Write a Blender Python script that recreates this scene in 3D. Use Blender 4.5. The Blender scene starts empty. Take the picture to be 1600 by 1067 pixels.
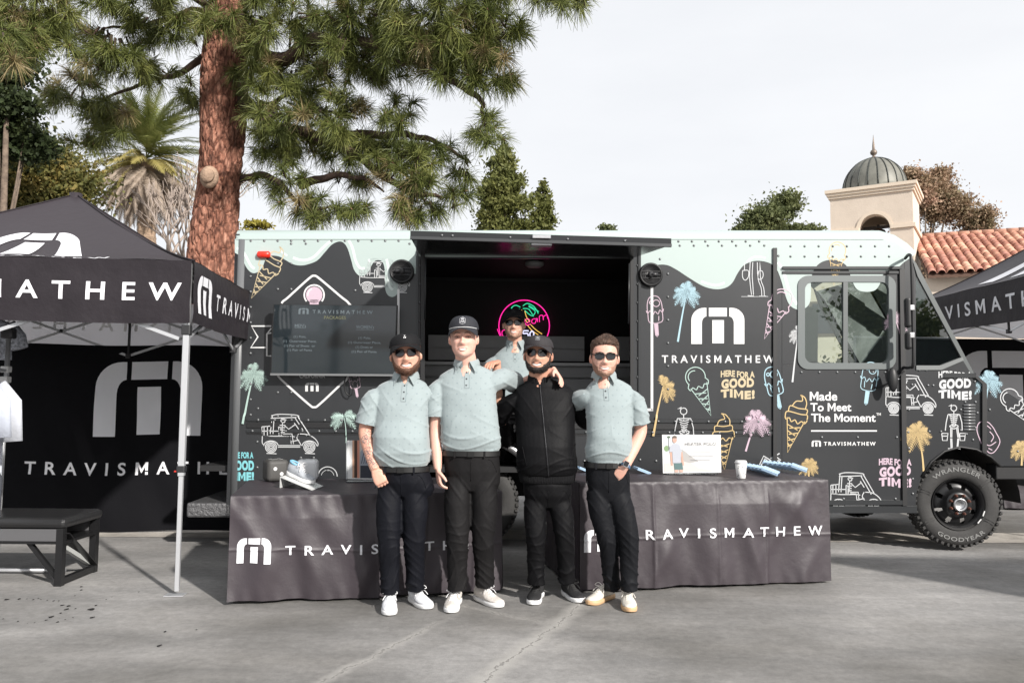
import bpy, bmesh, math, random
import numpy as np
from mathutils import Vector, Matrix
from mathutils.bvhtree import BVHTree
from mathutils.geometry import tessellate_polygon
random.seed(7); RNG = np.random.default_rng(7)
SC = bpy.context.scene; COL = SC.collection; PI = math.pi

# ---------------------------------------------------------------- camera
CAMZ = 1.36; FPX = 1244.0; PITCH = math.radians(4.14); ROLL = 0.008
cam_d = bpy.data.cameras.new('camera'); cam = bpy.data.objects.new('camera', cam_d); COL.objects.link(cam)
cam_d.sensor_width = 36; cam_d.lens = 36 * FPX / 1600; cam_d.clip_end = 2000; cam_d.clip_start = .05
CR = Matrix.Rotation(PI / 2 + PITCH, 4, 'X') @ Matrix.Rotation(ROLL, 4, 'Z')
cam.matrix_world = Matrix.Translation((0, 0, CAMZ)) @ CR
SC.camera = cam
CR3 = CR.to_3x3()

# ---------------------------------------------------------------- light
SUN_EL = math.radians(28); SUN_AZ = math.radians(142)
w = bpy.data.worlds.new('World'); SC.world = w; w.use_nodes = True
nt = w.node_tree; nt.nodes.clear()
def N(nt, t, **k):
    n = nt.nodes.new(t)
    for a, b in k.items():
        if a in n.inputs: n.inputs[a].default_value = b
        else: setattr(n, a, b)
    return n
out = N(nt, 'ShaderNodeOutputWorld'); bg = N(nt, 'ShaderNodeBackground')
sky = N(nt, 'ShaderNodeTexSky'); sky.sky_type = 'NISHITA'; sky.sun_disc = False
sky.sun_elevation = SUN_EL; sky.sun_rotation = SUN_AZ; sky.air_density = 1.0; sky.dust_density = 3.0
tc = N(nt, 'ShaderNodeTexCoord'); mp = N(nt, 'ShaderNodeMapping'); mp.inputs['Scale'].default_value = (1, 1, 3.2)
nz = N(nt, 'ShaderNodeTexNoise', Scale=1.6, Detail=6.0, Roughness=.55)
rmp = N(nt, 'ShaderNodeValToRGB'); rmp.color_ramp.elements[0].position = .3; rmp.color_ramp.elements[1].position = .72
rmp.color_ramp.elements[0].color = (7.1, 7.25, 7.55, 1); rmp.color_ramp.elements[1].color = (8.1, 8.2, 8.4, 1)
mx = N(nt, 'ShaderNodeMixRGB'); mx.inputs[0].default_value = .94
L = nt.links.new
L(tc.outputs['Generated'], mp.inputs[0]); L(mp.outputs[0], nz.inputs['Vector']); L(nz.outputs[0], rmp.inputs[0])
L(sky.outputs[0], mx.inputs[1]); L(rmp.outputs[0], mx.inputs[2]); L(mx.outputs[0], bg.inputs[0])
bg.inputs[1].default_value = .094; L(bg.outputs[0], out.inputs[0])
sun_d = bpy.data.lights.new('sun', 'SUN'); sun_d.energy = 4.7; sun_d.angle = math.radians(1.8); sun_d.color = (1, .955, .9)
sun = bpy.data.objects.new('sun', sun_d); COL.objects.link(sun)
SUN_TO = Vector((math.sin(SUN_AZ) * math.cos(SUN_EL), math.cos(SUN_AZ) * math.cos(SUN_EL), math.sin(SUN_EL)))
sun.rotation_euler = SUN_TO.to_track_quat('Z', 'Y').to_euler()
vs = SC.view_settings; vs.view_transform = 'Standard'; vs.look = 'None'; vs.gamma = 1; vs.exposure = 0.42; vs.use_curve_mapping = False
SC.cycles.use_denoising = True; SC.cycles.max_bounces = 8; SC.cycles.transparent_max_bounces = 16

# ---------------------------------------------------------------- helpers
def ray(px, py):
    return CR3 @ Vector(((px - 800) / FPX, (533.5 - py) / FPX, -1))
def at(px, py, Y):                      # point at distance Y that the camera sees at px, py
    d = ray(px, py); t = Y / d.y
    return Vector((d.x * t, Y, CAMZ + d.z * t))
def ground_at(px, py, z=0):
    d = ray(px, py); t = (z - CAMZ) / d.z
    return Vector((d.x * t, d.y * t, z))

def mat(name, col, rough=.6, metal=0, bump=0, bscale=40, var=0, vscale=6, spec=.5, sheen=0, coat=0, emit=None, es=1, col2=None, stretch=None, trans=0):
    m = bpy.data.materials.new(name); m.use_nodes = True; nt = m.node_tree; b = nt.nodes['Principled BSDF']; L = nt.links.new
    b.inputs['Base Color'].default_value = (*col, 1); b.inputs['Roughness'].default_value = rough; b.inputs['Metallic'].default_value = metal
    b.inputs['Specular IOR Level'].default_value = spec; b.inputs['Sheen Weight'].default_value = sheen; b.inputs['Coat Weight'].default_value = coat
    if trans: b.inputs['Transmission Weight'].default_value = trans
    if emit: b.inputs['Emission Color'].default_value = (*emit, 1); b.inputs['Emission Strength'].default_value = es
    if bump or var or col2:
        tc = N(nt, 'ShaderNodeTexCoord'); src = tc.outputs['Object']
        if stretch:
            mp = N(nt, 'ShaderNodeMapping'); mp.inputs['Scale'].default_value = stretch; L(src, mp.inputs[0]); src = mp.outputs[0]
        if var or col2:
            nz = N(nt, 'ShaderNodeTexNoise', Scale=vscale, Detail=6.0, Roughness=.6); L(src, nz.inputs['Vector'])
            r = N(nt, 'ShaderNodeValToRGB'); r.color_ramp.elements[0].position = .32; r.color_ramp.elements[1].position = .68
            c1 = tuple(max(0, c * (1 - var)) for c in col); c2 = col2 or tuple(min(1, c * (1 + var)) for c in col)
            r.color_ramp.elements[0].color = (*(c1 if not col2 else col), 1); r.color_ramp.elements[1].color = (*c2, 1)
            L(nz.outputs[0], r.inputs[0]); L(r.outputs[0], b.inputs['Base Color'])
        if bump:
            n2 = N(nt, 'ShaderNodeTexNoise', Scale=bscale, Detail=5.0, Roughness=.6); L(src, n2.inputs['Vector'])
            bp = N(nt, 'ShaderNodeBump'); bp.inputs['Strength'].default_value = bump; bp.inputs['Distance'].default_value = .02
            L(n2.outputs[0], bp.inputs['Height']); L(bp.outputs[0], b.inputs['Normal'])
    return m

def frame_of(d):
    d = Vector(d).normalized(); u = Vector((0, 0, 1)) if abs(d.z) < .9 else Vector((1, 0, 0))
    a = d.cross(u).normalized(); return a, d.cross(a).normalized()

class MB:
    def __init__(s): s.v = []; s.f = []; s.m = []; s.sm = []; s.cur = 0; s.smooth = False
    def add(s, vs, fs, smooth=None):
        o = len(s.v); s.v.extend(tuple(p) for p in vs); sm = s.smooth if smooth is None else smooth
        for f in fs: s.f.append([i + o for i in f]); s.m.append(s.cur); s.sm.append(sm)
        return s
    def box(s, c, size, rot=None, bev=0, M=None):
        bm = bmesh.new(); bmesh.ops.create_cube(bm, size=1)
        for v in bm.verts: v.co = Vector((v.co.x * size[0], v.co.y * size[1], v.co.z * size[2]))
        if bev: bmesh.ops.bevel(bm, geom=bm.edges[:], offset=bev, segments=2 if bev > .004 else 1, affect='EDGES', profile=.5)
        T = Matrix.Translation(c)
        if rot is not None: T = T @ (Matrix.Rotation(rot, 4, 'Z') if isinstance(rot, (int, float)) else rot.to_4x4())
        if M is not None: T = M @ T
        bm.verts.index_update()
        s.add([T @ v.co for v in bm.verts], [[v.index for v in f.verts] for f in bm.faces], False); bm.free(); return s
    def bar(s, a, b, w, h, up=(0, 0, 1)):
        a, b = Vector(a), Vector(b); d = (b - a).normalized(); u = Vector(up); x = d.cross(u)
        if x.length < 1e-4: x = d.cross(Vector((1, 0, 0)))
        x.normalize(); u = x.cross(d); vs = []
        for p in (a, b):
            for i, j in ((-1, -1), (1, -1), (1, 1), (-1, 1)): vs.append(p + x * (w / 2 * i) + u * (h / 2 * j))
        return s.add(vs, [[0, 1, 2, 3], [7, 6, 5, 4], [0, 4, 5, 1], [1, 5, 6, 2], [2, 6, 7, 3], [3, 7, 4, 0]], False)
    def loft(s, rings, closed=True, caps=True, smooth=True):
        n = len(rings[0]); vs = [p for r in rings for p in r]; fs = []
        for i in range(len(rings) - 1):
            for j in range(n if closed else n - 1):
                k = (j + 1) % n; fs.append([i * n + j, i * n + k, (i + 1) * n + k, (i + 1) * n + j])
        if caps and closed: fs.append(list(range(n))[::-1]); fs.append([(len(rings) - 1) * n + j for j in range(n)])
        return s.add(vs, fs, smooth)
    def tube(s, path, r, n=8, caps=True, smooth=True, flat=1.0, ref=None):
        P = [Vector(p) for p in path]; R = r if isinstance(r, (list, tuple)) else [r] * len(P); rings = []
        t0 = (P[1] - P[0]).normalized(); a, b = frame_of(t0)
        if ref is not None:
            a = Vector(ref); a = (a - t0 * a.dot(t0)).normalized(); b = t0.cross(a)
        for i, p in enumerate(P):
            t = (P[min(i + 1, len(P) - 1)] - P[max(i - 1, 0)]).normalized()
            a = (a - t * a.dot(t)).normalized(); b = t.cross(a)
            rings.append([p + a * (math.cos(2 * PI * k / n) * R[i]) + b * (math.sin(2 * PI * k / n) * R[i] * flat) for k in range(n)])
        return s.loft(rings, True, caps, smooth)
    def lathe(s, prof, n=24, o=(0, 0, 0), axis=(0, 0, 1), smooth=True, caps=True):
        o = Vector(o); ax = Vector(axis).normalized(); a, b = frame_of(ax); rings = []
        for r, z in prof: rings.append([o + ax * z + (a * math.cos(2 * PI * k / n) + b * math.sin(2 * PI * k / n)) * r for k in range(n)])
        return s.loft(rings, True, caps, smooth)
    def grid(s, fn, nu, nv, smooth=True):
        vs = [fn(i / nu, j / nv) for j in range(nv + 1) for i in range(nu + 1)]
        fs = [[j * (nu + 1) + i, j * (nu + 1) + i + 1, (j + 1) * (nu + 1) + i + 1, (j + 1) * (nu + 1) + i] for j in range(nv) for i in range(nu)]
        return s.add(vs, fs, smooth)
    def sphere(s, c, r, n=12, M=None):
        rr = r if isinstance(r, (tuple, list)) else (r, r, r); c = Vector(c); rings = []; m = max(5, n // 2 + 1)
        for i in range(m + 1):
            ph = -PI / 2 + PI * (i + .02) / (m + .04)
            ring = [Vector((rr[0] * math.cos(ph) * math.cos(2 * PI * k / n), rr[1] * math.cos(ph) * math.sin(2 * PI * k / n), rr[2] * math.sin(ph))) for k in range(n)]
            rings.append([(c + (M @ p if M is not None else p)) for p in ring])
        return s.loft(rings, True, True, True)
    def prism(s, poly, t, fn):           # poly 2D, fn(u,v,w) -> 3D, w 0..t
        n = len(poly); vs = [fn(u, v, 0) for u, v in poly] + [fn(u, v, t) for u, v in poly]
        return s.add(vs, [list(range(n)), list(range(2 * n - 1, n - 1, -1))] + [[i, i + n, (i + 1) % n + n, (i + 1) % n] for i in range(n)], False)
    def xf(s, M):
        s.v = [tuple(M @ Vector(p)) for p in s.v]; return s

WM = {}                                   # world matrix of every object made
def tag(o, label=None, cat=None, group=None, kind=None):
    if label: o['label'] = label
    if cat: o['category'] = cat
    if group: o['group'] = group
    if kind: o['kind'] = kind
    return o
def thing(name, label, cat, loc=(0, 0, 0), rz=0, group=None):
    o = bpy.data.objects.new(name, None); COL.objects.link(o); o.location = loc; o.rotation_euler = (0, 0, rz); o.empty_display_size = .2
    WM[o.name] = Matrix.Translation(Vector(loc)) @ Matrix.Rotation(rz, 4, 'Z')
    return tag(o, label, cat, group)
def fast(name, V, F, mats, parent=None, smooth=False, mi=None):      # numpy mesh, F all the same size, world coordinates
    V = np.asarray(V, dtype=np.float64); F = np.asarray(F, dtype=np.int32)
    me = bpy.data.meshes.new(name)
    if parent is not None:
        Mi = np.array(WM[parent.name].inverted()); V = V @ Mi[:3, :3].T + Mi[:3, 3]
    k = F.shape[1]; me.vertices.add(len(V)); me.vertices.foreach_set('co', V.astype(np.float32).ravel())
    me.loops.add(F.size); me.loops.foreach_set('vertex_index', F.ravel()); me.polygons.add(len(F))
    me.polygons.foreach_set('loop_start', np.arange(0, F.size, k, dtype=np.int32))
    if mi is not None: me.polygons.foreach_set('material_index', np.asarray(mi, dtype=np.int32))
    me.polygons.foreach_set('use_smooth', np.full(len(F), smooth)); me.update(calc_edges=True)
    for m in (mats if isinstance(mats, (list, tuple)) else [mats]): me.materials.append(m)
    o = bpy.data.objects.new(name, me); COL.objects.link(o)
    if parent is not None: o.parent = parent; WM[o.name] = WM[parent.name]
    else: WM[o.name] = Matrix()
    return o
def obj(name, mb, mats, parent=None, label=None, kind=None, recalc=True, origin=None):
    me = bpy.data.meshes.new(name); V = mb.v
    if parent is not None:
        Mi = WM[parent.name].inverted(); V = [tuple(Mi @ Vector(p)) for p in V]
    elif origin is not None: V = [tuple(Vector(p) - Vector(origin)) for p in V]
    me.from_pydata(V, [], mb.f)
    for m in (mats if isinstance(mats, (list, tuple)) else [mats]): me.materials.append(m)
    me.polygons.foreach_set('material_index', mb.m); me.polygons.foreach_set('use_smooth', mb.sm); me.update()
    if recalc:
        bm = bmesh.new(); bm.from_mesh(me); bmesh.ops.recalc_face_normals(bm, faces=bm.faces[:]); bm.to_mesh(me); bm.free()
    o = bpy.data.objects.new(name, me); COL.objects.link(o)
    if parent is not None: o.parent = parent; WM[o.name] = WM[parent.name]
    elif origin is not None: o.location = origin; WM[o.name] = Matrix.Translation(Vector(origin))
    else: WM[o.name] = Matrix()
    if label: o['label'] = label
    if kind: o['kind'] = kind
    return o
def copy_tree(o, parent=None, label=None, M=None):
    c = o.copy(); COL.objects.link(c)
    if parent is not None: c.parent = parent
    for ch in o.children: copy_tree(ch, c)
    if label: c['label'] = label
    return c

# ---------------------------------------------------------------- writing and flat print
_tcache = {}
def text2d(s, bold=0.0, space=1.0, line=1.0, align='CENTER'):
    key = (s, bold, space, line, align)
    if key in _tcache: return _tcache[key]
    cu = bpy.data.curves.new('t', 'FONT'); cu.body = s; cu.offset = bold; cu.space_character = space; cu.space_line = line; cu.align_x = align
    cu.resolution_u = 4; cu.fill_mode = 'FRONT'; o = bpy.data.objects.new('t', cu); COL.objects.link(o)
    dg = bpy.context.evaluated_depsgraph_get(); me = bpy.data.meshes.new_from_object(o.evaluated_get(dg))
    V = [(v.co.x, v.co.y) for v in me.vertices]; F = [list(p.vertices) for p in me.polygons]
    bpy.data.objects.remove(o); bpy.data.curves.remove(cu); bpy.data.meshes.remove(me)
    if 'M' in s and bold > 0:            # the bold capital M closes up: swap in a clean outline
        par = list(range(len(V)))
        def fd(i):
            while par[i] != i: par[i] = par[par[i]]; i = par[i]
            return i
        for f in F:
            for q in f[1:]: par[fd(q)] = fd(f[0])
        gr = {}
        for i in range(len(V)): gr.setdefault(fd(i), []).append(i)
        isl = sorted(gr.items(), key=lambda g_: min(V[i][0] for i in g_[1])); letters = [c for c in s if c != ' ']
        if len(isl) >= len(letters) and '\n' not in s:
            for k, c in enumerate(letters):
                if c != 'M': continue
                ids = isl[k][1]; xs = [V[i][0] for i in ids]; ys = [V[i][1] for i in ids]; x0, x1, y0, y1 = min(xs), max(xs), min(ys), max(ys); F = [f for f in F if fd(f[0]) != isl[k][0]]
                t_ = .20 + bold; P = [(0, 0), (0, 1), (t_ * .95, 1), (.5, .46), (1 - t_ * .95, 1), (1, 1), (1, 0), (1 - t_, 0), (1 - t_, .66), (.5, .14), (t_, .66), (t_, 0)]; o_ = len(V); V += [(x0 + (x1 - x0) * u, y0 + (y1 - y0) * v) for u, v in P]; par += list(range(o_, o_ + 12))
                F += [[o_ + i for i in t3] for t3 in tessellate_polygon([[Vector((u, v, 0)) for u, v in P]])]
    a = np.array(V); lo = a.min(0); hi = a.max(0); V = ((a - lo) / (hi - lo)).tolist()
    _tcache[key] = (V, F, (hi - lo).tolist()); return _tcache[key]
def arc(cx, cy, rx, ry, a0, a1, n=8):
    return [(cx + rx * math.cos(math.radians(a0 + (a1 - a0) * i / n)), cy + ry * math.sin(math.radians(a0 + (a1 - a0) * i / n))) for i in range(n + 1)]
def _logo():
    left = [(0, 0)] + arc(.24, .66, .24, .34, 180, 90, 8) + [(.285, 1), (.285, .76)] + arc(.285, .58, .085, .18, 90, 180, 5) + [(.2, 0)]
    return [left, [(1 - x, y) for x, y in left][::-1], [(.33, .76), (.67, .76), (.67, 1), (.33, 1)], [(.395, 0.02), (.615, 0.02), (.615, .66), (.395, .66)]]
LOGO = _logo()
def draped(V2, F2, fn, cut=0, step=(.1, .1)):    # 2D faces mapped by fn(u,v); cut into small cells first so they follow a curved surface
    bm = bmesh.new(); vs = [bm.verts.new((u, v, 0)) for u, v in V2]
    for f in F2:
        try: bm.faces.new([vs[i] for i in f])
        except ValueError: pass
    if cut:
        us = [p[0] for p in V2]; ws = [p[1] for p in V2]
        for ax, st, lo, hi in ((0, step[0], min(us), max(us)), (1, step[1], min(ws), max(ws))):
            k = lo + st
            while k < hi:
                bmesh.ops.bisect_plane(bm, geom=bm.verts[:] + bm.edges[:] + bm.faces[:], plane_co=(k, 0, 0) if ax == 0 else (0, k, 0), plane_no=(1, 0, 0) if ax == 0 else (0, 1, 0))
                k += st
        bmesh.ops.triangulate(bm, faces=[f for f in bm.faces if len(f.verts) > 4])
    bm.verts.index_update()
    V = [fn(v.co.x, v.co.y) for v in bm.verts]; F = [[v.index for v in f.verts] for f in bm.faces]; bm.free(); return V, F
def put_text(mb, s, fn, bold=.01, space=1.0, cut=0, step=(.1, .1), mirror=False, line=1.0, align='CENTER'):
    V, F, _ = text2d(s, bold, space, line, align)
    if mirror: V = [(1 - u, v) for u, v in V]
    mb.add(*draped(V, F, fn, cut, step), False)
def put_logo(mb, fn, cut=0, step=(.1, .1)):
    for p in LOGO: mb.add(*draped(p, [list(range(len(p)))], fn, cut, step), False)
def ribbon(pts, w, closed=False):        # flat stroke as 2D quads
    P = [Vector(p) for p in pts]; n = len(P); L = []; R = []
    for i, p in enumerate(P):
        a = P[(i - 1) % n] if (closed or i > 0) else p; b = P[(i + 1) % n] if (closed or i < n - 1) else p
        t = (b - a); t = t.normalized() if t.length > 1e-9 else Vector((1, 0)); nn = Vector((-t.y, t.x)); ww = w[i] if isinstance(w, list) else w
        L.append(p + nn * ww / 2); R.append(p - nn * ww / 2)
    V = [tuple(p) for p in L + R]; F = [[i, (i + 1) % n, (i + 1) % n + n, i + n] for i in range(n if closed else n - 1)]
    return V, F
def spline(pts, k=6, closed=False):
    P = [Vector(p) for p in pts]; n = len(P); outp = []
    for i in range(n if closed else n - 1):
        p0 = P[(i - 1) % n] if closed or i > 0 else P[i]; p1 = P[i]; p2 = P[(i + 1) % n]; p3 = P[(i + 2) % n] if closed or i < n - 2 else p2
        for j in range(k):
            t = j / k; outp.append(.5 * ((2 * p1) + (p2 - p0) * t + (2 * p0 - 5 * p1 + 4 * p2 - p3) * t * t + (3 * p1 - p0 - 3 * p2 + p3) * t ** 3))
    if not closed: outp.append(P[-1])
    return outp
def interp(x, xs, ys): return float(np.interp(x, xs, ys))
# ================================================================ ground
def ground_material():
    m = bpy.data.materials.new('worn_pavement'); m.use_nodes = True; nt = m.node_tree; b = nt.nodes['Principled BSDF']; L = nt.links.new
    tc = N(nt, 'ShaderNodeTexCoord'); P = tc.outputs['Object']
    def noise(scale, detail=6, rough=.6, st=None, rot=0):
        src = P
        if st: mp = N(nt, 'ShaderNodeMapping'); mp.inputs['Scale'].default_value = st; mp.inputs['Rotation'].default_value = (0, 0, rot); L(P, mp.inputs[0]); src = mp.outputs[0]
        n = N(nt, 'ShaderNodeTexNoise', Scale=scale, Detail=float(detail), Roughness=rough); L(src, n.inputs['Vector']); return n.outputs[0]
    def math_(op, a, c, clamp=False):
        n = N(nt, 'ShaderNodeMath', operation=op); n.use_clamp = clamp
        for i, x in enumerate((a, c)):
            if isinstance(x, (int, float)): n.inputs[i].default_value = x
            else: L(x, n.inputs[i])
        return n.outputs[0]
    def ramp(x, p0, p1, c0, c1):
        r = N(nt, 'ShaderNodeValToRGB'); r.color_ramp.elements[0].position = p0; r.color_ramp.elements[1].position = p1
        r.color_ramp.elements[0].color = (*c0, 1); r.color_ramp.elements[1].color = (*c1, 1); L(x, r.inputs[0]); return r.outputs[0]
    def mix(f, a, c, mode='MIX'):
        n = N(nt, 'ShaderNodeMixRGB'); n.blend_type = mode
        if isinstance(f, (int, float)): n.inputs[0].default_value = f
        else: L(f, n.inputs[0])
        for i, x in ((1, a), (2, c)):
            if isinstance(x, tuple): n.inputs[i].default_value = (*x, 1)
            else: L(x, n.inputs[i])
        return n.outputs[0]
    base = ramp(noise(.42, 6, .55), .36, .64, (.14, .133, .122), (.33, .32, .31))
    streak = ramp(noise(1.6, 6, .62, (.6, 1.7, 1), .12), .36, .66, (.78, .79, .80), (1.2, 1.2, 1.2))
    col = mix(.85, base, streak, 'MULTIPLY')
    fine = ramp(noise(18, 10, .8), .32, .7, (.66, .66, .66), (1.25, 1.25, 1.25)); col = mix(.8, col, fine, 'MULTIPLY')
    grit = ramp(noise(210, 3, .8), .35, .68, (.8, .8, .8), (1.2, 1.2, 1.2)); col = mix(.7, col, grit, 'MULTIPLY')
    warp = noise(5, 6, .7); bumpsum = None
    sep = N(nt, 'ShaderNodeSeparateXYZ'); L(P, sep.inputs[0])
    # worn seams running across the yard: pale band with a dark crack in it
    for (x0, y0), (x1, y1), wd, st in (((-1.2, 3.3), (-.36, 5.1), .05, .8), ((-.45, 3.2), (.62, 5.75), .09, 1.0), ((-.1, 5.2), (.36, 4.86), .03, .6), ((2.2, 3.0), (4.4, 3.9), .03, .5)):
        d = Vector((x1 - x0, y1 - y0)); ln = d.length; d.normalize()
        u = math_('ADD', math_('MULTIPLY', math_('SUBTRACT', sep.outputs[0], x0), d.y), math_('MULTIPLY', math_('SUBTRACT', sep.outputs[1], y0), -d.x))
        u = math_('ADD', u, math_('MULTIPLY', math_('SUBTRACT', warp, .5), .16)); au = math_('ABSOLUTE', u, 0)
        t = math_('ADD', math_('MULTIPLY', math_('SUBTRACT', sep.outputs[0], x0), d.x), math_('MULTIPLY', math_('SUBTRACT', sep.outputs[1], y0), d.y))
        inside = math_('MULTIPLY', math_('MULTIPLY', math_('SUBTRACT', t, -1), 3, True), math_('MULTIPLY', math_('SUBTRACT', ln, t), 3, True))
        band = math_('MULTIPLY', math_('SUBTRACT', 1, math_('DIVIDE', au, wd), True), inside)
        col = mix(math_('MULTIPLY', band, .75 * st), col, (.40, .385, .36))
        u2 = math_('ADD', u, math_('MULTIPLY', math_('SUBTRACT', noise(22, 4, .7), .5), .08))
        crack = math_('MULTIPLY', math_('SUBTRACT', 1, math_('DIVIDE', math_('ABSOLUTE', u2, 0), .006), True), inside)
        col = mix(math_('MULTIPLY', crack, .8 * st), col, (.07, .068, .065)); bumpsum = crack if bumpsum is None else math_('ADD', bumpsum, crack)
    L(col, b.inputs['Base Color']); b.inputs['Roughness'].default_value = .82
    h = math_('ADD', math_('MULTIPLY', noise(60, 7, .8), .5), math_('MULTIPLY', noise(14, 5, .7), .5)); h = math_('SUBTRACT', h, math_('MULTIPLY', bumpsum, .6))
    bp = N(nt, 'ShaderNodeBump'); bp.inputs['Strength'].default_value = .45; bp.inputs['Distance'].default_value = .012; L(h, bp.inputs['Height']); L(bp.outputs[0], b.inputs['Normal'])
    return m
mb = MB(); mb.add([(-300, -120, 0), (300, -120, 0), (300, 500, 0), (-300, 500, 0)], [[0, 1, 2, 3]])
g = obj('ground', mb, ground_material()); tag(g, 'worn grey concrete yard with cracks and pale seams', kind='structure')
M_gutter = mat('gutter_concrete', (.42, .39, .35), .85, bump=.3, bscale=50, var=.25, vscale=5)
mb = MB(); mb.add([(-14, 7.75, .004), (14, 7.95, .004), (14, 8.55, .004), (-14, 8.3, .004)], [[0, 1, 2, 3]])
g = obj('pavement_strip', mb, M_gutter); tag(g, 'pale concrete strip behind the tent wall', kind='structure')
M_wet = mat('wet_spot', (.035, .033, .032), .25)
mb = MB()
spots = [(10, 936, 9), (30, 935, 6), (52, 936, 4), (64, 936, 3), (74, 937, 3), (84, 938, 4), (97, 945, 7), (107, 946, 8), (104, 951, 8), (118, 950, 4), (95, 957, 5), (80, 963, 9), (72, 968, 5), (114, 964, 3), (90, 971, 5), (54, 972, 3), (143, 951, 14), (150, 945, 5), (144, 964, 8), (127, 916, 6), (127, 921, 5), (117, 930, 3), (166, 936, 3), (258, 986, 6), (249, 1008, 9), (307, 983, 4), (28, 970, 4), (5, 966, 3), (43, 973, 2), (102, 967, 3), (217, 924, 3), (175, 932, 2), (92, 938, 3), (60, 934, 3), (42, 935, 3)]
for i, (x, y, r) in enumerate(spots):
    c = ground_at(x, y, .004); k = .5 / (FPX * CAMZ / (y - 618)) * 0 + r * .36 / ((y - 618) / CAMZ)
    mb.add([(c.x + k * (1 + .35 * math.sin(3 * a + i)) * math.cos(a), c.y + 1.5 * k * (1 + .3 * math.cos(2 * a + i * 2)) * math.sin(a), .004) for a in [2 * PI * q / 10 for q in range(10)]], [list(range(10))])
g = obj('water_spots', mb, M_wet); tag(g, 'small dark splashes of water on the concrete', kind='stuff')

# ================================================================ leaves
def leaf_mat(name, a, b, c, scale=1.2, rough=.6, trl=.25):
    m = bpy.data.materials.new(name); m.use_nodes = True; nt = m.node_tree; L = nt.links.new; bs = nt.nodes['Principled BSDF']
    tc = N(nt, 'ShaderNodeTexCoord'); nz = N(nt, 'ShaderNodeTexNoise', Scale=scale, Detail=8.0, Roughness=.85); L(tc.outputs['Object'], nz.inputs['Vector'])
    r = N(nt, 'ShaderNodeValToRGB'); e = r.color_ramp.elements; e[0].position = .33; e[1].position = .66; e[0].color = (*a, 1); e[1].color = (*c, 1); x = e.new(.5); x.color = (*b, 1)
    L(nz.outputs[0], r.inputs[0]); L(r.outputs[0], bs.inputs['Base Color']); bs.inputs['Roughness'].default_value = rough; bs.inputs['Specular IOR Level'].default_value = .3
    t = N(nt, 'ShaderNodeBsdfTranslucent'); L(r.outputs[0], t.inputs[0]); ms = N(nt, 'ShaderNodeMixShader'); ms.inputs[0].default_value = trl
    L(bs.outputs[0], ms.inputs[1]); L(t.outputs[0], ms.inputs[2]); L(ms.outputs[0], nt.nodes['Material Output'].inputs[0]); return m
def leaf_cloud(centres, radii, n, size, elong=1.6, droop=0):
    """n leaves (quads) spread through ellipsoid clumps, denser to the outside"""
    C = np.array(centres); R = np.array(radii); vol = R.prod(1) ** (2 / 3); pk = RNG.choice(len(C), n, p=vol / vol.sum())
    d = RNG.normal(size=(n, 3)); d /= np.linalg.norm(d, axis=1)[:, None]; rr = np.abs(RNG.normal(0, .62, n)) + .15
    P = C[pk] + d * R[pk] * rr[:, None]
    a = RNG.normal(size=(n, 3)) + d * .5; a[:, 2] -= droop; a /= np.linalg.norm(a, axis=1)[:, None]
    b = np.cross(a, RNG.normal(size=(n, 3))); b /= np.linalg.norm(b, axis=1)[:, None]
    s = size * RNG.uniform(.6, 1.35, n)[:, None]
    V = np.empty((n, 4, 3)); V[:, 0] = P - a * s * elong / 2; V[:, 1] = P + b * s / 2; V[:, 2] = P + a * s * elong / 2; V[:, 3] = P - b * s / 2
    return V.reshape(-1, 3), np.arange(n * 4).reshape(-1, 4)
def clumps(c, r, n, k=.36, seed=0):
    rg = np.random.default_rng(seed); out = []; rad = []
    for i in range(n):
        d = rg.normal(size=3); d /= np.linalg.norm(d); q = rg.random() ** .5 * (1 - k * .6)
        out.append([c[j] + d[j] * r[j] * q for j in range(3)]); s = k * rg.uniform(.6, 1.25); rad.append([r[0] * s, r[1] * s, r[2] * s * .8])
    return out, rad
M_bark = mat('grey_bark', (.16, .12, .09), .9, bump=.8, bscale=14, var=.4, vscale=8)
def broad_tree(name, label, blobs, Y, leafm, n, size, trunk_px, group=None, cat='tree', k=.46, nc=16, tr=.25, base_z=0):
    """blobs: (px, py, rx_px, ry_px) crown masses at distance Y"""
    cs, rs = [], []; s = Y / FPX
    for i, (x, y, rx, ry) in enumerate(blobs):
        c = at(x, y, Y + (i % 3 - 1) * .4 * rx * s); a, b = clumps(c, (rx * s, rx * s * .8, ry * s), nc, k, seed=int(x + y)); cs += a; rs += b
    b0 = at(trunk_px, 600, Y); t = thing(name, label, cat, (b0.x, Y, base_z), 0, group)
    fast('crown', *leaf_cloud(cs, rs, n, size), leafm, t)
    mb = MB(); top = Vector(cs[0]); base = Vector((b0.x, Y, base_z)); mid = (base + top) / 2 + Vector((.3, 0, 0))
    path = spline([base, mid, Vector((top.x, top.y, top.z))], 5); mb.tube(path, [tr * (1 - .65 * i / (len(path) - 1)) for i in range(len(path))], 10)
    for i in range(0, len(cs), max(1, len(cs) // 14)):
        e = Vector(cs[i]); st = path[int(len(path) * .6)]; mb.tube(spline([st, (st + e) / 2 + Vector((0, 0, -.3)), e], 4), [tr * .35 * (1 - .8 * q / 8) for q in range(9)], 6)
    obj('trunk', mb, M_bark, t); return t

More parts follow.
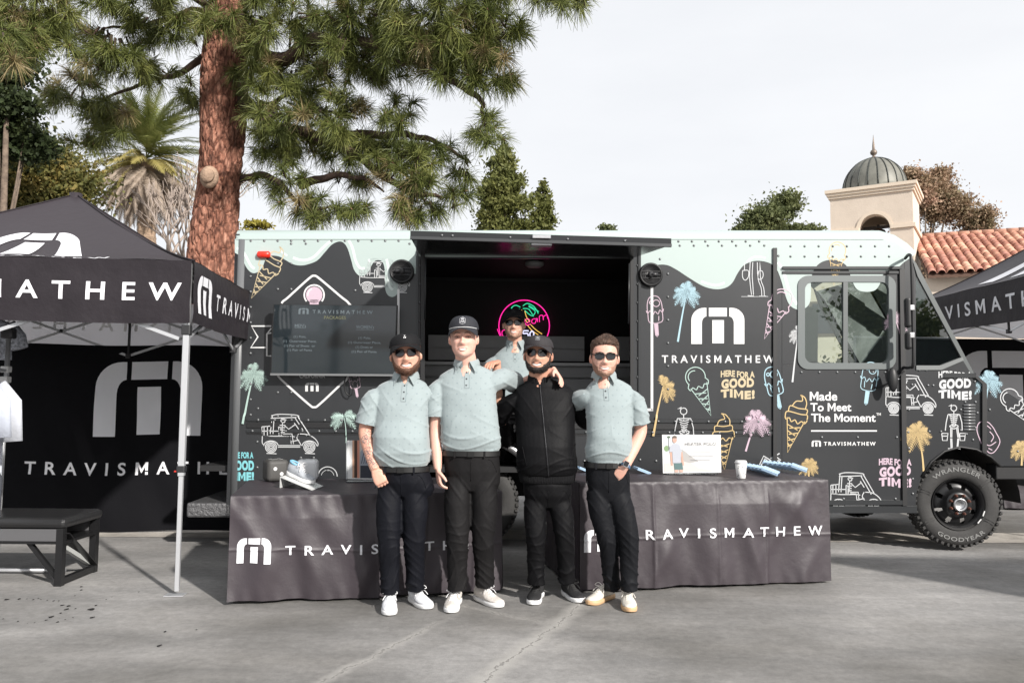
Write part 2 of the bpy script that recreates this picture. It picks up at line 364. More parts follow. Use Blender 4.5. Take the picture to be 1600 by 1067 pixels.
LM_oak = leaf_mat('autumn_green_leaves', (.05, .065, .02), (.12, .12, .035), (.30, .21, .06), .9)
LM_green = leaf_mat('mid_green_leaves', (.06, .08, .035), (.13, .15, .06), (.22, .23, .10), 1.2)
LM_dark = leaf_mat('cypress_leaves', (.06, .075, .02), (.13, .14, .04), (.23, .225, .075), 1.0)
LM_red = leaf_mat('reddish_leaves', (.15, .15, .07), (.33, .23, .15), (.48, .29, .21), .8)
LM_yel = leaf_mat('yellow_leaves', (.16, .14, .03), (.28, .24, .04), (.35, .30, .06), 2)
LM_shade = leaf_mat('shade_dark_leaves', (.02, .03, .012), (.035, .05, .018), (.06, .075, .025), 1.5)  # leaf greens darkened so the shade is part of the colour
broad_tree('broadleaf_tree', 'bushy green tree with yellowing leaves behind the left canopy tent', [(60, 290, 95, 90), (15, 340, 90, 80), (100, 360, 45, 45), (-60, 260, 100, 120), (20, 225, 70, 60)], 19, LM_oak, 95000, .07, 20, tr=.2, nc=26)
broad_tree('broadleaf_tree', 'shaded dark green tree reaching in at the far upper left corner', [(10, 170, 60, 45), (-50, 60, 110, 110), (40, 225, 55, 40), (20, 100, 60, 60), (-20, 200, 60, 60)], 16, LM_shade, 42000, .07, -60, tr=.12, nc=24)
broad_tree('leafy_tree', 'rounded green tree above the van roof left of the bell tower', [(1190, 350, 38, 38), (1225, 325, 36, 34), (1265, 360, 28, 14), (1160, 362, 22, 14), (1212, 362, 50, 16), (1212, 430, 75, 60)], 34, LM_green, 46000, .085, 1210, nc=30)
broad_tree('red_tinged_tree', 'tree with red and green foliage right of the bell tower', [(1440, 300, 45, 42), (1480, 320, 45, 42), (1470, 275, 25, 22), (1530, 345, 34, 26), (1420, 275, 20, 18), (1475, 410, 80, 60)], 42, LM_red, 76000, .095, 1470, nc=30)
broad_tree('small_treetop', 'small green treetop peeking over the roof right of the serving hatch', [(948, 360, 20, 9), (945, 385, 30, 20), (948, 430, 40, 45)], 34, LM_green, 14000, .09, 948, nc=8, tr=.1)
broad_tree('yellow_shrub', 'yellowish treetop showing above the rear end of the van roof', [(410, 351, 24, 9), (405, 372, 30, 18), (410, 430, 40, 50)], 20, LM_yel, 14000, .06, 408, nc=8, tr=.08)
broad_tree('green_shrub', 'leafy green bush seen through the cab door window', [(1352, 545, 40, 40), (1395, 560, 40, 45), (1310, 575, 25, 25), (1350, 600, 60, 50)], 14, LM_green, 9000, .07, 1355, cat='shrub', nc=10, tr=.05)
for i_, (tx_, ty_, th_, lb_) in enumerate(((-4.6, -15, 7.5, 'leafy tree behind the photographer, mirrored in the menu screen'), (-12.5, -17, 5, 'small leafy tree behind the photographer, far to the left'), (10.5, -17, 5.5, 'leafy tree behind the photographer, mirrored in the cab door window'), (16.5, -15, 6.5, 'tallest leafy tree behind the photographer to the right, mirrored in the quarter window'))):
    cs_, rs_ = clumps((tx_, ty_, th_ * .66), (th_ * .33, th_ * .3, th_ * .34), 22, .45, i_ + 40); t_ = thing('leafy_tree', lb_, 'tree', (tx_, ty_, 0), 0, 'trees behind the photographer'); fast('crown', *leaf_cloud(cs_, rs_, 9000, .15), LM_green, t_); m_ = MB(); m_.tube([(tx_, ty_, 0), (tx_ + .1, ty_, th_ * .35), (tx_, ty_, th_ * .75)], [.16, .12, .05], 8); obj('trunk', m_, M_bark, t_)
def cypress(label, top, base_px, wpx, Y, n, lean=0):
    s = Y / FPX; tp = at(*top, Y); b0 = at(base_px, 600, Y); t = thing('cypress_tree', label, 'tree', (b0.x, Y, 0), 0, 'dark conifers beyond the van roof'); cs, rs = [], []
    H = tp.z; rg = random.Random(top[0])
    for i in range(420):
        u = rg.random() ** .8; z = tp.z - u * H * .75; w = wpx * s * (min(1, (u * 4.2) ** .65)) * rg.uniform(.75, 1.1); a = rg.uniform(0, 2 * PI); q = rg.uniform(.35, 1)
        cs.append([tp.x + (b0.x - tp.x) * u + w * q * math.cos(a), Y + w * q * math.sin(a), z]); k = rg.uniform(.28, .5) * (w * .55 + .34); rs.append([k, k, k * .8])
    fast('crown', *leaf_cloud(cs, rs, n, .10, 2.0, -.6), LM_dark, t); mb = MB(); mb.tube([(b0.x, Y, 0), (b0.x, Y, tp.z * .5), tp], [.3, .2, .03], 8); obj('trunk', mb, M_bark, t)
cypress('tall dark conifer with a broad crown behind the van roof', (786, 226), 785, 47, 36, 80000)
cypress('slim dark conifer right of the taller one behind the van', (849, 283), 838, 19, 38, 26000)

# bare twiggy tree
def bare_tree(label, bx, Y, group, seed):
    rg = random.Random(seed); b0 = at(bx, 600, Y); t = thing('bare_tree', label, 'tree', (b0.x, Y, 0), 0, group); mb = MB()
    def grow(p, d, r, ln, dep):
        e = p + d * ln; mb.tube([p, (p + e) / 2 + Vector((rg.uniform(-.05, .05), 0, 0)), e], [r, r * .85, r * .65], 5)
        if dep:
            for _ in range(rg.choice((2, 3))):
                nd = (d + Vector((rg.uniform(-.55, .55), rg.uniform(-.5, .5), rg.uniform(-.1, .4)))).normalized(); grow(e, nd, r * .62, ln * rg.uniform(.65, .9), dep - 1)
    grow(Vector((b0.x, Y, 0)), Vector((0, 0, 1)), .11, 2.6, 0); grow(Vector((b0.x, Y, 2.55)), Vector((.1, 0, 1)).normalized(), .09, 1.1, 5); obj('branches', mb, mat('pale_twig', (.33, .27, .23), .8), t)
bare_tree('bare twiggy tree right of the palm trunk behind the tent', 262, 17, None, 3)
bare_tree('bare twiggy tree between palm trunk and pine trunk, nearer the pine', 298, 19, None, 8)

# ================================================================ palm
def palm():
    Y = 38.0; c = at(230, 222, Y); b0 = at(233, 600, Y); s = Y / FPX
    t = thing('palm_tree', 'date palm with green fronds above a skirt of dead fronds', 'tree', (b0.x, Y, 0))
    Mt = mat('palm_trunk_bark', (.27, .19, .13), .9, bump=1, bscale=6, var=.4, vscale=5, stretch=(1, 1, 3)); mb = MB()
    H = c.z - 1.0; rings = []; rg = random.Random(4)
    for i in range(90):
        z = H * i / 89; r = (.40 + .03 * (i % 2)) * (1 + .12 * max(0, z / H - .8) * 5)
        rings.append([Vector((b0.x + (c.x - b0.x) * i / 89, Y, z)) + Vector((math.cos(a), math.sin(a), 0)) * r * (1 + .05 * rg.uniform(-1, 1)) for a in [2 * PI * k / 22 for k in range(22)]])
    mb.loft(rings, smooth=False); obj('trunk', mb, Mt, t)
    Mg = leaf_mat('palm_green', (.08, .11, .03), (.17, .19, .055), (.33, .32, .11), 1.5, .45); Mo = leaf_mat('palm_yellow_frond', (.2, .17, .05), (.32, .27, .09), (.4, .33, .15), 2); Md = leaf_mat('palm_dead_frond', (.2, .15, .11), (.36, .29, .23), (.5, .42, .35), 1)
    def frond(L_, curve, wl, seed, dens=34, hang=.3):
        rg = np.random.default_rng(seed); V, F = [], []
        x = 0; z = 0; ang = 0; path = []
        for i in range(15):
            path.append((x, z)); ang = curve * (i / 14) ** 1.1; x += L_ / 14 * math.cos(ang); z += -L_ / 14 * math.sin(ang)
        def pt(u): i = min(int(u * 13.999), 13); f = u * 14 - i; return np.array([path[i][0] * (1 - f) + path[min(i + 1, 14)][0] * f, 0, path[i][1] * (1 - f) + path[min(i + 1, 14)][1] * f])
        for i in range(14):       # midrib
            a, b = pt(i / 14), pt(min(.999, (i + 1) / 14)); r = .035 * (1 - i / 16); n = len(V); V += [a + [0, r, 0], a - [0, r, 0], b - [0, r, 0], b + [0, r, 0]]; F.append([n, n + 1, n + 2, n + 3])
        for k in range(dens):
            u = .12 + .86 * k / dens; p = pt(min(u, .999)); tn = pt(min(u + .03, .9995)) - p; tn /= (np.linalg.norm(tn) + 1e-9); w = wl * math.sin(PI * min(1, .18 + u * .85)) ** .6
            for sd in (-1, 1):
                d = tn * .75 + np.array([0, sd * .9, 0]) + np.array([0, 0, -hang + rg.uniform(-.12, .2)]); d /= np.linalg.norm(d); e = p + d * w * rg.uniform(.85, 1.1); q = tn * .042
                n = len(V); V += [p - q, p + q, e + q * .2, e - q * .2]; F.append([n, n + 1, n + 2, n + 3])
        me = bpy.data.meshes.new('frond'); me.from_pydata([tuple(v) for v in V], [], F); return me
    G = [frond(3.3, .55 + .2 * i, .55, i, 34, .15) for i in range(4)]; D = [frond(3.2, .8 + .2 * i, .36, 20 + i, 34, .6) for i in range(3)]
    for me in G: me.materials.append(Mg)
    for me in D: me.materials.append(Md)
    rg = random.Random(9)
    def place(me, az, el, dz, roll, m=None):
        o = bpy.data.objects.new('frond', me); COL.objects.link(o); o.parent = t
        o.matrix_local = Matrix.Translation(Vector((c.x - b0.x, 0, c.z - .9 + dz))) @ Matrix.Rotation(az, 4, 'Z') @ Matrix.Rotation(-el, 4, 'Y') @ Matrix.Rotation(roll, 4, 'X')
    for i in range(64):
        el = math.radians(rg.choice([rg.uniform(55, 85), rg.uniform(30, 65), rg.uniform(12, 40)])); place(G[i % 4] if el > .35 else rg.choice(G), i * 2.399, el, .1 + .5 * (el > .6), rg.uniform(-.4, .4))
    Y5 = frond(3.0, 1.1, .45, 77, 34, .4); Y5.materials.append(Mo)
    for i in range(36): place(Y5, i * 2.399, math.radians(rg.uniform(-20, 18)), -.1, rg.uniform(-.5, .5))
    for i in range(120): place(D[i % 3], i * 2.399 + .3, math.radians(rg.uniform(-58, -8)), -.2 - .5 * rg.random(), rg.uniform(-.8, .8))
palm()

# ================================================================ pine
def pine():
    Y = 12.0; t = thing('pine_tree', 'tall red barked pine with long hanging needle tufts behind the van', 'tree', (at(325, 600, Y).x, Y, 0))
    # trunk with plated bark
    key = [(326, 640, 37), (328, 520, 37), (331, 440, 35), (333, 360, 33), (340, 290, 32), (347, 210, 33), (352, 130, 33), (356, 60, 31), (360, -20, 29), (366, -140, 26), (372, -300, 22)]
    pts = [at(x, y, Y) for x, y, r in key]; pts[0].z = 0; rad = [r * Y / FPX for _, _, r in key]
    P = spline(pts, 34); R = np.interp(np.arange(len(P)) / 34, range(len(rad)), rad); n = 110
    A = np.arange(n) * 2 * PI / n; Pz = np.array([p.z for p in P]); PX = np.array([p.x for p in P]); PY = np.array([p.y for p in P])
    rg = np.random.default_rng(3); ns = 1500; sz = rg.uniform(0, Pz.max(), ns); sa = rg.uniform(0, 2 * PI, ns)
    disp = np.zeros((len(P), n)); hue = disp
    for i, z in enumerate(Pz):
        zz = z + .05 * np.sin(3 * A + z * 2); da = np.abs((A[:, None] - sa[None] + PI) % (2 * PI) - PI) * .45; dz = (zz[:, None] - sz[None]) * .42
        m = np.abs(dz[0]) < .35; d = np.sqrt(da[:, m] ** 2 + dz[:, m] ** 2); d.sort(axis=1); e = d[:, 1] - d[:, 0]
        disp[i] = np.clip(e / .035, 0, 1) ** .6 * .045
    wob = .018 * np.sin(2 * A[None] + Pz[:, None] * 2.1) + .02 * np.sin(3 * A[None] - Pz[:, None] * 1.3)
    RR = R[:, None] + disp + wob - .02
    V = np.stack([PX[:, None] + RR * np.cos(A), PY[:, None] + RR * np.sin(A), np.repeat(Pz[:, None], n, 1)], -1).reshape(-1, 3)
    F = [[i * n + j, i * n + (j + 1) % n, (i + 1) * n + (j + 1) % n, (i + 1) * n + j] for i in range(len(P) - 1) for j in range(n)]
    m = bpy.data.materials.new('pine_bark'); m.use_nodes = True; nt = m.node_tree; L = nt.links.new; b = nt.nodes['Principled BSDF']
    tc = N(nt, 'ShaderNodeTexCoord'); mp = N(nt, 'ShaderNodeMapping'); mp.inputs['Scale'].default_value = (1, 1, .4); L(tc.outputs['Object'], mp.inputs[0])
    wn = N(nt, 'ShaderNodeTexNoise', Scale=5.0, Detail=3.0); L(mp.outputs[0], wn.inputs['Vector']); wm = N(nt, 'ShaderNodeMixRGB'); wm.inputs[0].default_value = .12; L(mp.outputs[0], wm.inputs[1]); L(wn.outputs['Color'], wm.inputs[2]); vo = N(nt, 'ShaderNodeTexVoronoi', Scale=11.0); vo.feature = 'DISTANCE_TO_EDGE'; L(wm.outputs[0], vo.inputs['Vector']); vr = N(nt, 'ShaderNodeValToRGB'); vr.color_ramp.elements[0].color = (.28, .22, .2, 1); vr.color_ramp.elements[1].position = .16; L(vo.outputs['Distance'], vr.inputs[0])
    nz = N(nt, 'ShaderNodeTexNoise', Scale=11.0, Detail=9.0, Roughness=.75); L(mp.outputs[0], nz.inputs['Vector'])
    r = N(nt, 'ShaderNodeValToRGB'); e = r.color_ramp.elements; e[0].position = .3; e[1].position = .72; e[0].color = (.075, .034, .022, 1); e[1].color = (.50, .27, .185, 1); q = e.new(.5); q.color = (.25, .10, .06, 1); L(nz.outputs[0], r.inputs[0])
    mx = N(nt, 'ShaderNodeMixRGB'); mx.blend_type = 'MULTIPLY'; mx.inputs[0].default_value = .95; L(r.outputs[0], mx.inputs[1]); L(vr.outputs[0], mx.inputs[2])
    hs = N(nt, 'ShaderNodeHueSaturation', Saturation=.95, Value=1.25); L(mx.outputs[0], hs.inputs['Color'])
    mm = N(nt, 'ShaderNodeMixRGB'); mm.inputs[0].default_value = .9; L(r.outputs[0], mm.inputs[1]); L(hs.outputs[0], mm.inputs[2]); L(mm.outputs[0], b.inputs['Base Color']); b.inputs['Roughness'].default_value = .9
    bp = N(nt, 'ShaderNodeBump'); bp.inputs['Strength'].default_value = .9; bp.inputs['Distance'].default_value = .03; L(nz.outputs[0], bp.inputs['Height']); L(bp.outputs[0], b.inputs['Normal'])
    trunk = fast('trunk', V, F, m, t, smooth=False)
    kn = at(327, 277, Y - .42); mb = MB(); mb.sphere(kn, (.14, .1, .17), 14); mb.lathe([(.11, 0), (.1, .03), (.03, .05), (0.001, .05)], 14, kn + Vector((0, -.08, 0)), (0, -1, 0)); obj('trunk_knot', mb, mat('knot_wood', (.35, .24, .17), .9, bump=1, bscale=30, var=.3), trunk)
    # limbs and tufts: traced masses at their own distances (px, py, rx, ry, distance, tufts)
    M_limb = mat('pine_limb', (.075, .045, .035), .9, bump=.7, bscale=20)
    limbs = [[(370, 40, 12), (430, 95, 11.6), (500, 60, 11.2), (600, 70, 10.8), (700, 60, 10.6), (790, 60, 10.5)], [(372, 10, 12), (480, -40, 11), (620, -60, 10.5), (760, -40, 10), (900, -20, 9.8)],
             [(365, 130, 12), (410, 190, 11.8), (500, 215, 11.4), (560, 245, 11.1), (620, 290, 10.9), (690, 310, 10.8)], [(505, 215, 11.4), (600, 210, 11.2), (660, 215, 11), (705, 235, 10.9), (735, 255, 10.8)],
             [(690, 70, 10.6), (700, 120, 10.6), (745, 150, 10.5), (755, 175, 10.5), (750, 210, 10.5)], [(362, 180, 12), (405, 170, 12.3), (450, 150, 12.3), (520, 130, 12.2)],
             [(350, 20, 12), (300, 18, 11.7), (230, 40, 11.3), (160, 45, 11)], [(350, 60, 12), (290, 110, 12.2), (220, 130, 12.3), (140, 170, 12.2)], [(385, 95, 12.1), (440, 130, 12.4), (500, 170, 12.5), (560, 185, 12.5)],
             [(352, 292, 12.15), (390, 276, 12.0), (430, 280, 11.5), (470, 320, 11.4), (520, 325, 11.3)], [(350, 20, 12), (180, -60, 11), (40, -40, 10), (-60, 0, 9.6)], [(470, 290, 11.4), (520, 275, 11.2), (570, 280, 11.1), (600, 300, 11)]]
    mb = MB()
    for k, l in enumerate(limbs):
        p = spline([at(*q) for q in l], 6); r0 = .13 if k < 3 else .07
        p = [q + Vector((.02 * math.sin(i * 1.1 + k), 0, .02 * math.sin(i * 1.3 + k))) if 0 < i < len(p) - 1 else q for i, q in enumerate(p)]
        mb.tube(p, [r0 * (1 - .82 * i / (len(p) - 1)) for i in range(len(p))], 7)
    masses = [(450, 45, 75, 40, 11.4, 44), (560, 40, 80, 45, 11, 50), (690, 40, 85, 42, 10.5, 62), (775, 55, 48, 50, 10.4, 38), (720, 95, 65, 35, 10.6, 36), (760, 120, 40, 25, 10.6, 14), (600, 95, 55, 35, 11, 24), (540, 100, 70, 40, 11.6, 34), (470, 110, 60, 40, 11.8, 30),
              (430, 165, 55, 40, 11.3, 26), (520, 175, 50, 40, 11.3, 26), (545, 200, 30, 25, 11, 12), (440, 190, 40, 22, 11, 12), (480, 230, 60, 22, 11.9, 18), (550, 235, 50, 22, 11.5, 18), (610, 240, 40, 28, 11.2, 18), (640, 265, 50, 38, 10.9, 30), (660, 310, 45, 35, 10.8, 22), (690, 232, 18, 22, 10.9, 6), (728, 260, 20, 20, 10.8, 6), (712, 310, 22, 22, 10.8, 7), (645, 345, 25, 16, 10.8, 6),
              (435, 240, 35, 20, 11.9, 10), (410, 215, 25, 20, 11.9, 7), (450, 285, 30, 20, 11.5, 8), (470, 320, 40, 18, 11.4, 10), (520, 330, 45, 14, 11.3, 10), (500, 340, 40, 10, 11.3, 5), (560, 325, 25, 10, 11.2, 5), (540, 280, 35, 14, 11.5, 8), (390, 280, 12, 10, 11.6, 2), (375, 285, 10, 10, 11.7, 2), (425, 290, 10, 10, 11.6, 2),
              (755, 205, 20, 26, 10.5, 8), (770, 210, 20, 12, 10.5, 4), (690, 115, 20, 14, 10.7, 5), (650, 70, 60, 30, 10.8, 20), (640, 170, 16, 12, 11.3, 3), (620, 155, 12, 12, 11.3, 3), (610, 180, 18, 20, 11.2, 6), (630, 190, 16, 12, 11.2, 3),
              (395, 35, 45, 40, 11.2, 18), (400, 110, 30, 30, 11.6, 9), (395, 85, 26, 26, 12.6, 6), (250, 35, 70, 38, 11.2, 34), (180, 50, 50, 42, 11, 26), (150, 85, 40, 20, 11.1, 10), (195, 95, 40, 26, 11, 12), (235, 115, 40, 16, 11.9, 10), (310, 75, 12, 30, 12.5, 5), (300, 140, 22, 20, 12.2, 6), (305, 165, 18, 14, 12, 4),
              (130, 135, 35, 25, 12.2, 12), (150, 190, 38, 34, 12.2, 18), (175, 170, 25, 20, 12, 7), (105, 155, 28, 18, 12.3, 7), (125, 225, 28, 14, 12.2, 7), (90, 140, 25, 12, 12.3, 5), (180, 205, 18, 14, 12, 5), (150, 165, 16, 20, 11.6, 4),
              (60, 20, 70, 40, 10.6, 40), (20, 60, 50, 40, 10.3, 24), (8, 90, 16, 22, 9.2, 6), (5, 50, 16, 22, 9.2, 5), (75, 60, 40, 20, 10.5, 12), (870, 2, 20, 18, 9.8, 5), (900, 0, 18, 12, 9.8, 4), (850, -10, 40, 15, 9.8, 8), (700, -30, 160, 40, 10.3, 60), (400, -30, 160, 30, 11.2, 40), (180, -20, 120, 30, 10.8, 30), (330, 30, 30, 14, 11.1, 6)]
    rg = np.random.default_rng(11); LV = {0: [], 1: []}; buds = MB()
    for (x, y, rx, ry, Yd, cnt) in masses:
        for k in range(int(cnt * .9)):
            a = rg.uniform(0, 2 * PI); q = rg.random() ** .5; depth = Yd + rg.uniform(-.6, .6)
            p = at(x + rx * q * math.cos(a), y + ry * q * math.sin(a), depth)
            ctr = at(x, y - ry * .3, Yd + .2); d = (p - ctr).normalized() + Vector((rg.uniform(-.4, .4), rg.uniform(-.6, .3), rg.uniform(.0, .7))); d.normalize()
            if rg.random() < .8: mb.tube([p, p - d * .12 + Vector((0, 0, -.03)), p + (ctr - p) * .5], [.012, .013, .018], 5)
            nn = 105; th = rg.normal(0, 1, (nn, 3)); th = th - np.outer(th @ np.array(d), np.array(d)) * .2; th /= np.linalg.norm(th, axis=1)[:, None]
            dr = th + np.array(d) * rg.uniform(.05, 1.3, nn)[:, None]; dr /= np.linalg.norm(dr, axis=1)[:, None]
            ln = rg.uniform(.17, .28, nn)[:, None]; base = np.array(p) + np.array(d) * rg.uniform(-.11, .06, nn)[:, None]
            mid = base + dr * ln * .55; tip = base + dr * ln; tip[:, 2] -= rg.uniform(.02, .10, nn); mid[:, 2] -= .006
            sd = np.cross(dr, rg.normal(size=(nn, 3))); sd /= np.linalg.norm(sd, axis=1)[:, None]; sd *= .0038
            V = np.stack([base - sd, base + sd, mid + sd, mid - sd, tip + sd * .4, tip - sd * .4], 1); LV[0 if rg.random() < .92 else 1].append(V.reshape(-1, 3))
            if rg.random() < .35: buds.tube([p + d * .04, p + d * .10], [.011, .004], 5)
    M1 = leaf_mat('pine_needles', (.05, .07, .02), (.125, .145, .04), (.27, .27, .085), 2.2, .45, .15); M2 = leaf_mat('dry_pine_needles', (.13, .12, .05), (.24, .19, .09), (.33, .25, .14), 2.2, .5, .15)
    for q, M_, nm in ((0, M1, 'needles'), (1, M2, 'dry_needles')):
        V = np.concatenate(LV[q]); k = len(V) // 6; i = np.arange(k)[:, None] * 6; F = np.concatenate([i + np.array([[0, 1, 2, 3]]), i + np.array([[3, 2, 4, 5]])]); o = fast(nm, V, F, M_, t); o['kind'] = 'stuff'
    obj('limbs', mb, M_limb, t); o = obj('buds', buds, mat('pine_bud', (.3, .17, .11), .8), t); o['kind'] = 'stuff'
pine()

# ================================================================ bell tower and tiled wing
M_stucco = mat('cream_stucco', (.62, .53, .44), .9, bump=.35, bscale=25, var=.06, vscale=2)
M_stucco_trim = mat('cream_stone_trim', (.66, .56, .45), .85, bump=.15, bscale=30)
def church():
    Y0 = 28.0; A = at(1428, 380, Y0); A.z = 0; e = Vector((-.848, .53, 0)); n_ = Vector((.53, .848, 0)); W = 2.78; D = 2.4
    top = at(1432, 297, Y0).z; t = thing('bell_tower', 'cream stucco bell tower with an arched opening and dome', 'tower', A)
    def P(s, d, z): return A + e * s + n_ * d + Vector((0, 0, z))
    zb = at(1380, 372, Y0 + .6).z - .15; zsp = at(1390, 352, Y0 + .6).z - .08; mb = MB()
    c = W * .46; r = .52; zt0 = zsp - .05
    poly = [(0, 0), (c - r, 0), (c - r, zt0)] + [(c - r * math.cos(PI * i / 14), zt0 + r * 1.05 * math.sin(PI * i / 14)) for i in range(1, 14)] + [(c + r, zt0), (c + r, 0), (W, 0), (W, top), (0, top)]
    for d0, d1 in ((0, .42), (D - .42, D)): mb.prism(poly, d1 - d0, lambda u, v, w_, d0=d0: P(u, d0 + w_, v))
    for s0 in (0, W - .42): mb.prism([(.42, 0), (D - .42, 0), (D - .42, top), (.42, top)], .42, lambda u, v, w_, s0=s0: P(s0 + w_, u, v))
    mb.prism([(c - r, 0), (c + r, 0), (c + r, zb - .35), (c - r, zb - .35)], D - .9, lambda u, v, w_: P(u, .45 + w_, v))
    obj('wall', mb, M_stucco, t)
    mb = MB()
    for dz, o, h in ((0, .06, .1), (.1, .11, .1), (.2, .16, .12)): mb.prism([(-o, -o), (W + o, -o), (W + o, D + o), (-o, D + o)], h, lambda u, v, w_, dz=dz: P(u, v, top + dz + w_ + .002))
    obj('cornice', mb, M_stucco_trim, t); mb = MB(); zl = at(1432, 351, Y0).z
    for s0, s1 in ((-.07, c - r - .02), (c + r + .02, W + .07)):
        mb = MB(); mb.prism([(s0, -.07), (s1, -.07), (s1, .02), (s0, .02)], .14, lambda u, v, w_: P(u, v, zl - .07 + w_)); obj('ledge', mb, M_stucco_trim, t)
    mb = MB(); mb.prism([(-.07, .03), (-.003, .03), (-.003, D), (-.07, D)], .14, lambda u, v, w_: P(u, v, zl - .07 + w_)); obj('ledge', mb, M_stucco_trim, t)
    mb = MB()
    for i in range(14):
        a0, a1 = PI * i / 14, PI * (i + 1) / 14; q = [(c - r2 * math.cos(a), zt0 + r2 * 1.05 * math.sin(a)) for r2, a in ((r, a0), (r + .1, a0), (r + .1, a1), (r, a1))]
        mb.prism(q, .05, lambda u, v, w_: P(u, -.03 + w_, v))
    obj('arch_trim', mb, M_stucco_trim, t)
    cc = P(W * .5, D * .5, top + .3); R = 1.12; M_cop = mat('weathered_copper', (.16, .158, .135), .55, .1, bump=.15, bscale=8, var=.22, vscale=3); mb = MB()
    prof = [(R + .03, 0), (R + .03, .1), (R, .12)] + [(R * math.cos(PI / 2 * i / 14), .12 + R * 1.12 * math.sin(PI / 2 * i / 14)) for i in range(1, 14)] + [(.04, .12 + R * 1.12)]
    mb.lathe(prof, 48, cc); dome = obj('dome', mb, M_cop, t); M_seam = mat('dark_copper_seam', (.05, .055, .05), .5, .4)
    for k in range(20):
        a = 2 * PI * k / 20; mb = MB(); mb.tube([cc + Vector((math.cos(a) * (R + .01) * math.cos(q), math.sin(a) * (R + .01) * math.cos(q), .12 + (R + .005) * 1.12 * math.sin(q))) for q in [PI / 2 * i / 12 for i in range(12)]], .022, 5); obj('seam', mb, M_seam, dome)
    f = cc + Vector((0, 0, .12 + R * 1.12)); mb = MB(); mb.lathe([(.14, -.03), (.12, .04), (.05, .08), (.05, .12), (.11, .17), (.13, .24), (.1, .31), (.05, .35), (.045, .5), (.018, .75), (.004, .92)], 14, f); obj('finial', mb, mat('finial_metal', (.2, .16, .13), .5, .5), t)
    bc = P(c, D * .45, zb - .1); mb = MB(); mb.lathe([(.5, -.05), (.47, .02), (.38, .18), (.3, .42), (.27, .62), (.22, .74), (.1, .8), (.02, .82)], 24, bc); b_ = obj('bell', mb, mat('bell_bronze', (.12, .075, .05), .5, .6, var=.3), t)
    mb = MB(); mb.bar(P(c - r, D * .45, zb + .75), P(c + r, D * .45, zb + .75), .1, .1); mb.tube([bc + Vector((0, 0, .8)), bc + Vector((0, 0, .95))], .05, 8); obj('yoke', mb, mat('bell_yoke', (.06, .05, .045), .6), t)
    # wing behind the van: wall with roof
    dr = Vector((-.93, .367, 0)); dn = Vector((-.367, -.93, 0))
    R0 = at(1433, 373, Y0 + 2.6); R1 = R0 - dr * 17 ; R0 = R0 + dr * 0.2
    slope = math.radians(23); down = (dn * math.cos(slope) + Vector((0, 0, -math.sin(slope)))); run = 5.4
    t2 = thing('church_wing', 'cream stucco building wing under a red clay tile roof', 'building', (R1.x, R1.y, 0), 0)
    ez = R0.z - run * math.sin(slope); eave0 = R0 + dn * (run * math.cos(slope)); eave1 = R1 + dn * (run * math.cos(slope)); mb = MB()
    w0 = R0 + dr * 5.5 + dn * (run * math.cos(slope) - .4); w1 = eave1 - dn * .4; th = dn * -4.6
    mb.add([(w0.x, w0.y, 0), (w1.x, w1.y, 0), (w1.x, w1.y, ez - .1), (w0.x, w0.y, ez - .1), tuple(Vector((w0.x, w0.y, 0)) + th), tuple(Vector((w1.x, w1.y, 0)) + th), tuple(Vector((w1.x, w1.y, ez - .1)) + th), tuple(Vector((w0.x, w0.y, ez - .1)) + th)], [[0, 1, 2, 3], [5, 4, 7, 6], [4, 0, 3, 7], [1, 5, 6, 2], [3, 2, 6, 7]])
    obj('wall', mb, M_stucco, t2)
    mb = MB(); u_ = Vector((0, 0, .05)); mb.add([R0 - u_, R1 - u_, R1 + down * run - u_, R0 + down * run - u_, R0 - u_ * 3, R1 - u_ * 3, R1 + down * run - u_ * 3, R0 + down * run - u_ * 3], [[0, 1, 2, 3], [4, 5, 6, 7], [0, 1, 5, 4], [1, 2, 6, 5], [2, 3, 7, 6], [3, 0, 4, 7]]); roof = obj('roof', mb, mat('roof_underlay', (.12, .07, .05), .9), t2)
    # a window in the wall, seen through the cab
    wd = (w1 - w0).normalized(); mw = mat('dark_pane', (.06, .06, .07), .15)
    for px in (1290, ):
        wp = at(px, 497, w0.y - 1.0); k = (wp - w0).dot(wd); q = Vector((w0.x, w0.y, 0)) + wd * k; z = wp.z; mb = MB()
        mb.prism([(-.5, -.6), (.5, -.6), (.5, .6), (-.5, .6)], .06, lambda u, v, w_: q + wd * u + dn * (w_ - .01) + Vector((0, 0, z + v))); fr = obj('window', mb, mat('window_frame_brown', (.15, .12, .1), .6), t2)
        mb = MB(); mb.prism([(-.42, -.52), (.42, -.52), (.42, .52), (-.42, .52)], .01, lambda u, v, w_: q + wd * u + dn * (w_ + .055) + Vector((0, 0, z + v))); obj('pane', mb, mw, fr)
    # clay tiles: rows of overlapping barrels
    Mts = [mat('clay_tile_' + n2, c2, .8, bump=.3, bscale=20, var=.25, vscale=3) for n2, c2 in (('red', (.34, .15, .105)), ('orange', (.43, .22, .15)), ('pale', (.58, .33, .23)), ('rose', (.42, .20, .15)))]
    TW = .27; TL = .36; up = dr.cross(down); up = up if up.z > 0 else -up
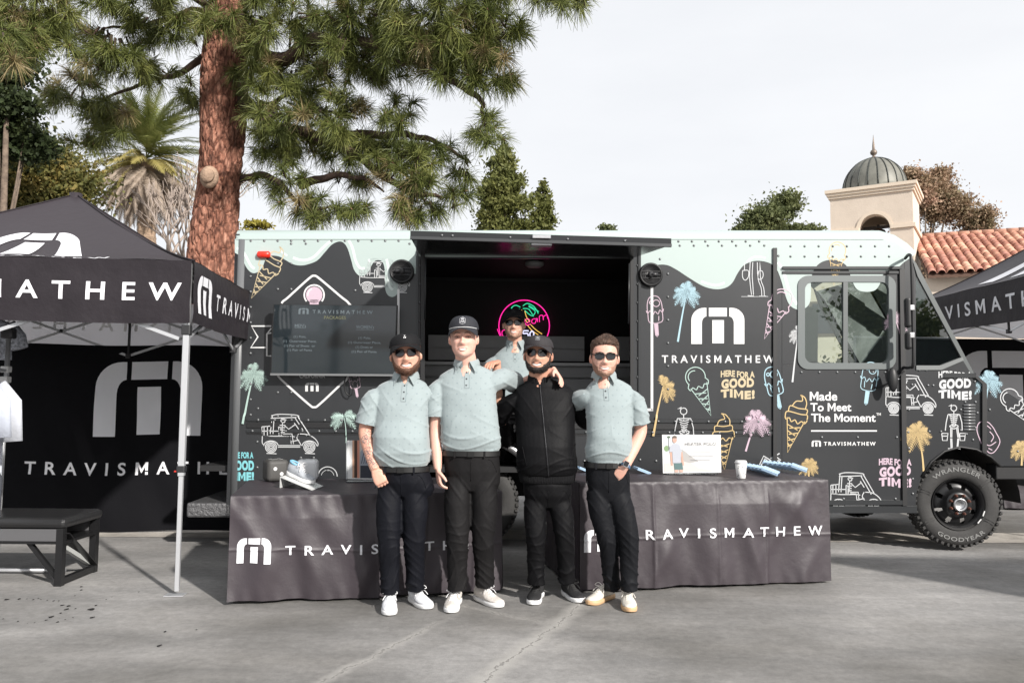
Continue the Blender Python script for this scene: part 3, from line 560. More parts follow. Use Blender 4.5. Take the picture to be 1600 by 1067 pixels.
    def tile_mesh(m_):
        vs, fs = [], []
        for i, (l, r) in enumerate(((0, .105), (TL + .06, .135))):
            for k in range(7): a = PI * k / 6; vs.append((r * math.cos(a), l, .02 + r * .9 * math.sin(a)))
            for k in range(7): a = PI * k / 6; vs.append(((r - .02) * math.cos(a), l, .02 + (r - .02) * .9 * math.sin(a)))
        for k in range(6): fs += [[k, k + 1, k + 15, k + 14], [k + 7, k + 21, k + 22, k + 8], [k + 14, k + 15, k + 22, k + 21]]
        me = bpy.data.meshes.new('tile'); me.from_pydata(vs, [], fs); me.materials.append(m_); me.polygons.foreach_set('use_smooth', [True] * len(fs)); me.update(); return me
    TM = [tile_mesh(m_) for m_ in Mts]; ncol = int((R0 - R1).length / TW); nrow = int(run / TL); cand = []; mis = Matrix(((-dr.x, down.x, up.x, 0), (-dr.y, down.y, up.y, 0), (-dr.z, down.z, up.z, 0), (0, 0, 0, 1)))
    Ci = CR3.inverted()
    for i in range(ncol):
        for j in range(nrow):
            p = R0 - dr * ((i + .5) * TW) + down * (j * TL); q = Ci @ (p - Vector((0, 0, CAMZ))); px = 800 + FPX * q.x / -q.z; py = 533.5 - FPX * q.y / -q.z
            seen = 1428 < px < 1610 and py < 460 - (px - 1460) * .43 + 10; cand.append((0 if seen else 1, -j if False else (p.y), p, i, j))
    cand.sort(key=lambda c_: (c_[0], c_[1])); rg = random.Random(2); rest = MB()
    for k, (sn, _, p, i, j) in enumerate(cand):
        M = Matrix.Translation(p + up * (.012 * rg.random())) @ mis @ Matrix.Rotation(rg.uniform(-.05, .05), 4, 'Z') @ Matrix.Rotation(-.03, 4, 'X'); me = rg.choice(TM)
        if k < 300:
            o = bpy.data.objects.new('tile', me); COL.objects.link(o); o.parent = roof; o.matrix_local = WM[t2.name].inverted() @ M; 
        else:
            rest.cur = TM.index(me); rest.add([M @ v.co for v in me.vertices], [list(f.vertices) for f in me.polygons], True)
    o = obj('roof_tiles', rest, Mts, roof, recalc=False); o['kind'] = 'stuff'
    mb = MB(); mb.cur = 0
    for i in range(int((R0 - R1).length / .4)):
        a = R0 - dr * (i * .4); mb.tube([a + up * .06, a - dr * .44 + up * .06], [.14, .12], 8)
    o = obj('ridge_cap', mb, Mts[1], roof)
church()
# ================================================================ food van
TROT = math.atan(.042); TORG = Vector((0, 7.27, 0)); TM4 = Matrix.Translation(TORG) @ Matrix.Rotation(TROT, 4, 'Z'); TI = TM4.inverted()
van = thing('food_van', 'charcoal step van with mint drip roof edge and cartoon dessert prints, serving hatch open', 'van', TORG, TROT)
def T(s, d, z): return TM4 @ Vector((s, d, z))
def sp(px, py, d=0.0):
    o = TI @ Vector((0, 0, CAMZ)); r = TI.to_3x3() @ ray(px, py); t = (d - o.y) / r.y; return (o.x + r.x * t, o.z + r.z * t)
M_body = mat('charcoal_vinyl', (.024, .0255, .028), .34, bump=.05, bscale=2.2, spec=.5, coat=.15)
M_mint = mat('mint_vinyl', (.37, .44, .422), .45, bump=.02, bscale=5)
M_mint2 = mat('mint_highlight_print', (.55, .62, .60), .45)
M_black = mat('black_rubber', (.012, .012, .013), .5); M_trim = mat('dark_trim', (.022, .024, .026), .35)
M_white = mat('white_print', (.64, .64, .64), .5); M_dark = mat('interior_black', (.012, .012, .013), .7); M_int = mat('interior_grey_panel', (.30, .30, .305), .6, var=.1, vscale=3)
M_gold = mat('gold_print', (.52, .38, .18), .5); M_pgold = mat('pale_gold_print', (.47, .39, .25), .5); M_blue = mat('blue_print', (.33, .49, .56), .5); M_pink = mat('pink_print', (.50, .38, .45), .5); M_green = mat('green_print', (.36, .48, .44), .5); M_teal = mat('teal_print', (.18, .48, .52), .5); M_lgrey = mat('pale_line_print', (.5, .51, .52), .5)
M_steel = mat('brushed_steel', (.55, .55, .56), .3, .9, bump=.05); M_rivet = mat('rivet_metal', (.16, .165, .17), .35, .5)
HX0, HX1, HY0, HY1 = 658, 985, 404, 656
def panel(mb, pts, t=.04, d0=0.0):
    mb.prism([sp(*p) for p in pts], t, lambda u, v, w_: T(u, d0 + w_, v))
def arc_px(cx, cy, r, a0, a1, n=12): return [(cx + r * math.cos(math.radians(a0 + (a1 - a0) * i / n)), cy - r * math.sin(math.radians(a0 + (a1 - a0) * i / n))) for i in range(n + 1)]
parch = arc_px(743, 787, 100, 0, 180, 16)
mb = MB(); panel(mb, [(367, 374), (656, 374), (656, 655), (367, 655)]); obj('rear_side_panel', mb, M_body, van)
mb = MB(); panel(mb, [(656.2, 374), (985.8, 374), (985.8, HY0), (656.2, HY0)]); obj('hatch_header', mb, M_body, van)
mb = MB(); panel(mb, [(986, 374), (1206, 374), (1206, 655), (986, 655)]); obj('front_side_panel', mb, M_body, van)
mb = MB(); panel(mb, [(367, 655.3), (1206, 655.3), (1206, 801), (843, 801)] + parch + [(643, 801), (367, 801)]); obj('lower_side_panel', mb, M_body, van)
mb = MB(); panel(mb, [(1206.4, 374), (1221.5, 374), (1221.5, 801), (1206.4, 801)]); obj('door_post', mb, M_body, van)
# cab door with a window hole
dw = (1253, 438, 1392, 569)
door = MB(); panel(door, [(1222, 374), (1380, 374), (1398, 379), (1413, 390), (1413, dw[1]), (1222, dw[1])]); panel(door, [(1222, dw[1] + .3), (dw[0], dw[1] + .3), (dw[0], dw[3]), (1222, dw[3])]); panel(door, [(dw[2], dw[1] + .3), (1413, dw[1] + .3), (1413, dw[3]), (dw[2], dw[3])]); panel(door, [(1222, dw[3] + .3), (1413, dw[3] + .3), (1413, 790), (1222, 790)])
dpart = obj('cab_door', door, M_body, van)
def rrect_px(x0, y0, x1, y1, r, n=6):
    P = []
    for cx, cy, a in ((x1 - r, y0 + r, 0), (x0 + r, y0 + r, 90), (x0 + r, y1 - r, 180), (x1 - r, y1 - r, 270)): P += arc_px(cx, cy, r, a, a + 90, n)
    return P
def ring_px(mb, outer, inner, d0, d1):
    n = len(outer); a = [sp(*p) for p in outer]; b = [sp(*p) for p in inner]
    vs = [T(u, d, v) for d in (d0, d1) for q in (a, b) for u, v in q]
    fs = []
    for i in range(n):
        j = (i + 1) % n; fs += [[i, j, n + j, n + i], [2 * n + i, 3 * n + i, 3 * n + j, 2 * n + j], [i, 2 * n + i, 2 * n + j, j], [n + i, n + j, 3 * n + j, 3 * n + i]]
    mb.add(vs, fs, False)
def glass_mat(name, tint, refl=.12, rough=.0, ior=1.5):
    m = bpy.data.materials.new(name); m.use_nodes = True; nt = m.node_tree; L = nt.links.new; nt.nodes.remove(nt.nodes['Principled BSDF'])
    a = N(nt, 'ShaderNodeBsdfTransparent'); a.inputs[0].default_value = (*tint, 1); b = N(nt, 'ShaderNodeBsdfGlossy'); b.inputs['Roughness'].default_value = rough
    fr = N(nt, 'ShaderNodeFresnel', IOR=ior); ad = N(nt, 'ShaderNodeMath', operation='ADD'); ad.inputs[1].default_value = refl; L(fr.outputs[0], ad.inputs[0])
    mx = N(nt, 'ShaderNodeMixShader'); L(ad.outputs[0], mx.inputs[0]); L(a.outputs[0], mx.inputs[1]); L(b.outputs[0], mx.inputs[2]); L(mx.outputs[0], nt.nodes['Material Output'].inputs[0]); return m
M_glass = glass_mat('cab_glass', (.78, .86, .82), .06); M_wglass = glass_mat('quarter_window_glass', (.40, .48, .48), .12); M_ws = glass_mat('windshield_glass', (.86, .9, .88), 0.0, .0, 1.2)
mb = MB(); ring_px(mb, rrect_px(1246, 431, 1399, 577, 16), rrect_px(1257, 441, 1388, 567, 12), -.012, .03); obj('window_frame', mb, mat('grey_window_frame', (.12, .135, .135), .4), dpart)
mb = MB(); mb.cur = 0; panel(mb, rrect_px(1255, 439, 1390, 568, 12), .006, .012); obj('window_glass', mb, M_glass, dpart)
mb = MB(); panel(mb, [(1317, 439), (1324, 439), (1324, 568), (1317, 568)], .03, -.01); obj('window_divider', mb, mat('divider_grey', (.10, .11, .11), .4), dpart)
for (x0, x1, y0, y1, d) in ((1222, 1407, 417, 421, .025), (1222, 1407, 424, 428, .012)): mb = MB(); panel(mb, [(x0, y0), (x1, y0), (x1, y1), (x0, y1)], d, -d - .001); obj('door_rail', mb, M_trim, dpart)
mb = MB(); panel(mb, [(1404, 421), (1412, 421), (1416, 790), (1409, 790)], .02, -.021); obj('door_edge_strip', mb, M_black, dpart)
mb = MB(); panel(mb, [(1207, 388), (1213, 388), (1213, 748), (1207, 748)], .02, -.021); obj('vertical_strip', mb, M_black, van)
mb = MB(); panel(mb, [(1222, 781), (1410, 781), (1410, 788), (1222, 788)], .018, -.019); obj('door_sill_strip', mb, M_trim, dpart)
mb = MB(); panel(mb, [(1214, 790.3), (1432, 790.3), (1432, 801), (1214, 801)], .03, -.012); obj('running_board', mb, M_trim, van)
# cowl ahead of the door, with wheel arch
farch = [(1430, 801), (1432, 770), (1440, 744), (1455, 721), (1475, 705), (1500, 698), (1525, 702), (1548, 714), (1562, 728)]
mb = MB(); panel(mb, [(1413.4, 576), (1470, 576), (1504, 562), (1522, 592), (1533, 598), (1533, 706)][:5] + [(1533, 705.5)] + farch[::-1][2:] + [(1413.4, 801)]); obj('cowl_panel', mb, M_body, van)
mb = MB(); panel(mb, [(1533.5, 598), (1560, 605), (1585, 620), (1612, 640), (1660, 668), (1690, 700), (1696, 728), (1562, 728), (1548, 714), (1533.5, 706)]); 
fender = obj('fender', mb, M_body, van)
mb = MB(); panel(mb, [(1522, 590), (1526, 588), (1540, 600), (1540, 710), (1533, 706), (1533, 600)], .02, -.021); obj('cowl_seam_strip', mb, M_black, van)
mb = MB(); panel(mb, [(1413.4, 400), (1424, 402), (1431, 432), (1431, 575.7), (1413.4, 575.7)]); obj('front_post', mb, M_body, van)
mb = MB(); panel(mb, [(1424.3, 402), (1432, 412), (1531, 600), (1522, 592), (1504, 562), (1434, 432)]); obj('windshield_pillar', mb, mat('pillar_grey', (.09, .10, .10), .4), van)
mb = MB(); panel(mb, [(1431, 432), (1434, 432), (1504, 562), (1470, 575), (1431, 575)], .006, .012); obj('quarter_glass', mb, M_wglass, van)
mb = MB(); panel(mb, [(1431, 571), (1469, 571), (1503, 558), (1505, 563), (1470, 578), (1431, 578)], .03, -.01); obj('quarter_sill', mb, mat('sill_grey', (.16, .17, .17), .4), van)
# roof, far side, front, rear, floor
WID = 2.2
outline = [(369, 374), (700, 374), (1000, 374), (1300, 374), (1380, 374), (1398, 379), (1413, 390), (1424, 402)]
o2 = [sp(*p) for p in outline]; o2[0] = (o2[0][0] + .0, o2[0][1]); rings = []
prof = [(0, 0), (.0, .035), (.012, .065), (.04, .088), (.08, .10)] + [(WID * k, .10 + .03 * math.sin(PI * k)) for k in (.15, .3, .5, .7, .85)] + [(WID - .08, .10), (WID - .04, .088), (WID, .035), (WID, 0)]
for i, (s_, z_) in enumerate(o2):
    nx = .0 if i < 5 else (.25, .6, .8)[i - 5]; rings.append([T(s_ + nx * h * 1.0, d, z_ + h * (1 - .4 * nx)) for d, h in prof])
r0 = rings[0]; rings = [[p - (TM4.to_3x3() @ Vector((.0, 0, 0))) + Vector((.06, 0, -.03)) * 0 for p in r0]] + rings
mb = MB(); mb.loft(rings, closed=False, caps=False); roof_ = obj('roof', mb, M_mint, van)
mb = MB(); panel(mb, [(369, 374.5), (1380, 374.5), (1380, 373), (369, 373)], .01, -.008); obj('roof_gutter', mb, M_mint, van)
zb, zt = sp(367, 801)[1], sp(367, 374)[1]; sR = sp(367, 600)[0]; sF = sp(1424, 402)[0]; sW = sp(1531, 600)[0]; zW = sp(1531, 600)[1]; zF = sp(1424, 402)[1]
mb = MB(); mb.prism([(0, zb), (WID, zb), (WID, zt + .05), (0, zt + .05)], .04, lambda u, v, w_: T(sR - w_ - .001, u, v)); obj('rear_panel', mb, M_body, van)
mb = MB(); mb.tube([T(sR + .02, .03, zb), T(sR + .02, .03, zt)], .045, 12); obj('corner_post', mb, mat('corner_grey', (.12, .125, .13), .4), van)
mb = MB(); mb.prism([sp(*p) for p in ((367, 374), (1222, 374), (1222, 801), (367, 801))], .04, lambda u, v, w_: T(u, WID - .04 + w_, v))
for q in (((1222, 374), (1413, 385), (1413, 438), (1222, 438)), ((1222, 569), (1413, 569), (1413, 801), (1222, 801)), ((1392, 438), (1431, 438), (1431, 569), (1392, 569)), ((1222, 438), (1250, 438), (1250, 569), (1222, 569)), ((1413, 576), (1504, 562), (1533, 598), (1533, 705), (1430, 801), (1413, 801)), ((1424, 402), (1434, 432), (1504, 562), (1522, 592), (1531, 600), (1432, 412))):
    mb.prism([sp(*p) for p in q], .04, lambda u, v, w_: T(u, WID - .04 + w_, v))
obj('far_side_panel', mb, M_body, van)
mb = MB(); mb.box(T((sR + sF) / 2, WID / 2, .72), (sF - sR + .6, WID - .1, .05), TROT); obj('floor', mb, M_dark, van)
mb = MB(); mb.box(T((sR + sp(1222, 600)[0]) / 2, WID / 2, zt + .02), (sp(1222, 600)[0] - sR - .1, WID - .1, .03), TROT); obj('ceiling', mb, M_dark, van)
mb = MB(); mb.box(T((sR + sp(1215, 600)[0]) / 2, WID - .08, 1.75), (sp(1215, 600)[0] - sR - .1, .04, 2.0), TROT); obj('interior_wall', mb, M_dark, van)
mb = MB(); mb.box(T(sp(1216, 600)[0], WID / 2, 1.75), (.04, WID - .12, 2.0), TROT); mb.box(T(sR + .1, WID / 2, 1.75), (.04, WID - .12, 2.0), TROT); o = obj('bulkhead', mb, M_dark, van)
wsb = MB(); wsb.add([T(sF + .02, .05, zF - .03), T(sW + .02, .05, zW), T(sW + .1, WID / 2, zW), T(sF + .08, WID / 2, zF - .03), T(sF + .02, WID - .05, zF - .03), T(sW + .02, WID - .05, zW)], [[0, 1, 2, 3], [3, 2, 5, 4]]); obj('windshield', wsb, M_ws, van)
mb = MB(); mb.tube([T(sF + .08, WID / 2, zF), T(sW + .12, WID / 2, zW)], .025, 6); obj('windshield_divider', mb, M_trim, van)
# hood block
hp = [sp(*p) for p in ((1533, 598), (1560, 605), (1585, 620), (1612, 640), (1660, 668), (1690, 700), (1696, 760))]
mb = MB(); rings = [[T(u + dx, d, v + dz) for u, v in hp] for d, dx, dz in ((.02, 0, -.01), (.06, 0, .012), (.3, .03, .04), (WID / 2, .1, .06), (WID - .3, .03, .04), (WID - .02, 0, 0))]; mb.loft(rings, closed=False, caps=False); obj('hood', mb, M_body, van)
mb = MB(); mb.box(T(sp(1690, 720)[0] + .05, WID / 2, .62), (.16, WID + .1, .22), TROT, .02); mb.box(T(sp(1620, 740)[0], .10, .72), (.75, .16, .14), TROT, .01); obj('front_bumper', mb, M_black, van)
mb = MB(); mb.box(T((sR + sF) / 2 + .1, .55, .55), (sF - sR + .4, .1, .2), TROT); mb.box(T((sR + sF) / 2 + .1, WID - .55, .55), (sF - sR + .4, .1, .2), TROT); mb.box(T(sp(1495, 700)[0], WID / 2, .42), (.12, WID - .5, .12), TROT); mb.box(T(sp(743, 700)[0], WID / 2, .42), (.16, WID - .5, .16), TROT); mb.box(T(.6, WID / 2, .5), (.5, .9, .25), TROT); o = obj('chassis', mb, M_black, van)
# wheel wells
for nm, cx, r in (('rear', 743, .62), ('front', 1502, .60)):
    c0 = sp(cx, 787); mb = MB(); A_ = [PI * i / 16 for i in range(17)]
    mb.loft([[T(c0[0] + r * math.cos(a), d, c0[1] + r * math.sin(a)) for a in A_] for d in (.045, .6)], closed=False, caps=False); mb.add([T(c0[0] + r * math.cos(a), .6, c0[1] + r * math.sin(a)) for a in A_], [list(range(17))]); obj('wheel_well', mb, M_black, van)
mb = MB(); pts = [sp(*p) for p in arc_px(743, 787, 103, -6, 186, 30)]; mb.tube([T(u, -.025, v) for u, v in pts], .022, 8, flat=1.6); obj('wheel_arch_trim', mb, M_steel, van)
mb = MB(); pts = [sp(*p) for p in farch[2:]]; mb.tube([T(u, -.004, v) for u, v in pts], .012, 6); obj('fender_lip', mb, M_black, van)
# rear bumper step
mb = MB(); sa = sR - .30; mb.box(T(sa + .12, .55, sp(335, 797)[1]), (.42, 1.1, .13), TROT, .02); mb.box(T(sa + .12, 1.7, sp(335, 797)[1]), (.42, .9, .13), TROT, .02); obj('rear_step', mb, mat('diamond_plate', (.13, .13, .135), .45, .5, bump=1.0, bscale=30), van)
# rails
RZ = []
for y0, y1, t in ((654, 657.5, .014), (660, 668, .012), (671, 675, .014)):
    mb = MB(); panel(mb, [(386, y0), (1206, y0 + 3), (1206, y1 + 3), (386, y1)], t, -t - .001); obj('belt_rail', mb, M_trim if y0 != 660 else M_black, van)
mb = MB(); panel(mb, [(386, 676), (1206, 679), (1206, 681), (386, 678)], .006, -.007); obj('belt_rail', mb, M_black, van)
# rivets
riv = []
riv += [(x, 376.5) for x in range(392, 640, 21)] + [(x, 381) for x in (455, 478, 640)] + [(x, 377.5) for x in range(1060, 1200, 21)] + [(x, 384) for x in range(1062, 1200, 22)] + [(x, 385) for x in range(1235, 1400, 22)] + [(x, 401) for x in range(1235, 1400, 22)]
riv += [(391.5, y) for y in range(432, 650, 24)] + [(x, y) for x in (434, 455) for y in (412, 452, 613, 650)] + [(555, 454), (403, 638), (402, 690), (402, 730), (470, 735), (512, 735), (470, 715), (490, 715)]
riv += [(x, 655.8 + (x - 386) * .0037) for x in range(404, 1206, 26)] + [(x, 673 + (x - 386) * .0037) for x in range(395, 1206, 26)]
riv += [(655.5, y) for y in range(415, 650, 29)] + [(996, y) for y in range(415, 650, 29)] + [(1043.5, y) for y in range(428, 640, 36)] + [(1031, 405), (1216, 400)]
riv += [(x, 581.5) for x in (1252, 1280, 1308, 1336, 1364, 1383)] + [(x, 683) for x in (1284, 1340, 1401)] + [(x, 779) for x in (1318, 1399)] + [(1436, 578), (1447, 578), (1478, 570), (1425, 601), (1450, 602), (1458, 602), (1420, 640), (1420, 700), (1419, 675), (1426, 748), (1426, 771), (1419, 795), (1427, 795), (1452, 674), (1470, 674), (1501, 640), (1501, 672), (1508, 628), (1524, 628), (1527, 645), (1524, 668), (1510, 678), (1520, 687), (1523, 596), (1547, 613), (1546, 640), (1590, 705), (1600, 650), (860, 735), (880, 735), (900, 736), (1000, 718), (1025, 720), (913, 720), (913, 745), (1060, 735), (1120, 735), (1170, 735)]
mb = MB()
for x, y in riv:
    u, v = sp(x, y); dd = -.016 if (650 < y < 680 and x < 1207) else -.001
    mb.lathe([(.0125, 0), (.0115, .004), (.007, .0075), (.001, .0085)], 8, T(u, dd, v), TM4.to_3x3() @ Vector((0, -1, 0)), caps=False)
o = obj('rivets', mb, M_rivet, van); o['kind'] = 'stuff'
# louvres
for k in range(9):
    mb = MB(); y = 633 + k * 4.75; u0, v0 = sp(1505, y); u1, v1 = sp(1523, y)
    mb.tube([T(u0, -.004, v0), T(u1, -.004, v1)], .0095, 8); obj('louvre', mb, mat('louvre_metal', (.2, .205, .21), .35, .5) if k == 0 else bpy.data.materials['louvre_metal'], van)
mb = MB(); panel(mb, [(1474, 583), (1524, 583), (1524, 590), (1474, 590)], .012, -.013); obj('cowl_vent_bar', mb, M_trim, van)
# marker light
mb = MB(); a_, b_ = sp(405, 398.5), sp(421, 398.5); mb.tube([T(a_[0] - .012, -.02, a_[1]), T(a_[0], -.02, a_[1]), T(b_[0], -.02, b_[1]), T(b_[0] + .012, -.02, b_[1])], [.018, .032, .032, .018], 12); obj('marker_light', mb, mat('red_lens', (.75, .03, .015), .25), van)
# speakers
for cx, cy in ((628, 425), (1016, 430)):
    u, v = sp(cx, cy); ax = TM4.to_3x3() @ Vector((0, -1, 0)); c = T(u, 0, v); mb = MB()
    mb.lathe([(.112, 0), (.112, .03), (.102, .045), (.094, .045), (.090, .034), (.0, .03)], 36, c, ax); body_ = obj('speaker', mb, M_black, van)
    mb = MB()
    for r in (.03, .045, .06, .075, .088): mb.lathe([(r - .002, .032), (r, .040), (r + .002, .032)], 30, c, ax, caps=False)
    for k in range(3): mb.bar(T(u - .085, -.038, v - .03 + .0 + k * .03), T(u + .085, -.038, v - .03 + k * .03), .004, .006)
    obj('grille', mb, mat('speaker_grille', (.03, .03, .032), .4) if cx < 700 else bpy.data.materials['speaker_grille'], body_)
    sg = -1 if cx < 700 else 1; mb = MB(); mb.lathe([(.028, .03), (.026, .055), (.012, .06), (.001, .06)], 18, c, ax); mb.tube([T(u, -.045, v), T(u + sg * .06, -.045, v)], [.02, .017], 10); obj('horn', mb, bpy.data.materials['speaker_grille'], body_)
# hatch frame and awning flap
for x0, x1, d in ((651, 654, .02), (657.5, 664, .03), (984, 989, .03), (997, 1001, .015)):
    mb = MB(); panel(mb, [(x0, 392), (x1, 392), (x1, 655), (x0, 655)], d, -d - .001); obj('hatch_track', mb, M_black if d > .02 else M_trim, van)
mb = MB(); mb.tube([T(*(lambda q: (q[0], -.03, q[1]))(sp(666, 404))), T(*(lambda q: (q[0], -.03, q[1]))(sp(664, 500)))], .008, 6); obj('gas_strut', mb, M_trim, van)
mb = MB(); mb.tube([T(*(lambda q: (q[0], -.03, q[1]))(sp(982, 412))), T(*(lambda q: (q[0], -.03, q[1]))(sp(981, 506)))], .008, 6); obj('gas_strut', mb, M_trim, van)
h0, h1 = sp(656, 399), sp(990, 403); H0, H1 = T(h0[0], -.01, h0[1]), T(h1[0], -.01, h1[1]); O0, O1 = at(641, 371, 5.95), at(1049, 383, 6.02)
mb = MB(); up_ = Vector((0, 0, .05)); mb.cur = 0
mb.add([H0, H1, O1, O0, H0 + up_, H1 + up_, O1 + up_, O0 + up_], [[0, 1, 2, 3], [0, 3, 7, 4], [3, 2, 6, 7], [2, 1, 5, 6], [1, 0, 4, 5]]); mb.cur = 1; mb.add([H0 + up_ * 1.02, H1 + up_ * 1.02, O1 + up_ * 1.02, O0 + up_ * 1.02], [[0, 1, 2, 3]])
flap = obj('awning_flap', mb, [mat('flap_underside', (.02, .021, .022), .18), M_mint], van)
fx = (O1 - O0).normalized()
mb = MB(); lip = Vector((0, 0, -.022)); mb.bar(O0 + lip * .2, O1 + lip * .2, .03, .022); obj('flap_lip', mb, mat('flap_edge', (.045, .047, .05), .35), flap)
mb = MB(); c = O0 + (O1 - O0) * .5; mb.box(c + Vector((0, -.02, .03)), (.14, .02, .03), TROT, .004); mb.box(c + Vector((.0, .05, -.02)), (.16, .08, .02), TROT, .004); obj('flap_latch', mb, M_steel, flap)
for k in (.12, .16, .38, .6, .82): mb = MB(); mb.lathe([(.011, 0), (.008, .006), (.001, .008)], 8, O0 + (O1 - O0) * k + Vector((0, -.001, .022)), (0, -1, 0)); obj('bolt', mb, M_rivet, flap)
# interior: ceiling lamp, counter and boards
def on_d(px, py, d): u, v = sp(px, py, d); return T(u, d, v)
def ipanel(name, x0, y0, x1, y1, d, t, m):
    mb = MB(); a = sp(x0, y1, d); b = sp(x1, y0, d); mb.prism([a, (b[0], a[1]), b, (a[0], b[1])], t, lambda u, v, w_: T(u, d + w_, v)); return obj(name, mb, m, van)
for y0, y1 in ((526, 544), (544.6, 562)): ipanel('back_board', 669, y0, 913, y1, 1.45, .03, M_int)
for y0, y1 in ((527, 545), (545.6, 563)): ipanel('back_board', 954, y0, 1050, y1, 1.45, .03, M_int)
a = sp(655, 567, 1.2); b = sp(1060, 571, 1.2)
mb = MB(); mb.box(T((a[0] + b[0]) / 2, 1.4, a[1]), (b[0] - a[0], .45, .035), TROT, .004); obj('back_counter', mb, mat('counter_grey', (.45, .45, .455), .5), van)
for k in range(5): ipanel('cabinet_board', 655, 572 + k * 19, 1060, 590.4 + k * 19, 1.25, .03, M_int)
a = sp(663, 653); b = sp(983, 653); mb = MB(); mb.box(T((a[0] + b[0]) / 2, .16, a[1] + .0), (b[0] - a[0] + .05, .3, .03), TROT, .004); obj('serving_sill', mb, M_trim, van)
c = on_d(835, 413, .9); mb = MB(); mb.lathe([(.10, .02), (.10, -.01), (.07, -.03), (.001, -.035)], 20, c, (0, 0, 1)); obj('ceiling_lamp', mb, mat('lamp_plastic', (.25, .25, .25), .4), van)
# cab inside
sc_ = sp(1320, 600)[0]; mb = MB(); mb.box(T(sW - .3, WID / 2, zW - .12), (.5, WID - .15, .28), TROT, .05); obj('dashboard', mb, mat('dash_black', (.02, .02, .022), .6), van)
mb = MB(); c = T(sW - .62, .55, zW + .02); axv = (TM4.to_3x3() @ Vector((-.55, 0, .83))).normalized(); mb.lathe([(.215, -.012), (.23, 0), (.215, .012), (.20, 0), (.215, -.012)], 30, c, axv, caps=False); a1, b1 = frame_of(axv)
for k in range(3): q = 2 * PI * k / 3 + .5; mb.tube([c, c + a1 * .21 * math.cos(q) + b1 * .21 * math.sin(q)], .014, 6)
mb.tube([c, T(sW - .3, .55, zW - .3)], .03, 8); mb.sphere(c, .045, 10); obj('steering_wheel', mb, bpy.data.materials['dash_black'], van)
mb = MB(); mb.box(T(sc_ + .1, .55, 1.25), (.48, .5, .14), TROT, .05); mb.box(T(sc_ - .12, .55, 1.5), (.14, .46, .5), TROT, .05); mb.box(T(sc_ + .1, .55, .98), (.3, .3, .46), TROT); obj('driver_seat', mb, bpy.data.materials['dash_black'], van)
# mirrors
def pt(px, py, d): u, v = sp(px, py, d); return T(u, d, v)
mb = MB(); mb.tube(spline([pt(1414, 404, -.02), pt(1421, 398, -.16), pt(1424, 412, -.2), pt(1426, 490, -.2), pt(1427, 565, -.2), pt(1422, 574, -.14), pt(1412, 574, -.02)], 5), .014, 8); arm = obj('mirror_bracket', mb, M_black, van)
for (x, y0, y1, d) in ((1418, 466, 512, -.17), (1419, 519, 546, -.17)):
    mb = MB(); a = pt(x, y0, d); b = pt(x, y1, d); mb.box((a + b) / 2, (.10, .05, (a - b).length), TROT + 1.25, .02); h = obj('side_mirror', mb, M_black, arm)
mb = MB()
for y in (481, 524): mb.box(pt(1424, y, -.2), (.045, .04, .05), TROT, .006)
obj('mirror_clamp', mb, M_steel, arm)
mb = MB(); u, v = sp(1395, 593, -.12); mb.sphere(T(u, -.12, v), (.046, .035, .115), 14); rm = obj('round_mirror', mb, M_black, dpart)
mb = MB(); mb.tube([pt(1368, 606, -.01), pt(1392, 598, -.09), pt(1413, 580, -.02)], .009, 6); obj('mirror_arm', mb, M_black, dpart)

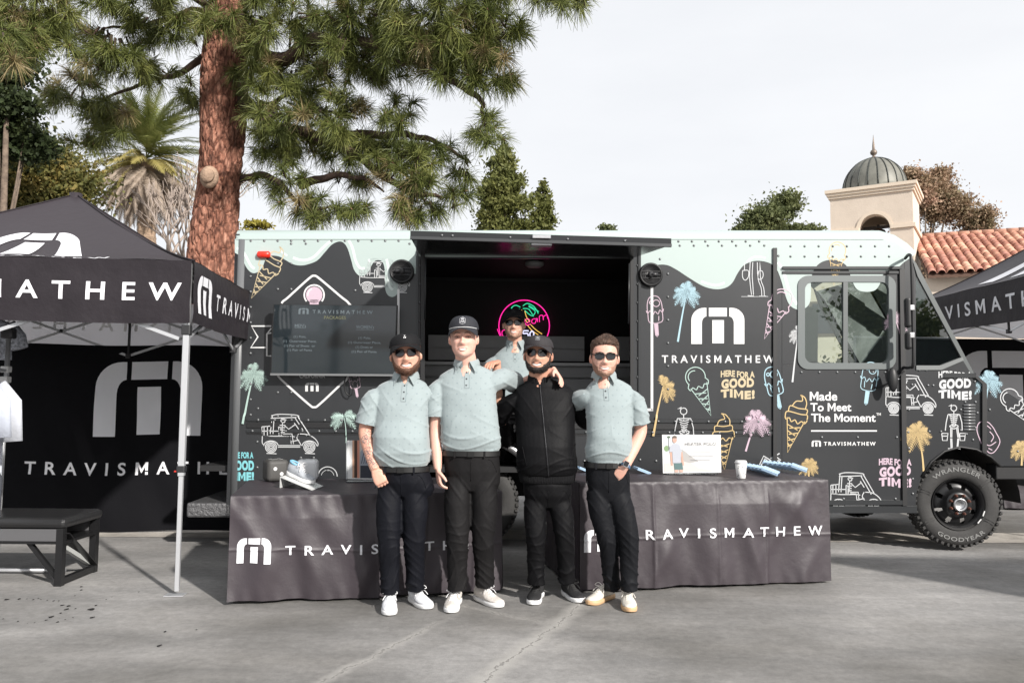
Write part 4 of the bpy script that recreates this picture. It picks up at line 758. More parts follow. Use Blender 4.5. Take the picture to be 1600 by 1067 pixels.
# ---- wheels
def wheel(cx, cy, d0, steer, lettering):
    u, v = sp(cx, cy); c = T(u, d0, v); R_, W_ = .402, .25; wm = Matrix.Translation(c) @ Matrix.Rotation(TROT + steer, 4, 'Z')
    ax = wm.to_3x3() @ Vector((0, -1, 0)); cc = wm @ Vector((0, 0, 0)); mb = MB()
    prof = [(.225, -W_ + .03), (.24, -W_ + .01), (.33, -W_), (.375, -W_ + .02), (R_ - .012, -W_ + .05), (R_ - .01, -W_ / 2), (R_ - .012, -.05), (.375, -.02), (.345, -.002), (.31, .002), (.27, -.002), (.24, -.012), (.225, -.03), (.225, -W_ + .03)]
    mb.lathe(prof, 64, cc, ax, caps=False); tyre = obj('wheel', mb, mat('tyre_rubber', (.035, .034, .033), .75, bump=.15, bscale=60, var=.25) if 'tyre_rubber' not in bpy.data.materials else bpy.data.materials['tyre_rubber'], van)
    tb = MB()
    for k in range(46):
        for q, dd in enumerate((-.035, -.085, -.135, -.19)):
            a = 2 * PI * (k + (.5 if q % 2 else 0)) / 46; M = wm @ Matrix.Rotation(a, 4, 'Y') @ Matrix.Translation((0, -dd, R_ - .011)) @ Matrix.Rotation(.35 * (1 if q % 2 else -1), 4, 'Z')
            tb.box((0, 0, 0), (.030, .042, .014), None, 0, M)
        M = wm @ Matrix.Rotation(2 * PI * k / 46, 4, 'Y') @ Matrix.Translation((0, .012, R_ - .022)); tb.box((0, 0, 0), (.018 if k % 2 else .026, .022, .022), None, 0, M)
    o = obj('tread', tb, bpy.data.materials['tyre_rubber'], tyre); o['kind'] = 'stuff'
    rm_ = MB(); rm_.lathe([(.236, .0), (.238, -.02), (.226, -.035), (.21, -.04), (.205, -.10), (.19, -.115)], 48, cc, ax, caps=False); o = obj('rim', rm_, mat('rim_black', (.02, .02, .021), .35, .3) if 'rim_black' not in bpy.data.materials else bpy.data.materials['rim_black'], tyre)
    dk = MB(); n = 8; aj = [2 * PI * k / 96 for k in range(96)]
    def P(r, a, dd): return wm @ Vector((r * math.cos(a), -dd, r * math.sin(a)))
    # disc face with round holes made of a ring of quads left open
    rs = [(.205, -.085), (.195, -.075), (.178, -.062), (.158, -.055), (.138, -.045), (.122, -.02), (.115, -.0)]
    vs = [P(r, a, dd) for r, dd in rs for a in aj]; fs = []
    for i in range(len(rs) - 1):
        for j in range(96):
            if i in (2, 3) or i == 1:
                ph = (j % 12); hole = (i in (2, 3) and 3 <= ph <= 6) or (i == 1 and 4 <= ph <= 5)
                if hole: continue
            fs.append([i * 96 + j, i * 96 + (j + 1) % 96, (i + 1) * 96 + (j + 1) % 96, (i + 1) * 96 + j])
    dk.add(vs, fs, True); dk.lathe([(.115, 0), (.11, .012), (.062, .014), (.06, -.01)], 48, cc, ax, caps=False); obj('wheel_disc', dk, bpy.data.materials['rim_black'], tyre)
    hb = MB(); hb.lathe([(.06, .0), (.062, .03), (.056, .04), (.047, .04), (.043, .02), (.035, .012), (.001, .012)], 32, cc, ax); obj('hub', hb, M_steel, tyre)
    M_nut = bpy.data.materials.get('rusty_nut') or mat('rusty_nut', (.12, .045, .03), .7, .3, var=.4, vscale=40)
    for k in range(8):
        a = 2 * PI * (k + .5) / 8; nb = MB(); nb.lathe([(.014, .005), (.014, .024), (.009, .03), (.008, .045), (.001, .046)], 6, P(.087, a, .006), ax, smooth=False); obj('lug_nut', nb, M_nut, tyre)
    if lettering:
        tx = MB()
        def ring_text(s, a0, a1, r0, r1, flip=False):
            def fn(uu, vv): a = a0 + (a1 - a0) * uu; r = (r0 + (r1 - r0) * vv); return P(r, a, .0045)
            put_text(tx, s, fn, .02, 1.1, cut=1, step=(.04, .5))
        ring_text('WRANGLER', math.radians(133), math.radians(52), .298, .34); ring_text('GOODYEAR', math.radians(233), math.radians(312), .338, .3)
        obj('tyre_lettering', tx, mat('tyre_letter_grey', (.19, .19, .185), .7), tyre)
        tx = MB()
        for a in (158, 38, -30, 210):
            for q in (-2.2, 2.2): tx.add([P(.262, math.radians(a + q), .005), P(.35, math.radians(a + q * .9), .004), P(.35, math.radians(a + q * .9 + 1.6), .004), P(.262, math.radians(a + q + 1.9), .005)], [[0, 1, 2, 3]])
        obj('tyre_mark', tx, bpy.data.materials['tyre_rubber'], tyre)
        wb = MB()
        for a in (-40, -20): wb.add([P(r, math.radians(a + q), .002) for r, q in ((.228, -6), (.238, -6), (.238, 6), (.228, 6))], [[0, 1, 2, 3]])
        o = obj('balance_weight', wb, M_white, tyre); o['kind'] = 'stuff'
    return tyre
wheel(1495, 787, -.03, math.radians(-7), True); wheel(743, 787, .12, 0, False)
for cx, d0 in ((1495, WID - .3), (743, WID - .35)): wheel(cx, 787, d0, 0, False)

# ---- printed graphics (flat vinyl), traced in the plane of the side panel
_lay = [0]
def dec_fn(layer=0):
    off = .003 + .0008 * layer
    def fn(px, py):
        u, v = sp(px, py); d = off
        if px < 1207 and 650 < py - (px - 386) * .0037 < 680: d = off + .016
        return T(u, -d, v)
    return fn
def decal(name, polys, m, layer=0, ribbons=(), par=None, texts=(), logos=()):
    mb = MB(); fn = dec_fn(layer)
    for p in polys: mb.add([fn(*q) for q in p], [list(range(len(p)))], False)
    for pts, w_ in ribbons: V, F = ribbon(pts, w_); mb.add([fn(*q) for q in V], F, False)
    for s, x0, y0, x1, y1, kw in texts:
        kw = dict(kw); warp = kw.pop('warp', None)
        def tf(u, v):
            if warp: u, v = warp(u, v)
            return fn(x0 + (x1 - x0) * u, y1 + (y0 - y1) * v)
        put_text(mb, s, tf, **kw)
    for x0, y0, x1, y1 in logos: put_logo(mb, lambda u, v: fn(x0 + (x1 - x0) * u, y1 + (y0 - y1) * v))
    return obj(name, mb, m, par or van, recalc=False)
def fill_drip(pts, top):                 # vertical strips between the curve and a top line: always valid polygons
    P = [tuple(p) for p in spline(pts, 5)]; return P
def drip(name, pts, top=373.5, layer=0):
    P = spline(pts, 6); mb = MB(); fn = dec_fn(layer)
    poly = [(P[0].x, top)] + [(p.x, p.y) for p in P] + [(P[-1].x, top)]
    mb.add([fn(*q) for q in poly], [list(range(len(poly)))], False)
    m2 = MB(); m2.add(mb.v, [list(t)[::-1] for t in tessellate_polygon([[Vector((x, y, 0)) for x, y in poly]])], False); return obj(name, m2, M_mint, van, recalc=False)
D1 = [(367, 395), (377, 402), (384, 416), (390, 424), (397, 427), (405, 424), (411, 416), (415, 406), (423, 400), (436, 401), (447, 407), (458, 413), (470, 415), (482, 413), (496, 407), (508, 394), (518, 383), (528, 378), (536, 379), (543, 388), (549, 407), (553, 421), (560, 430), (568, 431), (575, 426), (580, 416), (586, 408), (594, 407), (599, 412), (601.5, 425), (602, 450), (606, 461), (614, 464), (621, 458), (622.5, 440), (623, 428), (650, 428)]
drip('drip_print', D1)
drip('drip_print', [(656, 392), (658, 401), (800, 402), (984, 402), (988, 394)])
D2 = [(1000, 434), (1008, 430), (1022, 416), (1040, 414), (1056, 421), (1076, 434), (1098, 447), (1117, 452), (1133, 450), (1144, 442), (1153, 426), (1163, 414), (1179, 408), (1195, 409), (1207, 414), (1214, 422), (1221, 440), (1227, 462), (1234, 477), (1246, 484), (1257, 482), (1265, 473), (1267, 455), (1267, 437), (1272, 421), (1283, 410), (1299, 406), (1313, 409), (1324, 418), (1331, 438), (1339, 452), (1352, 456), (1366, 454), (1374, 445), (1379, 430), (1391, 421), (1404, 417), (1412, 410), (1424, 402)]
def drip2():
    P = spline(D2, 6); top = [(1424, 402), (1413, 390), (1398, 379), (1380, 373.8), (1000, 373.8)]; fn = dec_fn(0)
    poly = [(p.x, p.y) for p in P[:-1]] + top; m2 = MB(); m2.add([fn(*q) for q in poly], [list(t)[::-1] for t in tessellate_polygon([[Vector((x, y, 0)) for x, y in poly]])], False); obj('drip_print', m2, M_mint, van, recalc=False)
drip2()
decal('drip_highlight_print', [], M_mint2, 1, [(spline(p, 5), w_) for p, w_ in (([(370, 388), (378, 391), (385, 402), (392, 415), (398, 420)], 4), ([(439, 393), (449, 400)], 3), ([(458, 403), (474, 407), (490, 402), (504, 388), (518, 376)], 4), ([(545, 376), (551, 388), (556, 408), (563, 419), (570, 419)], 4), ([(576, 405), (578, 410)], 3), ([(604, 405), (607, 420), (608, 445), (614, 453)], 4), ([(1095, 440), (1117, 446), (1132, 442)], 3.5), ([(1215, 410), (1224, 425), (1233, 455), (1245, 476)], 4.5), ([(1166, 410), (1178, 402), (1196, 403)], 3))])
decal('hatch_border_print', [], M_white, 1, [([(622.5, 452), (622.5, 640)], 3.6), ([(1018.5, 447), (1018.5, 641.5)], 4), ([(1020.5, 640), (1002, 640)], 4)])
decal('badge_outline_print', [], M_white, 0, [(spline([(440, 474), (450, 465), (482, 436), (491, 431), (500, 436), (532, 463), (545, 474), (551, 490), (551, 560), (543, 590), (533, 600), (500, 631), (491, 636), (482, 631), (445, 598), (434, 586), (428, 570), (428, 500)], 5, True), 3.2)])
decal('badge_scoop_print', [arc_px(491, 461, 13, 0, 359, 20), [(484, 468), (498, 468), (498, 478), (484, 478)]], M_pink, 0)
decal('badge_scoop_line_print', [], M_white, 1, [(arc_px(491, 461, 15.5, -40, 220, 20), 2.4), (arc_px(491, 461, 10, 110, 190, 8), 1.6)])
decal('badge_text_print', [], M_white, 0, texts=[('CALIFORNIA', 468, 584, 508, 590.5, dict(bold=.02))], logos=[(477, 598, 498, 611.5)])
decal('banner_print', [], M_white, 0, [([(424, 509.5), (393, 509.5), (403, 526.5), (392, 543), (417, 543)], 2.4), ([(424, 520), (417, 522), (417, 556), (424, 556)], 2.4), ([(417, 522), (424, 513)], 2)])
BIG = dict(bold=.035, space=1.5)
decal('big_logo_print', [], M_white, 0, logos=[(1080, 481, 1163, 537.5)])
decal('brand_name_print', [], M_white, 0, texts=[('TRAVISMATHEW', 1034, 555, 1210, 567, dict(bold=.018, space=1.6))])
decal('door_text_print', [], M_white, 0, [([(1267, 673), (1370, 673)], 2.2)], texts=[('Made', 1265, 612, 1308, 626, dict(bold=.022)), ('To Meet', 1266, 629.5, 1330, 642.5, dict(bold=.022)), ('The Moment', 1267, 646, 1368, 659, dict(bold=.022)), ('TM', 1369, 645, 1376, 649, dict(bold=.02)), ('TRAVISMATHEW', 1287, 690, 1368, 696, dict(bold=.03, space=1.4))], logos=[(1268, 688, 1282.5, 697.5)])
def slogan(x0, y0, x1, y1, m):
    h = y1 - y0; w1_ = lambda u, v: (u, v + .12 * math.sin(u * 2 * PI) - .04); w2_ = lambda u, v: (u, v * (1 + .12 * math.sin(u * PI)) - .08 * math.cos(u * PI))
    decal('slogan_print', [], m, 0, texts=[('HERE FOR A', x0, y0, x1, y0 + h * .24, dict(bold=.04, space=1.0, warp=w1_)), ('GOOD', x0 + 1, y0 + h * .30, x1 - 1, y0 + h * .63, dict(bold=.06, space=1.12, warp=w2_)), ('TIME!', x0, y0 + h * .68, x1, y1, dict(bold=.06, space=1.15, warp=w1_))])
slogan(1126, 579, 1179, 622, M_pgold); slogan(1466, 580, 1518, 623, M_lgrey); slogan(1373, 716, 1424, 760, M_pink); decal('slogan_print', [], M_teal, 0, texts=[('RE FOR A', 368, 706, 396, 716, dict(bold=.04)), ('OOD', 368, 719, 397, 735, dict(bold=.06, space=1.1)), ('IME!', 368, 737, 397, 751, dict(bold=.06, space=1.1))])
def palm_print(cx, cy, R, tx, ty, m, seed, angs=None, w_=2.6, layer=0):
    rg = random.Random(seed); polys = []; angs = angs or [12, 42, 75, 108, 140, 170, 205, 240, 300, 335]
    for a in angs:
        a = math.radians(a + rg.uniform(-6, 6)); L_ = R * rg.uniform(.85, 1.1); dx, dy = math.cos(a), -math.sin(a); droop = .5 * abs(dx) + .12
        P = [Vector((cx + dx * L_ * t, cy + dy * L_ * t + droop * L_ * t * t)) for t in [i / 10 for i in range(11)]]
        for i in range(1, 10):
            tn = (P[i + 1] - P[i - 1]).normalized(); nn = Vector((-tn.y, tn.x)); lw = R * .27 * math.sin(PI * (i / 10) ** .8) + R * .05
            for sd in (-1, 1):
                e = P[i] + tn * lw * .75 + nn * sd * lw * rg.uniform(.75, 1.1) + Vector((0, lw * .25)); polys.append([tuple(P[i] - tn * R * .045), tuple(P[i] + tn * R * .055), tuple(e)])
        polys += [[tuple(P[i]), tuple(P[i + 1]), tuple(P[i + 1] + Vector((.6, .6))), tuple(P[i] + Vector((.6, .6)))] for i in range(10)]
    mid = ((cx + tx) / 2 + (tx - cx) * .12 + R * .05, (cy + ty) / 2); P = spline([(cx, cy), mid, (tx, ty)], 8)
    decal('palm_print', polys, m, layer, [(P, [w_ * (.6 + .6 * i / (len(P) - 1)) for i in range(len(P))])])
palm_print(396, 585, 22, 380, 662, M_green, 1, w_=3); palm_print(538, 650, 22, 541, 692, M_green, 2, [20, 55, 150, 185, 215, 340], w_=1.4); palm_print(1073, 456, 22, 1059, 534, M_blue, 3); palm_print(1036, 604, 22, 1020, 681, M_gold, 4, [10, 40, 75, 100, 330, 350, 290], w_=3)
palm_print(1182, 656, 22, 1165, 705, M_pink, 5); palm_print(1432, 676, 24, 1443, 736, M_gold, 6); palm_print(1247, 520, 16, 1238, 597, M_lgrey, 7, [100, 140, 170, 200, 240, 60], w_=2.4); palm_print(1399, 500, 20, 1410, 549, M_pink, 8, [30, 60, 100, 130, 160, 200, 340], w_=2)
palm_print(1264, 726, 16, 1262, 760, M_gold, 9); palm_print(1594, 700, 18, 1596, 727, M_gold, 10); palm_print(1545, 594, 22, 1536, 654, M_blue, 11, w_=2.8)
def placer(cx, cy, sc, rot, fx=1):
    c, s_ = math.cos(math.radians(rot)), math.sin(math.radians(rot))
    return lambda x, y: (cx + sc * (fx * x * c - y * s_), cy - sc * (fx * x * s_ + y * c))
def circ(x, y, r, n=16, a0=0, a1=360): return [(x + r * math.cos(math.radians(a0 + (a1 - a0) * i / n)), y + r * math.sin(math.radians(a0 + (a1 - a0) * i / n))) for i in range(n + 1)]
def lineart(name, m, pl, strokes, fills=(), w_=1.1, layer=0):
    decal(name, [[pl(*p) for p in f] for f in fills], m, layer, [([pl(*p) for p in s_], w_) for s_ in strokes])
def cone_print(cx, cy, sc, rot, m, fill=None, w_=1.2, soft=False):
    pl = placer(cx, cy, sc, rot); cone = [(-.26, 0), (0, -1), (.26, 0)]
    st = [[(-.27, .02), (0, -1), (.27, .02)]]
    for k in range(1, 5): t = k / 5.5; st += [[(-.26 * (1 - t), -t), (.26 * (1 - t) * .6, -t - .10)], [(.26 * (1 - t), -t), (-.26 * (1 - t) * .6, -t - .1)]]
    drips = spline([(-.34, .06), (-.3, -.04), (-.2, .02), (-.12, -.08), (-.02, 0), (.08, -.1), (.18, 0), (.28, -.05), (.34, .06)], 3)
    if soft:
        st += [[tuple(p) for p in drips], [tuple(p) for p in spline([(-.34, .06), (-.3, .2), (.1, .2), (.3, .22), (.33, .08)], 4)], [tuple(p) for p in spline([(-.28, .22), (-.26, .38), (0, .36), (.26, .38), (.27, .22)], 4)], [tuple(p) for p in spline([(-.2, .4), (-.12, .55), (.05, .6), (.02, .72), (-.04, .76), (.1, .72), (.2, .56), (.2, .4)], 4)]]
    else: st += [[tuple(p) for p in drips], circ(0, .3, .31, 20, -30, 210), circ(-.03, .32, .19, 12, 60, 200), [(-.34, .06), (-.28, .16)], [(.34, .06), (.28, .16)]]
    if fill: decal('cone_fill_print', [[pl(*p) for p in cone]] + ([[pl(*p) for p in circ(0, .3, .3, 18)[:-1]]] if fill[1] else []), fill[0], 0)
    lineart('cone_print', m, pl, st, w_=w_, layer=1)
M_dk = M_body
cone_print(419, 421, 52, -30, M_pgold, None, 1.6, True); cone_print(1215, 482, 52, -24, M_pink, None, 1.5); cone_print(1092, 603, 50, 22, M_green, None, 1.4); cone_print(1130, 684, 50, 2, M_gold, None, 1.5, True)
cone_print(1243, 656, 52, -14, M_gold, None, 1.7, True); cone_print(1586, 632, 46, 40, M_lgrey, None, 1.5); cone_print(1307, 404, 42, -6, M_gold, None, 1.2)
def pop_print(cx, cy, sc, rot, m, w_=1.3):
    pl = placer(cx, cy, sc, rot); body_ = [tuple(p) for p in spline([(-.27, -.2), (-.3, .1), (-.3, .5), (-.2, .78), (0, .86), (.2, .78), (.3, .5), (.3, .1), (.27, -.2), (0, -.26)], 3, True)]
    lineart('lolly_print', m, pl, [body_ + body_[:1], [tuple(p) for p in spline([(-.36, .28), (-.3, .16), (-.2, .26), (-.1, .08), (0, .22), (.12, .1), (.2, .26), (.3, .16), (.36, .3)], 3)], circ(.08, .55, .14, 12), circ(-.14, .6, .06, 8), [(-.07, -.25), (-.06, -.75), (0, -.82), (.06, -.75), (.07, -.25)], [(-.15, -.15), (-.17, .1)], [(.12, -.18), (.14, .02)]], [[(-.06, -.25), (-.05, -.76), (.05, -.76), (.06, -.25)]], w_)
pop_print(1211, 607, 40, 14, M_blue, 1.6); pop_print(1357, 600, 40, -8, M_blue, 1.2); pop_print(1024, 495, 38, 5, M_pink, 1.2); pop_print(555, 600, 26, 10, M_pink, .8)
def cart_print(x0, y0, x1, y1, m, w_=1.2):
    W_, H_ = x1 - x0, y1 - y0; pl = lambda x, y: (x0 + W_ * x, y1 - H_ * y)
    sp_ = lambda *p: [tuple(q) for q in spline(p, 4)]
    st = [sp_((.16, .96), (.3, 1), (.6, .98), (.66, .94)), [(.16, .9), (.62, .92)], [(.18, .96), (.15, .5)], [(.22, .92), (.2, .5)], [(.64, .95), (.86, .46)], [(.59, .92), (.8, .44)], [(.0, .68), (.0, .46), (.16, .44)], [(.0, .68), (.15, .7)], [(.04, .68), (.04, .46)], [(.1, .7), (.1, .46)], [(0, .57), (.3, .57)],
          sp_((0, .4), (.02, .46), (.2, .44), (.5, .44), (.58, .42)), sp_((0, .4), (0, .26), (.04, .22)), sp_((.68, .5), (.82, .48), (.94, .38), (1, .26), (.99, .18)), [(.28, .2), (.68, .2)], [(.28, .16), (.68, .16)], sp_((.66, .5), (.62, .4), (.66, .3), (.7, .2)), [(.3, .44), (.3, .68)], [(.34, .44), (.34, .66)], [(.3, .68), (.34, .66)], [(.52, .3), (.66, .34)],
          circ(.155, .19, .13, 14, 0, 180), circ(.845, .19, .13, 14, 0, 180)]
    for cx_, r_ in ((.155, 1), (.845, 1)):
        for rr in (.10, .075, .05, .025): st.append([(cx_ + rr * math.cos(a), .16 + rr * W_ / H_ * math.sin(a)) for a in [2 * PI * i / 16 for i in range(17)]])
        st.append([(cx_ - .08, -.0), (cx_ + .1, -.01)])
    # bony driver
    st += [sp_((.36, .8), (.34, .84), (.37, .88), (.41, .87), (.41, .8), (.37, .79)), [(.34, .86), (.44, .86)], [(.37, .79), (.36, .5)], [(.32, .72), (.42, .72)], [(.32, .66), (.42, .66)], [(.33, .6), (.41, .6)], [(.34, .54), (.41, .54)], [(.4, .72), (.48, .62), (.6, .74)], [(.58, .78), (.66, .62)], [(.38, .5), (.54, .5), (.56, .24)], [(.38, .46), (.5, .46), (.52, .24)]]
    lineart('cart_print', m, pl, st, [[(.35, .86), (.34, .9), (.4, .91), (.41, .87)]], w_)
cart_print(410, 647, 497, 708, M_lgrey, 1.3); cart_print(1384, 586, 1462, 648, M_lgrey, 1.4); cart_print(1298, 738, 1377, 799, M_lgrey, 1.4); cart_print(562, 405, 640, 457, M_lgrey, 1.0)
def skel_print(cx, y0, y1, m, w_=1.3, top=1.0, legs=True):
    H_ = (y1 - y0); pl = lambda x, y: (cx + H_ * x, y1 - H_ * y); sp_ = lambda *p: [tuple(q) for q in spline(p, 4)]; st = []
    if top: st += [circ(0, .92, .065, 12), [(-.02, .98), (-.12, .97), (-.04, 1.0)], [(0, .85), (0, .5)], [(-.13, .78), (.13, .78)], [(-.13, .78), (-.17, .6), (-.19, .42)], [(.13, .78), (.18, .6), (.19, .42)]] + [sp_((-.1 + .012 * k, .76 - .045 * k), (0, .73 - .045 * k), (.1 - .012 * k, .76 - .045 * k)) for k in range(6)] + [sp_((-.1, .52), (0, .46), (.1, .52), (0, .55), (-.1, .52)), [(-.27, .36), (-.25, .2), (-.15, .2), (-.13, .36), (-.27, .36)], [(.13, .36), (.14, .2), (.24, .2), (.26, .36), (.13, .36)], [(-.25, .3), (-.14, .3)], [(.14, .3), (.25, .3)]]
    if legs: st += [[(-.07, .5), (-.07, .27)], [(-.04, .5), (-.045, .27)], [(-.07, .25), (-.06, .03)], [(-.045, .25), (-.035, .03)], [(.06, .5), (.09, .27)], [(.09, .5), (.115, .27)], [(.09, .25), (.07, .03)], [(.11, .25), (.09, .03)], [(-.13, .02), (-.02, .02)], [(.04, .02), (.15, .02)]]
    lineart('skeleton_print', m, pl, st, (), w_)
skel_print(1068, 636, 716, M_lgrey, 1.4); skel_print(1490, 632, 702, M_lgrey, 1.5)
decal('skeleton_print', [], M_lgrey, 1, [(spline(p, 3), 1.2) for p in ([(1172, 408), (1171, 430), (1172, 445), (1174, 461)], [(1176, 410), (1175, 430), (1176, 445), (1177, 461)], [(1183, 410), (1184, 435), (1189, 450), (1190, 462)], [(1187, 410), (1188, 435), (1193, 450), (1194, 462)], [(1168, 462), (1178, 463)], [(1186, 463), (1197, 463)], [(1160, 423), (1160, 433), (1164, 438), (1169, 433), (1169, 423), (1160, 423)], [(1185, 424), (1184, 434), (1188, 437), (1192, 432), (1191, 424), (1185, 424)], [(1163, 410), (1163, 422)], [(1187, 410), (1188, 423)])] + [([(1158, 463.5), (1200, 463.5)], .7)])
decal('skeleton_print', [], M_lgrey, 0, [(p, 1.8) for p in ([(1186, 727), (1193, 712), (1212, 724)], [(1189, 727), (1195, 716), (1206, 726)], circ(1212, 720, 6, 10), [(1204, 716), (1218, 708)], [(1208, 722), (1220, 718)])])
decal('ice_face_print', [], M_pink, 1, [(spline(p, 4), 1.4) for p in ([(1532, 690), (1526, 672), (1530, 660), (1542, 659), (1550, 666), (1556, 676), (1562, 690), (1554, 705), (1545, 707), (1534, 694), (1532, 690)], [(1534, 668), (1540, 664), (1548, 670)], [(1536, 676), (1541, 680), (1537, 685)], [(1546, 674), (1552, 682), (1548, 690)], [(1538, 692), (1546, 696), (1556, 690)], [(1544, 700), (1550, 703)])])
decal('arch_line_print', [], M_lgrey, 0, [(arc_px(512, 744, 15, 0, 180, 14), 1.3), (arc_px(512, 744, 10, 10, 170, 10), .7)])
decal('mint_line_print', [], M_mint2, 1, [([(1222, 431), (1222, 436)], .5)])

# ================================================================ menu screen on the van side
def menu():
    c4 = [on_d(422.5, 585, -.13), on_d(617, 586.5, -.13), on_d(621, 477, -.16), on_d(427, 475, -.16)]
    root = thing('menu_screen', 'large dark menu screen with faint package list mounted left of the hatch', 'screen', (c4[0] + c4[1]) / 2, TROT)
    nrm = (c4[1] - c4[0]).cross(c4[3] - c4[0]).normalized()
    if nrm.y > 0: nrm = -nrm
    def S(u, v, w_=0): a = c4[0].lerp(c4[1], u); b = c4[3].lerp(c4[2], u); return a.lerp(b, v) + nrm * w_
    mb = MB(); mb.prism([(0, 0), (1, 0), (1, 1), (0, 1)], -.055, lambda u, v, w_: S(u, v, w_)); obj('casing', mb, M_black, root)
    m = mat('dark_glass_screen', (.012, .018, .022), .06, spec=.5); m.node_tree.nodes['Principled BSDF'].inputs['IOR'].default_value = 1.85; mb = MB(); mb.add([S(.008, .02, .002), S(.992, .02, .002), S(.992, .99, .002), S(.008, .99, .002)], [[0, 1, 2, 3]]); obj('display', mb, m, root)
    mb = MB(); mb.prism([(0, -.012), (1, -.012), (1, .018), (0, .018)], .006, lambda u, v, w_: S(u, v, .001 + w_)); obj('bottom_bezel', mb, mat('bezel_grey', (.16, .165, .17), .35), root)
    t = MB()
    def tx(s, cx, cy, w_, h, bold=.005, sp_=1.0): put_text(t, s, lambda u, v: S(cx + (u - .5) * w_, 1 - cy + (v - .5) * h, .004), bold, sp_)
    put_logo(t, lambda u, v: S(.205 + .082 * u, .86 + .085 * v, .004)); tx('TRAVISMATHEW', .56, .105, .485, .052, .012, 1.6)
    tx("MEN's", .225, .305, .09, .048); tx("WOMEN's", .745, .315, .145, .048); t.add([S(.18, .66, .004), S(.27, .66, .004), S(.27, .664, .004), S(.18, .664, .004)], [[0, 1, 2, 3]]); t.add([S(.672, .645, .004), S(.818, .645, .004), S(.818, .649, .004), S(.672, .649, .004)], [[0, 1, 2, 3]])
    for s, cx, cy, w_ in (('(1) Polo,', .225, .465, .10), ('(1)  Outerwear Piece,', .225, .53, .27), ('(1) Pair of Shoes  or', .225, .595, .25), ('(1) Pair of Pants', .225, .655, .20), ('(1) Polo,', .745, .475, .10), ('(1) Outerwear Piece,', .745, .54, .265), ('(1) Dress or', .745, .605, .14), ('(1) Pair of Pants', .745, .67, .20)): tx(s, cx, cy, w_, .042)
    e = mat('dim_screen_text', (.05, .06, .065), .5, emit=(.55, .66, .72), es=.16); obj('menu_text', t, e, root, recalc=False)
    t = MB(); tx('PACKAGES', .50, .185, .175, .046); obj('menu_heading', t, mat('dim_screen_gold', (.05, .05, .03), .5, emit=(.5, .5, .25), es=.2), root, recalc=False)
    mb = MB()
    for sx in (.4, .6): mb.prism([(sx - .02, .3), (sx + .02, .3), (sx + .02, .7), (sx - .02, .7)], -.10, lambda u, v, w_: S(u, v, -.056 + w_ * .7))
    obj('wall_bracket', mb, M_black, root)
    mb = MB(); mb.tube(spline([on_d(541, 586, -.08), on_d(538, 600, -.06), on_d(541, 614, -.05), on_d(549, 617, -.05), on_d(552, 600, -.06), on_d(549, 586, -.08)], 6), .006, 6); obj('cable', mb, M_black, root)
menu()
# ================================================================ neon sign inside
def neon():
    dN = 2.0; c = on_d(819, 509, dN); root = thing('neon_sign', 'glowing neon ice cream sign with palm in a pink ring inside the van', 'neon sign', c, TROT)
    def pn(x, y): return on_d(x, y, dN)
    def nm(n, col, es): return mat(n, (.1, .1, .1), .4, emit=col, es=es)
    P_, G_, Y_, W_ = nm('neon_pink', (1, .02, .33), 1.2), nm('neon_green', (.04, .9, .45), .8), nm('neon_yellow', (1, .62, .12), .8), nm('neon_white', (.75, .75, 1), .9)
    def tb(name, lines, m, r=.0048, k=4):
        for l in lines: mb = MB(); mb.tube(spline([pn(*q) for q in l], k), r, 6); obj(name, mb, m, root)
    mb = MB(); mb.tube([pn(819 + 39.5 * math.cos(a), 509 + 40 * math.sin(a)) for a in [2 * PI * i / 48 for i in range(49)]], .006, 6); obj('ring_tube', mb, P_, root)
    tb('letter_tube', [[(777, 514), (782, 527)], [(791, 515), (785, 517), (785, 524), (791, 525), (795, 521)], [(797, 521), (803, 517), (800, 512), (796, 516), (799, 524), (805, 521)], [(823, 505), (828, 501), (824, 498), (820, 502), (823, 508), (829, 506)], [(838, 498), (832, 499), (831, 504), (836, 505), (839, 497), (840, 503)], [(843, 503), (843, 494), (848, 493), (849, 500)], [(849, 495), (854, 492), (856, 498)]], P_)
    tb('leaf_tube', [[(797, 487), (800, 480), (806, 477), (813, 480)], [(797, 487), (805, 484), (812, 483)], [(817, 478), (824, 474), (833, 478), (838, 484), (841, 490)], [(817, 482), (826, 483), (833, 492), (836, 486), (826, 479)], [(820, 485), (828, 492), (834, 494)], [(800, 480), (799, 484)], [(826, 477), (834, 482), (842, 487)]], G_)
    tb('trunk_tube', [[(815, 484), (818, 495), (824, 504)], [(820, 486), (823, 496), (828, 503)], [(824, 508), (832, 517), (841, 523)], [(829, 507), (837, 515), (847, 522)]], Y_)
    tb('number_tube', [[(826, 517), (818, 517), (818, 521), (824, 521), (825, 526), (818, 527)], [(831, 517), (828, 521), (829, 526), (833, 526), (834, 520), (831, 517)]], W_, .009)
neon()
